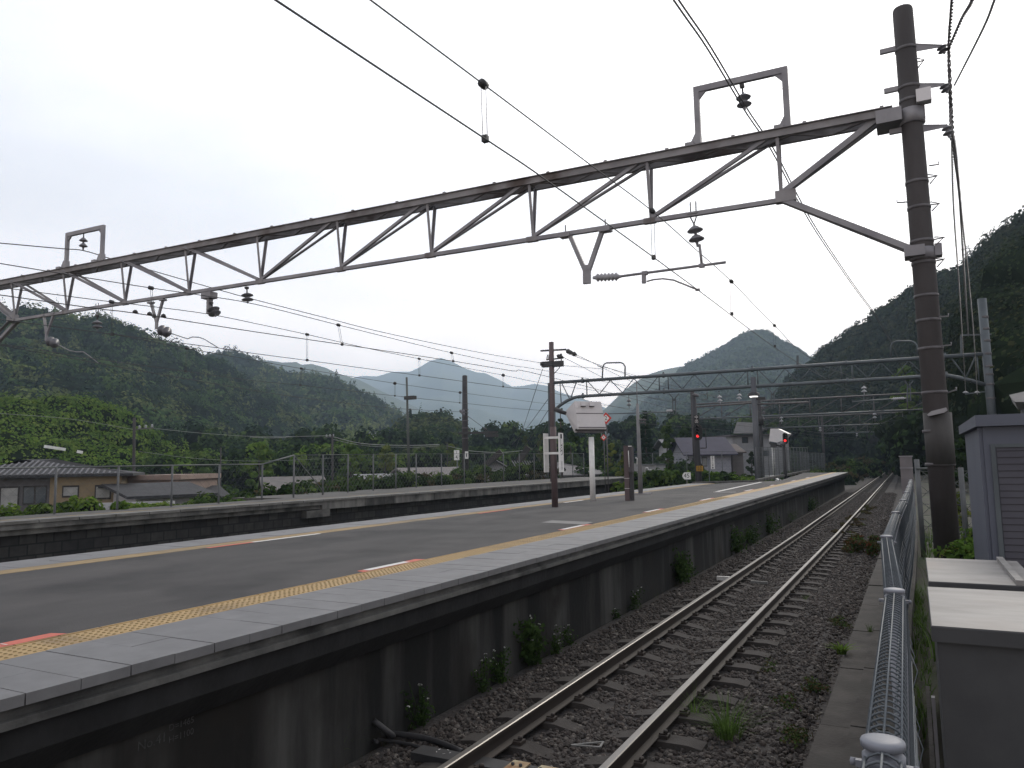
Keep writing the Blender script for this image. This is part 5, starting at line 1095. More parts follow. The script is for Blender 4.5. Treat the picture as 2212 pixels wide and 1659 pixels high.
# ------------------------------------------------------------------ houses
roof_tile = mat('roof_tiles', (.020,.020,.023),(.033,.033,.037),2,.85); wall_tan = mat('wall_tan',(.20,.155,.10),(.25,.195,.125),1.2,.9); wall_gry = mat('wall_grey',(.075,.07,.075),(.10,.095,.10),1.5,.9)
wall_wh = mat('wall_pale',(.30,.30,.32),(.36,.36,.38),1,.9); glass = mat('window_glass',(.05,.06,.07),(.09,.10,.11),.8,.12); curtain = mat('curtain',(.30,.30,.29),(.22,.22,.22),3,.8); roof_sheet = mat('roof_sheet',(.085,.085,.095),(.12,.12,.13),1,.8); roof_blue = mat('roof_blue_grey',(.030,.028,.048),(.040,.037,.06),1,.85); eave_dk = mat('eave_dark',(.03,.028,.028),(.045,.04,.04),2); wall_pink = mat('wall_pinkish',(.21,.155,.13),(.25,.19,.16),1,.9)
def roof_mesh(A, B, d, z1_, z2, kind, oh_=.5, rin=.5):
    """A,B ground ends of the eave towards the camera, d = vector to the back"""
    A = Vector(A); B = Vector(B); u = (B-A).normalized(); v = Vector(d).normalized(); D = Vector(d).length; L_ = (B-A).length
    P = lambda a, b, z: A+u*a+v*b+Vector((0,0,z))
    e = [P(-oh_,-oh_,z1_), P(L_+oh_,-oh_,z1_), P(L_+oh_,D+oh_,z1_), P(-oh_,D+oh_,z1_)]
    m = MB()
    if kind == 'hip':
        k = min(L_, D)*rin; r0, r1 = P(k, D/2, z2), P(L_-k, D/2, z2); m.add(e+[r0,r1]+[p-Vector((0,0,.12)) for p in e], [(0,1,5,4),(1,2,5),(2,3,4,5),(3,0,4),(9,8,7,6),(0,6,7,1),(1,7,8,2),(2,8,9,3),(3,9,6,0)])
    elif kind == 'gable':
        r0, r1 = P(-oh_, D/2, z2), P(L_+oh_, D/2, z2); w_ = Vector((0,0,-.12)); V = e+[r0,r1]+[p+w_ for p in e]+[r0+w_,r1+w_]
        m.add(V, [(0,1,5,4),(2,3,4,5),(7,6,10,11),(9,8,11,10),(0,6,7,1),(2,8,9,3),(0,4,10,6),(4,3,9,10),(1,7,11,5),(5,11,8,2)])
    elif kind == 'gable_front':
        r0, r1 = P(L_/2,-oh_,z2), P(L_/2,D+oh_,z2); w_ = Vector((0,0,-.12)); V = e+[r0,r1]+[p+w_ for p in e]+[r0+w_,r1+w_]
        m.add(V, [(0,4,5,3),(1,2,5,4),(6,9,11,10),(7,10,11,8),(0,6,10,4),(1,4,10,7),(3,5,11,9),(2,8,11,5),(0,3,9,6),(1,7,8,2)])
    else: m.add(e+[p-Vector((0,0,.25)) for p in e], [(0,1,2,3),(7,6,5,4),(0,4,5,1),(1,5,6,2),(2,6,7,3),(3,7,4,0)])
    return m
def house(label, A, B, depth, z0, z1_, z2, kind, wm, rm, wins=(), cat='house', name='house', oh_=.5, rin=.5, split=None, group=None):
    A = Vector((A.x,A.y,0)); B = Vector((B.x,B.y,0)); u = (B-A).normalized(); v = Vector((-u.y,u.x,0)); d = v*depth; L_ = (B-A).length
    t = thing(name, label, cat, (A.x,A.y,z0), group)
    def blk(a0, a1, m_, nm='wall'):
        m = MB(); q = [A+u*a0, A+u*a1, A+u*a1+d, A+u*a0+d]; m.prism([p+Vector((0,0,z0)) for p in q], (0,0,z1_-z0)); m.build(nm, m_, t)
    if split: blk(0, L_*split[0]-.01, wm); blk(L_*split[0], L_, split[1])
    else: blk(0, L_, wm)
    if kind == 'gable': 
        for a in (0.01, L_-.01):
            m = MB(); p = A+u*a; m.prism([p+Vector((0,0,z1_)), p+d+Vector((0,0,z1_)), p+d/2+Vector((0,0,z2-.1))], u*(.15 if a < 1 else -.15)); m.build('gable', wm, t)
    if kind == 'gable_front': m = MB(); m.prism([A+Vector((0,0,z1_)), B+Vector((0,0,z1_)), A.lerp(B,.5)+Vector((0,0,z2-.1))], v*.15); m.build('gable', wm, t)
    roof_mesh(A, B, d, z1_+.02, z2, kind, oh_, rin).build('roof', rm, t)
    for (f0, f1, za, zb, pm) in wins:
        a, b = A+u*(L_*f0)-v*.03, A+u*(L_*f1)-v*.03; m = MB(); m.prism([a+Vector((0,0,za)), b+Vector((0,0,za)), b+Vector((0,0,zb)), a+Vector((0,0,zb))], v*.05); fr = m.build('window', eave_dk, t)
        n_ = 2 if (f1-f0)*L_ > .9 else 1
        for i in range(n_):
            g0, g1_ = a.lerp(b,(i+.08)/n_)-v*.01, a.lerp(b,(i+.92)/n_)-v*.01; m = MB(); m.prism([g0+Vector((0,0,za+.08)), g1_+Vector((0,0,za+.08)), g1_+Vector((0,0,zb-.08)), g0+Vector((0,0,zb-.08))], v*.012); m.build('pane', pm, fr)
    return t, A, u, v, L_
zof = lambda x, y, d: od(x, y, d).z
# left house
dp = 34; A, B = od(-190,1060,dp-2), od(262,1060,dp+1); zE, zR = zof(60,1027,dp), zof(143,991,dp+3); z0h = -3.9
fr = lambda px_: (px_+190)/452
t, A_, u_, v_, L_ = house('long house with dark hipped tile roof and tan walls behind the low fence', A, B, 7.5, z0h, zE, zR, 'hip', wall_gry, roof_tile, [(fr(-10),fr(32),zof(20,1098,dp),zof(20,1050,dp),curtain), (fr(40),fr(92),zof(60,1090,dp),zof(60,1049,dp),glass), (fr(126),fr(164),zof(140,1075,dp),zof(140,1049,dp),curtain), (fr(200),fr(238),zof(220,1080,dp),zof(220,1048,dp),curtain)], rin=.62, split=(fr(98), wall_tan))
m = MB()
for k in range(34):                             # raised ribs on the hip roof front
    f = k/33; p0 = A_+u_*(L_*f)-v_*.5; kk = min(L_,7.5)*.62; q = A_+u_*(min(max(L_*f,kk),L_-kk))+v_*3.75
    f2 = 1.0 if (kk <= L_*f <= L_-kk) else min(L_*f, L_-L_*f)/kk
    P0 = p0+Vector((0,0,zE+.03)); Q = A_+u_*(L_*f)+v_*(3.75*f2-.5*(1-f2)); m.bar(P0, Q+Vector((0,0,zE+.05+(zR-zE)*f2)), .07, .05)
build_each(m, 'roof_rib', roof_sheet, t)
A, B = od(272,1060,38), od(386,1060,38); house('low flat roofed annex with pinkish wall right of the hipped house', A, B, 5, -3.9, zof(330,1027,38), 0, 'flat', wall_pink, wall_pink, oh_=.15, cat='annex', name='annex')
A, B = od(295,1070,33), od(430,1070,35); house('low dark roofed outbuilding with pale front before the annex', A, B, 5, -3.9, zof(300,1072,33), zof(340,1043,35), 'gable', wall_wh, roof_tile, [(.1,.6,-1.6,-.9,glass)], cat='outbuilding', name='outbuilding', oh_=.6)
A, B = od(388,1075,39), od(470,1075,40); house('very low lean-to roof among the weeds right of the dark outbuilding', A, B, 5, -3.9, zof(430,1075,39), zof(430,1050,41), 'gable', wall_gry, roof_tile, cat='outbuilding', name='outbuilding', oh_=.6)
p, q = od(205,1087,29), od(376,1082,29); m = MB(); m.bar(p-Vector((0,0,.35)), q-Vector((0,0,.35)), .2, .7, up=(0,0,1)); tag(m.build('block_wall', wall_wh, origin=p), 'low white block wall in front of the hipped house', 'wall')
A, B = od(586,1060,47), od(690,1060,48); house('tile roofed house sunk low behind the start of the tall fence', A, B, 6, -4, zof(610,1058,47), zof(640,1029,50), 'gable', wall_gry, mat('old_tiles',(.075,.07,.068),(.11,.10,.095),2), oh_=.6)
A, B = od(790,1060,60), od(880,1060,61); house('house with pale sheet roof behind the fence near the slim lamp pole', A, B, 7, -4, zof(800,1045,60), zof(840,1023,63), 'gable', wall_wh, mat('pale_sheet_roof',(.15,.155,.165),(.19,.19,.20),1), oh_=.6, rin=.5)
A, B = od(895,1060,66), od(1010,1050,68); house('wide house with grey brown roof left of the dark concrete pole', A, B, 8, -4, zof(950,1032,66), zof(950,1009,70), 'gable', wall_wh, mat('brown_grey_roof',(.11,.10,.10),(.14,.125,.12),1), [(.3,.5,-1.3,-.3,glass)], oh_=.6)
A, B = od(1038,1030,64), od(1104,1030,64); t, A_, u_, v_, L_ = house('house with white gable wall and steep dark bargeboards near the brown pole', A, B, 9, -4, zof(1060,1021,64), zof(1088,993,64), 'gable_front', wall_wh, roof_tile, oh_=.4)
for (x0,y0),(x1,y1) in (((1030,1021),(1083,975)), ((1120,996),(1142,966))):
    a, b_ = od(x0,y0,62.5), od(x1,y1,62.5); m = MB(); m.bar(a, b_, .5, .45); m.build('ridge_beam', eave_dk, t)
m = MB()
for k in range(9): a, b_ = od(1106+k*5.4,995,63.2), od(1124+k*5.4,1025,63.0); m.bar(a, b_, .13, .05)
build_each(m, 'roof_batten', mat('pale_batten',(.30,.30,.31),(.24,.24,.25),2), t)
A, B = od(1212,1030,66), od(1316,1030,70); house('house with low wide grey roof behind the white post', A, B, 8, -4, zof(1250,1026,66), zof(1262,998,70), 'hip', wall_gry, mat('grey_slate',(.105,.10,.105),(.135,.13,.13),1), oh_=.6, rin=.6)
A, B = od(1452,1000,92), od(1500,1000,92); house('house with a pale grey pitched roof half hidden by the blue roofed house', A, B, 8, -1, zof(1470,966,92), zof(1492,947,95), 'gable', wall_wh, roof_sheet, [(.2,.5,zof(1470,992,92),zof(1470,975,92),glass)], oh_=.8)
A, B = od(1487,1010,80), od(1580,1010,80); house('house with big blue grey roof and pale wall right of the signal mast', A, B, 8, -1, zof(1530,982,80), zof(1530,944,84), 'gable', mat('wall_lilac_grey',(.28,.28,.32),(.33,.33,.37),1.), roof_blue, [(.1,.2,zof(1500,1004,80),zof(1500,990,80),glass),(.32,.44,zof(1500,1008,80),zof(1500,988,80),curtain)], oh_=.6)
A, B = od(1582,1000,82), od(1606,1000,82); house('narrow brown sided lean-to between the blue roofed house and the two storey block', A, B, 7, -1, zof(1590,977,82), zof(1590,958,84), 'gable', mat('wall_brown_grey',(.13,.115,.11),(.16,.14,.135),1), mat('brown_roof',(.05,.035,.035),(.06,.045,.045),1), cat='lean-to', name='lean_to', oh_=.3)
A, B = od(1584,1000,96), od(1706,1000,97); t, A_, u_, v_, L_ = house('two storey grey block with one dark square window behind the grey middle column', A, B, 9, -1, zof(1640,938,96), 0, 'flat', mat('wall_block_grey',(.26,.26,.27),(.32,.32,.33),1), wall_gry, [((1605-1584)/122,(1618-1584)/122,zof(1610,957,96),zof(1610,944,96),glass), ((1665-1584)/122,(1680-1584)/122,zof(1670,960,96),zof(1670,945,96),glass), ((1650-1584)/122,(1662-1584)/122,zof(1655,985,96),zof(1655,973,96),glass)], oh_=.4)
m = MB(); a, b_ = od(1584,938,95.5), od(1640,938,95.5); m.prism([a+Vector((0,0,.1)), b_+Vector((0,0,.1)), od(1633,914,95.5), od(1592,911,95.5)], (0,.6,0)); m.build('parapet', MATS['wall_block_grey'], t)
# white parked cars seen through the fence
def car(px_, py_, dep, rz, label):
    p = od(px_, py_, dep); t = thing('parked_car', label, 'car', (p.x,p.y,-1.), 'white cars parked by the grey block', rz)
    def tr(v): c_, s_ = math.cos(0), math.sin(0); return Vector((p.x,p.y,-1.))+Vector(v)
    m = MB(); prf = [(-1.9,.3),(-1.9,.85),(-1.75,.95),(-1.1,1.0),(-.75,1.42),(.65,1.45),(1.2,1.0),(1.75,.92),(1.9,.75),(1.9,.3)]
    m.prism([tr((x,-.8,z)) for x, z in prf], (0,1.6,0)); m.build('body', white_p, t)
    m = MB(); m.prism([tr((x,-.81,z)) for x, z in ((-1.02,1.02),(-.72,1.36),(.6,1.38),(1.05,1.02))], (0,.008,0)); m.prism([tr((x,-.7,z)) for x, z in ((-1.14,1.02),(-.80,1.38),(-.82,1.38),(-1.16,1.02))], (0,1.4,0)); m.build('window', glass, t)
    for x in (-1.2,1.2):
        for y in (-.74,.6): m = MB(); m.lathe(tr((x,y,.3)), [(0,0),(.3,0),(.3,.15),(0,.15)], 14, (0,1,0)); m.build('wheel', dark_iron, t)
car(1656,988,86,0,'white car parked left of the far monitor post'); car(1678,990,87,0,'white car parked right of the far monitor post')
# distant small houses on the slope
for i, (x0, x1, yt_, yb_, dist, lb) in enumerate(((1011,1030,932,941,420,'tiny white walled house on the far hillside'), (1112,1128,929,936,430,'tiny pale roof on the far hillside'))):
    pass
for x0, x1, yt_, yb_, lb in ((796,818,936.5,941,'tiny white walled house high among the trees left of the slim lamp pole'), (851,866,933.5,939,'tiny house with pale roof behind the slim lamp pole')):
    A, B = od(x0,yb_,330), od(x1,yb_,330); zb_ = zof((x0+x1)/2, yb_, 330); house(lb, A, B, 6, zb_-2, zb_, zof(x0, yt_-2.5, 333), 'gable', white_p, roof_sheet, oh_=.5)
# utility poles in the village
def upole(x, yt_, yb_, dep, label, arms=(), w_=.14):
    a, b = od(x+1, yb_, dep), od(x, yt_, dep); t = thing('utility_pole', label, 'utility pole', (a.x,a.y,-4)); m = MB(); m.tube([(a.x,a.y,-4),(b.x,b.y,b.z)], w_, 10, r2=w_*.75); m.build('pole', conc_pole, t)
    for (xa_, ya_, xb_, yb2_) in arms:
        p, q = od(xa_,ya_,dep), od(xb_,yb2_,dep); m = MB(); m.bar(p, q, .09, .09); m.build('crossarm', band_m, t)
        for k in range(3): c = p.lerp(q, .25+.33*k); m = MB(); m.lathe(c, [(.0,.02),(.10,.05),(.07,.18),(.10,.24),(0,.32)], 8); m.build('insulator', porc_w, t)
upole(290, 902, 1080, 62, 'utility pole with one crossarm right of the hipped house', ((291,928,332,924),))
upole(477, 966, 1066, 48, 'thin short pole standing beyond the low fence', (), .05)
upole(718, 938, 1025, 85, 'utility pole among the bright bushes where the power lines bend', ((700,945,722,943),))
upole(966, 958, 985, 110, 'short utility pole left of the dark concrete pole', (), .12)
PL = 'power lines across the village'
def pl(label, pts, dep, r=.03):
    wire('power_line', label, [od(x,y,d) for (x,y),d in zip(pts, dep if isinstance(dep,(list,tuple)) else [dep]*len(pts))], r, 5, PL, mt=MATS.get('line_pale') or mat('line_pale',(.22,.23,.22),(.26,.27,.26),3))
pl('thin line rising from the village pole towards the left edge', [(291,928),(150,905),(0,893)], [62,60,58], .015)
pl('bundle of lines sagging right from the crossarm pole', [(330,925),(440,936),(560,943),(690,942)], [62,68,76,85], .02)
pl('lower line sagging right behind the high fence', [(300,975),(420,990),(560,996),(718,990)], [62,68,76,85], .015)
pl('bright line from the bushes pole sagging to the small pole', [(718,943),(770,956),(823,961),(900,962),(949,960)], [85,90,95,102,110], .05)
pl('line just under the bright one between the two village poles', [(718,949),(770,960),(823,965),(900,966),(949,963)], [85,90,95,102,110], .03)
pl('bright line from the small pole sagging right to the dark beams', [(966,963),(1010,973),(1060,977),(1106,976),(1150,970)], [110,108,105,100,95], .05)
pl('line on the left meeting the bushes pole', [(540,944),(590,946),(640,943),(717,941)], [76,79,82,85], .03)

# white guard rails on the green slope
for a, b, lb in (((95,964),(142,971),'longer white guard rail piece on the green slope above the hipped roof'), ((166,975),(179,977.5),'short white guard rail piece right of the longer one')):
    p, q = oh(*a,88), oh(*b,88); m = MB(); m.bar(p, q, .06, .28, up=(0,0,1))
    tag(m.build('guard_rail', white_p, origin=p), lb, 'guard rail', 'guard rails on the slope')
# small lattice tower on the right ridge
p = oh(2095,600,330); t = thing('transmission_tower', 'tiny hazy lattice tower above the right hill beside the cables', 'tower', p); q = oh(2095,529,330); H_ = q.z-p.z; m = MB()
w0 = 3.6
for k in range(7):
    f0, f1 = k/7, (k+1)/7; wa, wb = w0*(1-f0*.75)/2, w0*(1-f1*.75)/2; za, zb = p.z+H_*f0, p.z+H_*f1
    for s in (-1,1):
        m.bar((p.x+s*wa,p.y,za),(p.x+s*wb,p.y,zb),.22,.22); m.bar((p.x+s*wa,p.y,za),(p.x-s*wb,p.y,zb),.14,.14)
m.build('frame', steel_b, t)
for f in (.55,.72,.89): m = MB(); z = p.z+H_*f; m.bar((p.x-2.4,p.y,z),(p.x+2.4,p.y,z),.2,.2); m.build('arm', steel_b, t)

# ------------------------------------------------------------------ hills and mountains
def fbm(x, y, oct_=5, seed=0):
    r = np.random.default_rng(seed); out_ = np.zeros_like(x, dtype=float); amp = 1.
    for o in range(oct_):
        a = r.random(6)*6.28; f = 2.0**o
        for k in range(3): out_ += amp*np.sin(f*(x*math.cos(a[k])+y*math.sin(a[k]))+a[k+3])*np.cos(f*.8*(x*math.sin(a[k]+1)-y*math.cos(a[k]+1))+a[(k+4)%6])
        amp *= .5
    return out_/3
def hill(name, sky_, dr, df, base, mt, nx=160, ns=40, rough=.0, nscale=.02, label=None, lower=0., seed=1, power=1., rot=0.):
    """slope from a front foot (distance df) up to a skyline (photo x, y) standing at distance dr, and down behind"""
    px_ = np.linspace(sky_[0][0], sky_[-1][0], nx); py_ = np.interp(px_, [p[0] for p in sky_], [p[1] for p in sky_])
    DR = np.interp(px_, *zip(*dr)) if isinstance(dr, (list,tuple)) else np.full(nx, float(dr)); DF = np.interp(px_, *zip(*df)) if isinstance(df, (list,tuple)) else np.full(nx, float(df))
    S = np.concatenate([np.linspace(0,1,ns), 1+np.linspace(.08,1,8)]); V = np.zeros((len(S), nx, 3))
    for i in range(nx):
        top = oh(px_[i], py_[i], DR[i]); top.z -= lower; az = Vector((top.x, top.y, 0)).normalized()
        bz = base if not isinstance(base, (list,tuple)) else float(np.interp(px_[i], *zip(*base)))
        for j, s in enumerate(S):
            if s <= 1: d = DF[i]+(DR[i]-DF[i])*s; z = bz+(top.z-bz)*s**power
            else: d = DR[i]+min(500,(DR[i]-DF[i])*.9)*(s-1); z = bz+(top.z-bz)*(2-s)
            V[j,i] = (az.x*d, az.y*d, z)
    if rough:
        n_ = fbm(V[...,0]*nscale, V[...,1]*nscale, 5, seed); env = np.clip(np.minimum(S*4, np.where(S <= 1, (1-S)*3.0+.0, .3)), 0, 1)[:,None]
        V[...,2] += n_*rough*env - rough*.35*env
    m_, n_ = V.shape[:2]; idx = np.arange(m_*n_).reshape(m_, n_); F = np.stack([idx[:-1,:-1].ravel(), idx[:-1,1:].ravel(), idx[1:,1:].ravel(), idx[1:,:-1].ravel()], 1)
    o = np_mesh(name, V.reshape(-1,3), F, mt, smooth=True); tag(o, label, None, kind='structure'); return V[:ns]
def leaf_cloud(centers, radii, nper, size, squash=.85, seed=0, shell=.55, jit=.33):
    """many small tilted leaf clumps around crown centres; returns vertices and quads"""
    r = np.random.default_rng(seed); c = np.asarray(centers, float); n = len(c); radii = np.asarray(radii, float)
    d = r.normal(size=(n, nper, 3)); d /= np.linalg.norm(d, axis=2, keepdims=True); d[...,2] = np.where(d[...,2] < -.35, -d[...,2], d[...,2])
    lob = r.normal(size=(n, 9, 3)); lob /= np.linalg.norm(lob, axis=2, keepdims=True)
    bump = 1+.42*np.max(np.einsum('nij,nkj->nik', d, lob)**5, axis=2)-.30
    rr = radii[:,None]*(shell+(1-shell)*r.random((n,nper))**.6)*bump
    p = c[:,None,:]+d*rr[...,None]*np.array([1,1,squash])
    sz = np.asarray(size, float)*np.ones(n); s = sz[:,None]*(.6+.8*r.random((n,nper)))
    nrm = d+r.normal(size=d.shape)*jit; nrm /= np.linalg.norm(nrm, axis=2, keepdims=True)
    t = np.cross(nrm, r.normal(size=d.shape)); t /= np.linalg.norm(t, axis=2, keepdims=True)+1e-9; b = np.cross(nrm, t)
    t *= s[...,None]*.5; b *= s[...,None]*.5*(.55+.6*r.random((n,nper,1)))
    V = np.stack([p-t-b*.3, p+b-t*.2, p+t+b*.2, p-b+t*.3], 2).reshape(-1,3); F = np.arange(len(V)).reshape(-1,4); return V, F
ICO = None
def ico_pts():
    global ICO
    if ICO is None:
        import bmesh
        bm = bmesh.new(); bmesh.ops.create_icosphere(bm, subdivisions=1, radius=1); ICO = (np.array([v.co[:] for v in bm.verts]), np.array([[v.index for v in f.verts] for f in bm.faces])); bm.free()
    return ICO
def cores(centers, radii, squash=.85, f=.74, seed=3):
    v, fc = ico_pts(); c = np.asarray(centers, float); n = len(c); r = np.random.default_rng(seed)
    V = c[:,None,:]+v[None]*(np.asarray(radii)[:,None,None]*f)*np.array([1,1,squash])*(1+.25*(r.random((n,len(v),1))-.5)); F = (fc[None]+np.arange(n)[:,None,None]*len(v)).reshape(-1,3); return V.reshape(-1,3), F
def forest(name, label, grid, n, r0, r1, nper, size, mats, seed=0, cone=0., smin=0., smax=1., cat='forest', squash=.85, smp=.8, bias=1., zoff=.5):
    """tree crowns over a hill slope; cone: share of pointed conifers"""
    r = np.random.default_rng(seed); g = grid; m_, nx = g.shape[:2]
    s = (smin+(smax-smin)*r.random(n)**bias)*(m_-1.001); a = r.random(n)*(nx-1.001); i, j = s.astype(int), a.astype(int); fi, fj = (s-i)[:,None], (a-j)[:,None]
    p = g[i,j]*(1-fi)*(1-fj)+g[i+1,j]*fi*(1-fj)+g[i,j+1]*(1-fi)*fj+g[i+1,j+1]*fi*fj
    # ridge row of trees
    k = max(8, int(n*.10)); a = np.linspace(0, nx-1.01, k); j = a.astype(int); fj = (a-j)[:,None]
    if smax >= 1: p = np.vstack([p, g[-1,j]*(1-fj)+g[-1,j+1]*fj])
    R_ = r0+(r1-r0)*r.random(len(p)); p[:,2] += R_*zoff
    sel = r.integers(0, len(mats), len(p))
    # large patches of one kind
    ph = fbm(p[:,0]*.02, p[:,1]*.02, 3, seed+5); sel = np.clip(((ph+.9)/1.8*len(mats)+r.random(len(p))*len(mats)*.8-len(mats)*.4).astype(int), 0, len(mats)-1)
    iscone = (r.random(len(p)) < cone)
    if not np.isscalar(size): size = np.clip(np.hypot(p[:,0],p[:,1])*size[0], size[1], size[2])
    size = np.asarray(size)*np.ones(len(p))
    V, F, MI = [], [], []; off = 0
    for ci in (0, 1):
        msk = iscone == bool(ci)
        if not msk.any(): continue
        c, rad_, ss = p[msk], R_[msk], sel[msk]
        if ci == 0: v, f = leaf_cloud(c, rad_, nper, size[msk], squash, seed+ci, .78, .22)
        else:
            v, f = leaf_cloud(c, rad_*.62, nper, size[msk]*.9, 2.3, seed+ci, .3); vv = v.reshape(len(c), -1, 3); h = (vv[...,2]-c[:,None,2])/(rad_[:,None]*1.5); kx = np.clip(1-.85*np.clip(h*.5+.45,0,1), .08, 1)*1.5
            vv[...,:2] = c[:,None,:2]+(vv[...,:2]-c[:,None,:2])*kx[...,None]; v = vv.reshape(-1,3)
        V.append(v); F.append(f+off); off += len(v); MI.append(np.repeat(ss, nper))
    o = np_mesh(name, np.vstack(V), np.vstack(F), mats, np.concatenate(MI)); tag(o, label, cat, kind='stuff')
    v, f = cores(p, R_, squash if cone < .5 else 1.2); np_mesh('dark_crown_fill', v, f, core_m, parent=o)  # added dark blobs, not branches: they close the crowns and darken the gaps
    return o
def rot_noise(): pass

# main blue mountain and its neighbours
mt4 = [(700,850),(750,822),(770,814),(783,812),(815,813),(848,803),(885,803),(903,795),(928,780),(953,773),(978,782),(1003,795),(1028,804),(1048,806),(1078,820),(1106,835),(1126,834),(1156,829),(1181,833),(1211,848),(1256,860),(1281,870),(1330,890),(1420,915)]
hill('mountain', mt4, 3600, 1500, -20, mountain_m, 260, 90, 60, .0042, 'hazy blue pointed mountain in the far centre', seed=4)
mt3 = [(470,790),(553,777),(585,779),(610,783),(640,782),(652,788),(673,786),(703,794),(728,806),(748,812),(775,820),(810,838),(860,862),(900,880),(960,930)]
hill('mountain', mt3, 1900, 900, -20, mountain_m, 200, 80, 35, .009, 'blue grey ridge behind the wooded left hill', seed=6)
cone5b = [(1240,930),(1306,884),(1323,868),(1343,848),(1368,828),(1403,808),(1431,799),(1468,792),(1500,790),(1560,790),(1620,800)]
hill('hill', cone5b, 1500, 700, -10, mountain_m, 160, 70, 25, .012, 'hazy shoulder left of the cone shaped hill', seed=8)
cone5 = [(1290,960),(1340,910),(1400,860),(1440,826),(1468,800),(1496,780),(1531,763),(1576,740),(1590,729),(1606,720),(1631,712),(1659,715),(1678,730),(1706,744),(1728,758),(1748,769),(1773,772),(1830,800),(1900,850)]
f_cone = leaf_mat('leaves_cone_hill', [(0.0253,0.0414,0.0207),(0.0391,0.0598,0.0276),(0.0575,0.0805,0.0345)], .05)
G5 = hill('hill', cone5, 1050, 450, -8, mountain_m, 170, 70, 26, .014, 'steep cone shaped wooded hill in the middle right', lower=12, seed=9)
forest('forest', 'dense forest covering the cone shaped hill', G5, 5200, 6, 10, 26, 4.2, [f_cone, f_cone, f_dark], 21, .15)
r2 = [(380,800),(450,775),(487,771),(520,772),(553,784),(578,799),(603,811),(640,815),(678,819),(728,830),(765,845),(803,868),(828,884),(865,908),(885,918),(920,940),(960,960)]
G2h = hill('hill', r2, [(380,640),(960,560)], [(380,330),(960,300)], -5, mountain_m, 150, 50, 14, .025, 'second wooded ridge sloping down to the right behind the left hill', lower=7.5, seed=12)
forest('forest', 'mixed forest on the second ridge sloping down to the right', G2h, 1500, 4.5, 10.5, 140, 1.9, [h_a, h_b, h_c, h_d, h_e], 31, .3)
r1 = [(-420,560),(-200,610),(0,676),(50,679),(130,689),(190,697),(225,702),(262,712),(295,727),(345,747),(400,760),(442,780),(500,810),(560,850),(640,905),(700,945)]
G1h = hill('hill', r1, [(-420,330),(700,400)], [(-420,150),(200,190),(700,230)], -4, f_dark, 150, 50, 11, .035, 'big dark wooded hill filling the left side', lower=7, seed=14)
forest('forest', 'dark broadleaf forest covering the big left hill', G1h, 1500, 3.6, 9.5, 250, 1.15, [h_a, h_b, h_c, h_a, h_d, h_b, h_e], 41, .2)
r0 = [(-250,850),(-80,868),(0,876),(50,884),(140,884),(225,897),(282,929),(320,960),(380,985),(460,1005)]
G0h = hill('hill', r0, [(-250,125),(460,140)], [(-250,78),(460,88)], -4, f_mid, 90, 30, 3, .06, 'nearer bright green overgrown slope behind the hipped house', lower=1.6, seed=15)
forest('overgrowth', 'bright green vines and bushes covering the slope behind the hipped house', G0h, 900, 1.0, 3.8, 230, .36, [f_mid, f_bright, f_vine, f_bright], 51, 0, cat='bushes', squash=.7)
# wooded knoll left of the dark concrete pole
rk = [(840,985),(862,945),(878,912),(900,902),(930,896),(948,900),(972,905),(992,925),(1002,945),(1030,958),(1060,965),(1100,985)]
Gk = hill('knoll', rk, 260, 150, -4, f_dark, 60, 24, 3, .06, 'round wooded knoll left of the dark concrete pole', lower=5, seed=16)
forest('forest', 'hazy broadleaf trees covering the round knoll', Gk, 300, 2.6, 6.2, 150, 1.0, [f_mid, f_dark, f_olive], 61, .05)
# right hill
r6 = [(1640,905),(1686,866),(1696,848),(1716,820),(1741,800),(1756,783),(1778,772),(1791,758),(1816,740),(1828,734),(1843,720),(1866,713),(1891,698),(1898,680),(1916,673),(1941,660),(1966,645),(1978,627),(2032,604),(2063,598),(2114,578),(2142,537),(2173,512),(2212,488),(2330,420),(2600,360)]
G6 = hill('hill', r6, [(1640,330),(1966,270),(2212,190),(2600,150)], [(1640,180),(1960,178),(2000,120),(2080,60),(2212,42),(2600,40)], -.5, f_darkr, 170, 60, 5, .06, 'dark wooded hill rising on the right behind the tall pole', lower=3.8, seed=18, power=.9)
forest('forest', 'dark backlit forest covering the right hill', G6, 2700, 2.2, 5.4, 190, (.0034,.28,.9), [f_darkr, f_darkr, f_darkr2, f_darkr], 71, .06, bias=.75)
# trees in front of the tunnel cutting
def wood_strip(name, label, pts, n, r0_, r1_, nper, size, mats, seed, cat='bushes', squash=.9, spread=2., zb=-.4, cone=0):
    r = np.random.default_rng(seed); P = []
    for k in range(n):
        f = r.random()*(len(pts)-1.001); i = int(f); a, b = pts[i], pts[i+1]; g = f-i
        x = a[0]+(b[0]-a[0])*g+r.normal()*spread; y = a[1]+(b[1]-a[1])*g+r.normal()*spread; h = a[2]+(b[2]-a[2])*g; z = zb+h*r.random()**.8; P.append((x,y,z))
    P = np.array(P); R_ = r0_+(r1_-r0_)*r.random(n); v, f = leaf_cloud(P, R_, nper, size, squash, seed); mi = np.repeat(r.integers(0,len(mats),n), nper)
    o = np_mesh(name, v, f, mats, mi); tag(o, label, cat, kind='stuff'); v, f = cores(P, R_, squash, .62); np_mesh('dark_crown_fill', v, f, core_m, parent=o); return o  # dark filler blobs stand in for the shaded inside of the bushes
def gp(px_, dist): p = oh(px_, 990, dist); return p
def strip_pts(lst): return [(gp(x,d).x, gp(x,d).y, h) for x, d, h in lst]
wood_strip('cutting_trees', 'black green trees around the tunnel mouth', strip_pts([(1690,172,9),(1760,172,10),(1850,176,7),(1882,176,5)]), 260, 1.6, 3.2, 110, .7, [f_darkr, f_dark], 81, 'trees', spread=3)
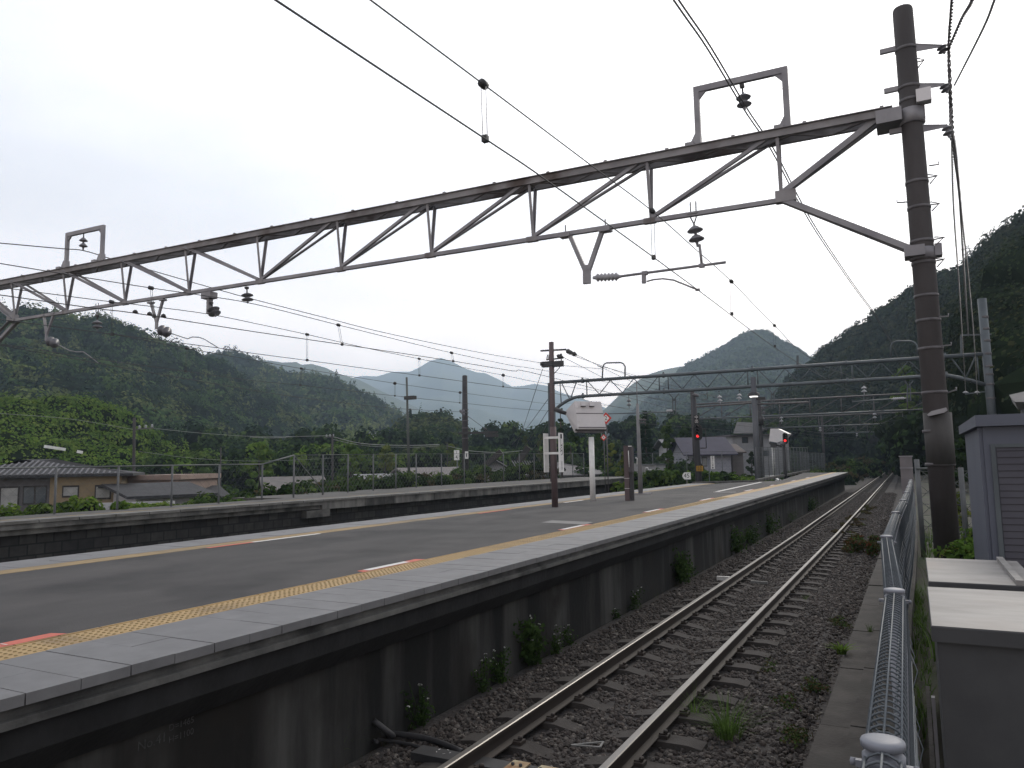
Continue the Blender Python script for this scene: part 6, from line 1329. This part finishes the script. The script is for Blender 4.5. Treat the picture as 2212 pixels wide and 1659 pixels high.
wood_strip('cutting_trees', 'dark trees on the right flank of the tunnel mouth', strip_pts([(1950,176,8),(1985,150,8),(2010,110,7),(2060,75,6)]), 240, 1.5, 2.8, 110, .6, [f_darkr, f_dark], 82, 'trees', spread=2.5)
wood_strip('trackside_weeds', 'olive weeds between the platform end and the joining track', strip_pts([(1770,78,.6),(1800,95,1.6),(1840,110,2.2),(1880,130,2.0),(1905,150,1.2)]), 170, .5, 1.3, 70, .28, [f_mid, f_brown, f_dark], 83, spread=1.3)
p = oz(1826,1022,.0); wood_strip('end_bush', 'green bush right under the tip of the island platform', [(p.x,p.y-4,1.0),(p.x+.3,p.y+3,1.2)], 34, .4, .8, 90, .2, [f_bright, f_mid], 84, spread=.7)
# bushes behind the island platform end
wood_strip('bushes', 'lush green bushes around the speed board beyond the island platform edge', [(*oy(1405,1020,52)[:2],1.2),(*oy(1440,1020,50)[:2],1.7),(*oy(1480,1010,51)[:2],1.6),(*oy(1540,1010,53)[:2],1.3),(*oy(1600,1010,55)[:2],1.2),(*oy(1640,1015,57)[:2],.6)], 260, .35, .8, 130, .22, [f_mid, f_bright, f_mid, f_dark], 85, spread=1.1)
wood_strip('low_weeds', 'yellow green weeds at the foot of the signal mast', [(*oy(1500,1035,43.5)[:2],.5),(*oy(1560,1035,44)[:2],.7),(*oy(1620,1035,46)[:2],.8)], 60, .25, .5, 90, .14, [f_yel, f_bright], 86, spread=.6)
# weeds behind the side platform
wood_strip('bushes', 'green bushes pressing against the low fence on the left', [(-22.2,3,.45),(-22.1,8,.5),(-22.2,12.0,.6),(-22.3,14.5,1.0),(-22.6,18,.5),(-23.,21,.5)], 210, .25, .5, 190, .12, [f_mid, f_bright, f_vine], 87, spread=.4, zb=.3)
wood_strip('bushes', 'weeds and low bushes behind the tall fence', [(-23.6,19,1.3),(-25,25,1.7),(-25.6,32,2.0),(-26,42,2.3),(-26,55,2.6)], 330, .35, .8, 130, .17, [f_mid, f_dark, f_mid, f_brown], 88, spread=.8, zb=-.6)
# village greenery belt
wood_strip('trees', 'mixed green trees filling the village between houses and hills', strip_pts([(300,105,7),(400,105,6.5),(470,105,6.5),(560,108,7),(640,110,8),(700,112,7),(760,115,8),(850,118,6),(930,125,7),(1010,135,8),(1090,140,8),(1160,130,8),(1300,130,9)]), 620, 1.3, 2.6, 120, .5, [f_dark, f_mid, f_dark, f_mid, f_bright], 89, 'trees', spread=5, zb=-3.5)
wood_strip('trees', 'darker trees behind the village belt', strip_pts([(200,150,9),(400,160,11),(560,165,13),(700,170,12),(860,180,12),(1000,190,12),(1150,190,14),(1320,190,14),(1480,190,17),(1640,190,12)]), 620, 2.0, 3.8, 110, .8, [f_dark, f_mid, f_dark, f_con], 90, 'trees', spread=8, zb=-3.5)
wood_strip('undergrowth', 'shaded undergrowth between the village houses', strip_pts([(-150,62,2.2),(100,60,2.2),(300,58,2.5),(480,62,2.6),(560,70,3.2),(760,80,3.0),(900,90,3.2),(1100,100,3.5)]), 520, .8, 1.6, 90, .35, [f_dark, f_mid], 91, spread=3.5, zb=-4)
wood_strip('undergrowth', 'dark greenery around the houses beyond the signal mast', strip_pts([(1330,72,2.2),(1420,74,2.2),(1470,104,3),(1500,112,3.5),(1600,122,4.5),(1700,115,4.5)]), 300, .8, 1.8, 100, .35, [f_dark, f_mid, f_dark], 92, spread=3, zb=-1)

wood_strip('bushes', 'bright bushes between the tall pole and the shed', [(.9,10.5,.5),(1.3,13,.6),(1.7,16,.9),(2.2,19,1.3)], 70, .18, .42, 170, .07, [f_vine, f_bright, f_yel], 95, spread=.35, zb=.45)
# individual trees
def crown_tree(label, px_, ytop, ybase, dep, wpx, mt, nm='broadleaf_tree', cat='tree', n_l=26, nper=150, leaf=.3, zb=-3.5, seed=0, narrow=1., grp=None):
    top, bs = od(px_, ytop, dep), od(px_, ybase, dep); R_ = wpx/2*dep/FOC; r = np.random.default_rng(seed+500)
    t = thing(nm, label, cat, (bs.x, bs.y, zb), grp); H_ = top.z-zb
    m = MB(); m.tube([(bs.x,bs.y,zb-.2),(bs.x+.1,bs.y,zb+H_*.4),(top.x,top.y,zb+H_*.8)], [max(.08,R_*.09),R_*.07,.04], 8)
    for k in range(5): a = r.random()*6.28; z = zb+H_*(.3+.1*k); m.tube([(bs.x,bs.y,z),(bs.x+math.cos(a)*R_*.6,bs.y+math.sin(a)*R_*.6,z+R_*.5)], [.06,.02], 5)
    m.build('trunk', trunk_m, t)
    zlo = zb+H_*.12; P = []; Q = []
    for k in range(n_l):
        f = r.random()**.8; z = zlo+(top.z-zlo)*f*.93; w_ = R_*narrow*math.sqrt(max(.05, 1-(2*f-.85)**2*.85)); a = r.random()*6.28; q = w_*(.2+.7*r.random()); P.append((bs.x+(top.x-bs.x)*f+math.cos(a)*q, bs.y+math.sin(a)*q, z)); Q.append(R_*(.26+.2*r.random())*(1-.35*f))
    v, f = leaf_cloud(P, Q, nper, leaf, .85, seed); np_mesh('crown', v, f, mt, parent=t); return t
def conifer(label, px_, ytop, ybase, dep, wpx, mt=None, seed=0, zb=-3.5, tiers=15, leaf=.3, nper=120, nm='cedar_tree', grp=None):
    top, bs = od(px_, ytop, dep), od(px_, ybase, dep); R_ = wpx/2*dep/FOC; r = np.random.default_rng(seed+900); t = thing(nm, label, 'tree', (bs.x,bs.y,zb), grp); H_ = top.z-zb
    m = MB(); m.tube([(bs.x,bs.y,zb-.2),(bs.x,bs.y,top.z-.3)], [max(.1,H_*.02),.03], 8); m.build('trunk', trunk_m, t); P = []; Q = []
    for k in range(tiers):
        f = k/(tiers-1); z = zb+H_*(.12+.86*f); w_ = R_*(1-f)**.8; nb = max(1, int(7*(1-f)+1))
        for j in range(nb): a = 6.28*(j/nb+r.random()*.2)+k; q = w_*(.45+.4*r.random()); P.append((bs.x+math.cos(a)*q, bs.y+math.sin(a)*q, z-q*.25)); Q.append(max(.25, w_*(.30+.12*r.random())))
    v, f = leaf_cloud(P, Q, nper, leaf, .55, seed, .2); np_mesh('crown', v, f, mt or f_con, parent=t); return t
conifer('big dark ragged cedar right of the thin tapered pole', 1398, 888, 1030, 75, 62, seed=1, zb=-1, leaf=.32, tiers=17)
conifer('pointed conifer on the left part of the round knoll', 886, 884, 930, 258, 15, seed=2, zb=oh(886,925,255).z, leaf=.7, nper=60)
conifer('taller pointed conifer on top of the round knoll', 953, 884, 925, 262, 17, seed=3, zb=oh(953,922,258).z, leaf=.7, nper=60)
conifer('spindly young tree just right of the brown pole', 1213, 880, 1000, 62, 16, seed=4, zb=-3.5, leaf=.22, nper=40, tiers=12, nm='young_tree')
conifer('small dark conifer tip above the village left of the brown pole', 1026, 962, 1000, 150, 10, seed=5, zb=-4, leaf=.4, nper=60)
crown_tree('pale bamboo clump left of the name boards', 1163, 924, 1000, 95, 26, f_bam, 'bamboo_clump', 'bamboo', seed=6, leaf=.35)
crown_tree('second pale bamboo clump farther left of the name boards', 1132, 932, 1000, 100, 22, f_bam, 'bamboo_clump', 'bamboo', seed=7, leaf=.35)
crown_tree('dark round tree between the name boards and the white post', 1232, 924, 1005, 82, 62, f_dark, seed=8, leaf=.32, n_l=34)
crown_tree('dark tree right behind the white post', 1290, 930, 1005, 80, 50, f_dark, seed=9, leaf=.32, n_l=30)
crown_tree('yellow green vine covered tree between white post and twin column', 1318, 950, 1010, 70, 34, f_yel, seed=10, leaf=.25)
crown_tree('yellow green shrub behind the dark twin column', 1349, 966, 1025, 62, 40, f_yel, seed=11, zb=-1.5, leaf=.22)
crown_tree('green tree with leaning crown right of the big cedar', 1440, 905, 1020, 84, 46, f_mid, seed=12, zb=-1, leaf=.3)
crown_tree('loose green tree left of the signal mast', 1480, 912, 1010, 100, 50, f_dark, seed=13, zb=-1, leaf=.32)
crown_tree('low leafy tree in front of the pale pitched roof', 1442, 968, 1025, 60, 40, f_mid, seed=14, zb=-1, leaf=.2)
crown_tree('bright green tree behind the utility pole with the bend', 757, 955, 1010, 96, 70, f_bright, seed=15, leaf=.4, n_l=32)
crown_tree('yellow green tree left of the slim lamp pole', 832, 960, 1015, 92, 60, f_yel, seed=16, leaf=.4, n_l=32)
crown_tree('dark tree just right of the bend in the power lines', 790, 938, 1000, 110, 34, f_dark, seed=17, leaf=.4)
crown_tree('bright leafy tree above the tile roofed house', 560, 952, 1010, 90, 64, f_bright, seed=18, leaf=.4)
crown_tree('green tree left of the dark concrete pole', 972, 955, 1010, 110, 44, f_yel, seed=19, leaf=.4)
crown_tree('dark bushy tree between hipped house and thin short pole', 420, 950, 1010, 100, 70, f_dark, seed=20, leaf=.4)
crown_tree('dark tree with brown tinge right of the brown lean-to', 1622, 972, 1010, 74, 22, f_dark, seed=21, zb=-1, leaf=.25)
crown_tree('yellow green shrub behind the shed and the tall pole', 2072, 1062, 1130, 19, 50, f_yel, 'shrub', 'shrub', seed=22, zb=.4, leaf=.07, nper=170)
crown_tree('leafy tree behind the two storey grey block', 1672, 888, 960, 130, 60, f_mid, seed=23, zb=-1, leaf=.4)
crown_tree('dark leafy shrub left of the grey shed above the yellow one', 2060, 930, 1060, 38, 80, f_dark, seed=24, zb=.4, leaf=.16, nper=170)
crown_tree('tree with bright top at the foot of the right hill over the pipe gantry', 1955, 785, 860, 120, 60, f_bright, seed=25, zb=8, leaf=.45)

# tunnel mouth
tp = Vector((cxl(172),172,0)); t = thing('tunnel_portal', 'black tunnel mouth at the end of the rails', 'tunnel', tp)
m = MB(); n_ = 14; arc = [Vector((tp.x+math.cos(math.pi*k/n_)*2.6, 172, 2.4+math.sin(math.pi*k/n_)*2.6)) for k in range(n_+1)]; inn = [Vector((tp.x+2.6,172,-.5))]+arc+[Vector((tp.x-2.6,172,-.5))]
outp = [Vector((tp.x+4.6,172,-.5)), Vector((tp.x+4.6,172,7))]+[Vector((tp.x+4.6-9.2*k/(n_-2),172,7)) for k in range(1,n_-2)]+[Vector((tp.x-4.6,172,7)), Vector((tp.x-4.6,172,-.5))]
outp = [Vector((tp.x+4.6,172,-.5))]+[Vector((tp.x+4.6-9.2*k/n_,172,7)) for k in range(n_+1)]+[Vector((tp.x-4.6,172,-.5))]
for k in range(len(inn)-1): m.add([inn[k], inn[k+1], outp[k+1], outp[k]], [(0,1,2,3)])
m.build('portal_face', conc_dk, t)
m = MB(); tv = mat('tunnel_lining',(.006,.006,.006),(.01,.01,.01),1)
for k in range(len(inn)-1): a, b_ = inn[k], inn[k+1]; m.add([a, b_, b_+Vector((0,45,0)), a+Vector((0,45,0))], [(0,1,2,3)])
m.add([p+Vector((0,45,0)) for p in inn], [tuple(range(len(inn)))]); m.build('lining', tv, t)

# ------------------------------------------------------------------ small plants
def blades(c, n, h, spread, w_=.006, seed=0, lean=.5):
    r = np.random.default_rng(seed); V = []; F = []
    for k in range(n):
        a = r.random()*6.28; q = spread*.25*r.random(); b = np.array([c[0]+math.cos(a)*q, c[1]+math.sin(a)*q, c[2]]); hh = h*(.5+.6*r.random()); l = lean*(.3+r.random()); d = np.array([math.cos(a),math.sin(a),0]); s = np.array([-d[1],d[0],0])*w_*(.7+.6*r.random())
        prev = None
        for i in range(5):
            f = i/4; p = b+d*(l*hh*f*f)+np.array([0,0,hh*(f-.35*l*f*f)]); ww = s*(1-f*.92); V += [p-ww, p+ww]
        o = len(V)-10
        for i in range(4): F.append((o+2*i,o+2*i+1,o+2*i+3,o+2*i+2))
    return np.array(V), np.array(F)
def tuft(label, c, n, h, spread, mt=None, seed=0, w_=.006, lean=.5, nm='grass_tuft', grp=None):
    v, f = blades(c, n, h, spread, w_, seed, lean); o = np_mesh(nm, v, f, mt or f_grass, origin=c); return tag(o, label, 'grass tuft' if nm == 'grass_tuft' else 'plant', grp)
tuft('biggest bright grass tuft beside the right rail near the bottom', oz(1572,1600,-.24), 170, .42, .5, seed=1, w_=.0055, lean=.9)
p = oz(1500,1545,-.2); tuft('thin grass blades leaning over the right rail', p, 26, .35, .3, seed=2, w_=.004, lean=1.2)
tuft('small broad leaved plant on the fence slab', oz(1818,1412,.0), 60, .16, .2, f_bright, seed=3, w_=.02, lean=1.1, nm='leafy_plant')
tuft('wispy grass clump at the foot of the platform wall near the hose', oz(735,1640,-.25), 70, .35, .3, seed=4, w_=.003, lean=.9)
tuft('low grass on the slab gap beside the rolled fence top', oz(1880,1365,.02), 40, .14, .15, seed=5, w_=.003)
tuft('small green sprouts on the ballast right of the rails', oz(1740,1300,-.25), 50, .15, .3, seed=6, w_=.004)
for i, (x, y) in enumerate(((1690,1520),(1650,1440),(1760,1480),(1720,1590),(1810,1350))):
    v, f = leaf_cloud([oz(x+random.uniform(-20,20), y+random.uniform(-15,15), -.22) for _ in range(6)], [.12]*6, 60, .025, .4, 200+i); tag(np_mesh('low_weeds', v, f, [f_brown, f_weed], np.random.default_rng(i).integers(0,2,len(f)), origin=oz(x,y,-.22)), ['brownish low weeds on the ballast right of the grass tuft','thin patch of low weeds above the grass tuft','reddish brown weeds along the slab edge','lowest patch of dry weeds near the bottom edge','greenish weeds beside the slab halfway up the fence'][i], 'weeds')
def weed(label, base, h, w_, seed, flowers=6, mt=None, nleaf=90, ls=.05):
    r = np.random.default_rng(seed+40); t = thing('flowering_weed', label, 'weed', base, 'weeds along the platform wall'); m = MB(); P = []; tips = []
    for k in range(max(3,int(h*14))):
        a = r.random()*6.28; tip = base+Vector((math.cos(a)*w_*.6*r.random(), math.sin(a)*w_*r.random(), h*(.55+.5*r.random()))); m.tube([base, base.lerp(tip,.5)+Vector((0,0,.03)), tip], .003, 4); tips.append(tip)
        for f in (.2,.4,.6,.8): P.append(base.lerp(tip, f)+Vector((r.normal()*.03,r.normal()*.05,0)))
    m.build('stem', f_weed, t); v, f = leaf_cloud(P, [w_*.42]*len(P), max(4,nleaf//14), ls*.6, .9, seed, .0, .8); np_mesh('foliage', v, f, mt or f_weed, parent=t)
    if flowers:
        v, f = leaf_cloud([p for p in tips[:flowers]], [.022]*len(tips[:flowers]), 6, .013, .6, seed+1); np_mesh('blossom', v, f, petal, parent=t)
WB = lambda x, y: oz(x, y, -.28)
specs = [((835,1568),.50,.22,5,'white flowered weed standing at the wall left of the hose end'), ((990,1500),.42,.25,6,'white flowered weed at the wall below the deck plate number'), ((1030,1478),.5,.2,4,'taller weed just right of that with scattered blossoms'), ((1080,1440),.68,.38,8,'broad leaved flowering weed in front of the pale wall streak'), ((1125,1415),.4,.25,7,'flowering weed right of the broad leaved one'), ((1180,1395),.3,.25,4,'low weed at the wall before the dark recess'), ((1345,1322),.42,.3,8,'bright green flowering weed halfway along the wall'), ((1310,1340),.25,.2,3,'small weed left of the bright flowering one'), ((1440,1265),.8,.55,0,'large leafy bush at the wall in front of the left rail bend'), ((1475,1250),.35,.3,3,'weed right of the large leafy bush'), ((1560,1198),.75,.7,2,'bushy weed farther along the wall'), ((1590,1180),.6,.8,2,'bushy weed just beyond the previous clump'), ((1630,1155),.75,1.,0,'dark bushy weed below the pale coping block'), ((1680,1130),.5,.6,0,'dark bush near the far third of the wall'), ((1720,1105),.7,.8,0,'large dark bush towards the platform end')]
for i, ((x,y),h,w_,fl,lb) in enumerate(specs):
    b = WB(x,y); b.x = max(b.x, ex(b.y)-.28)+.06; weed(lb, b, h, w_, i, fl, nleaf=int(120+h*200), ls=.045 if h < .55 else .09)
b = oz(1868,1190,-.2); v, f = leaf_cloud([b+Vector((random.uniform(-.35,.25),random.uniform(-1.2,1.5),random.uniform(0,.25))) for _ in range(22)], [.2]*22, 110, .06, .8, 7); tag(np_mesh('reddish_bush', v, f, [f_red, f_weed, f_brown], np.random.default_rng(3).integers(0,3,len(f)), origin=b), 'low dark bush with reddish tips left of the rolled fence', 'bush')
b = oz(1800,1100,-.2); v, f = leaf_cloud([oz(1838,1140,-.2)+Vector((random.uniform(-.3,.3),random.uniform(-3,12),random.uniform(0,.1))) for _ in range(26)], [.18]*26, 60, .07, .5, 8); tag(np_mesh('low_weeds', v, f, f_brown, origin=b), 'sparse brown weeds between the right rail and the fence', 'weeds')
# grass behind the cabinets
V, F = [], []; off = 0; rg = np.random.default_rng(5)
for k in range(260):
    v, f = blades((rg.uniform(.05,3.2), rg.uniform(7.6,19), .5), 9, rg.uniform(.3,.7), .3, .007, 1000+k, .8); V.append(v); F.append(f+off); off += len(v)
tag(np_mesh('grass', np.vstack(V), np.vstack(F), f_grass), 'tall light green grass between the cabinets, the tall pole and the shed', 'grass', kind='stuff')
V, F = [], []; off = 0
for k in range(160):
    v, f = blades((rg.uniform(-.12,.0), rg.uniform(1.5,12), .45), 6, rg.uniform(.08,.25), .1, .004, 3000+k, .8); V.append(v); F.append(f+off); off += len(v)
tag(np_mesh('verge_grass', np.vstack(V), np.vstack(F), f_grass), 'short grass growing in the gap along the fence footing', 'grass', kind='stuff')

V, F = [], []; off = 0
for k in range(230):
    x = -.92-abs(rg.normal())*.22; v, f = blades((x, 3.8+rg.random()**1.4*16, -.30), 5, rg.uniform(.04,.13), .12, .0022, 5000+k, 1.1); V.append(v); F.append(f+off); off += len(v)
for k in range(110):
    y_ = 4.5+rg.random()**1.3*22; v, f = blades((ex(y_)-.24+rg.random()*.15, y_, -.30), 7, rg.uniform(.08,.28), .12, .003, 7000+k, .8); V.append(v); F.append(f+off); off += len(v)
tag(np_mesh('dry_grass', np.vstack(V), np.vstack(F), [f_brown, f_weed], rg.integers(0,2,off//10*4) if False else None), 'sparse dry grass along the slab edge and the platform wall foot', 'grass', kind='stuff')
# ------------------------------------------------------------------ haze
hm = bpy.data.materials.new('haze_air'); hm.use_nodes = True; t = hm.node_tree; t.nodes.clear(); o_ = t.nodes.new('ShaderNodeOutputMaterial'); pv = t.nodes.new('ShaderNodeVolumePrincipled')
pv.inputs['Color'].default_value = (.62,.80,1,1); pv.inputs['Density'].default_value = .00031; pv.inputs['Anisotropy'].default_value = .2; t.links.new(pv.outputs[0], o_.inputs['Volume'])
m = MB(); m.bb((-4300,-120,-140),(1500,4400,560)); tag(m.build('haze', hm), 'thin pale blue air between the camera and the far mountains', None, kind='stuff')
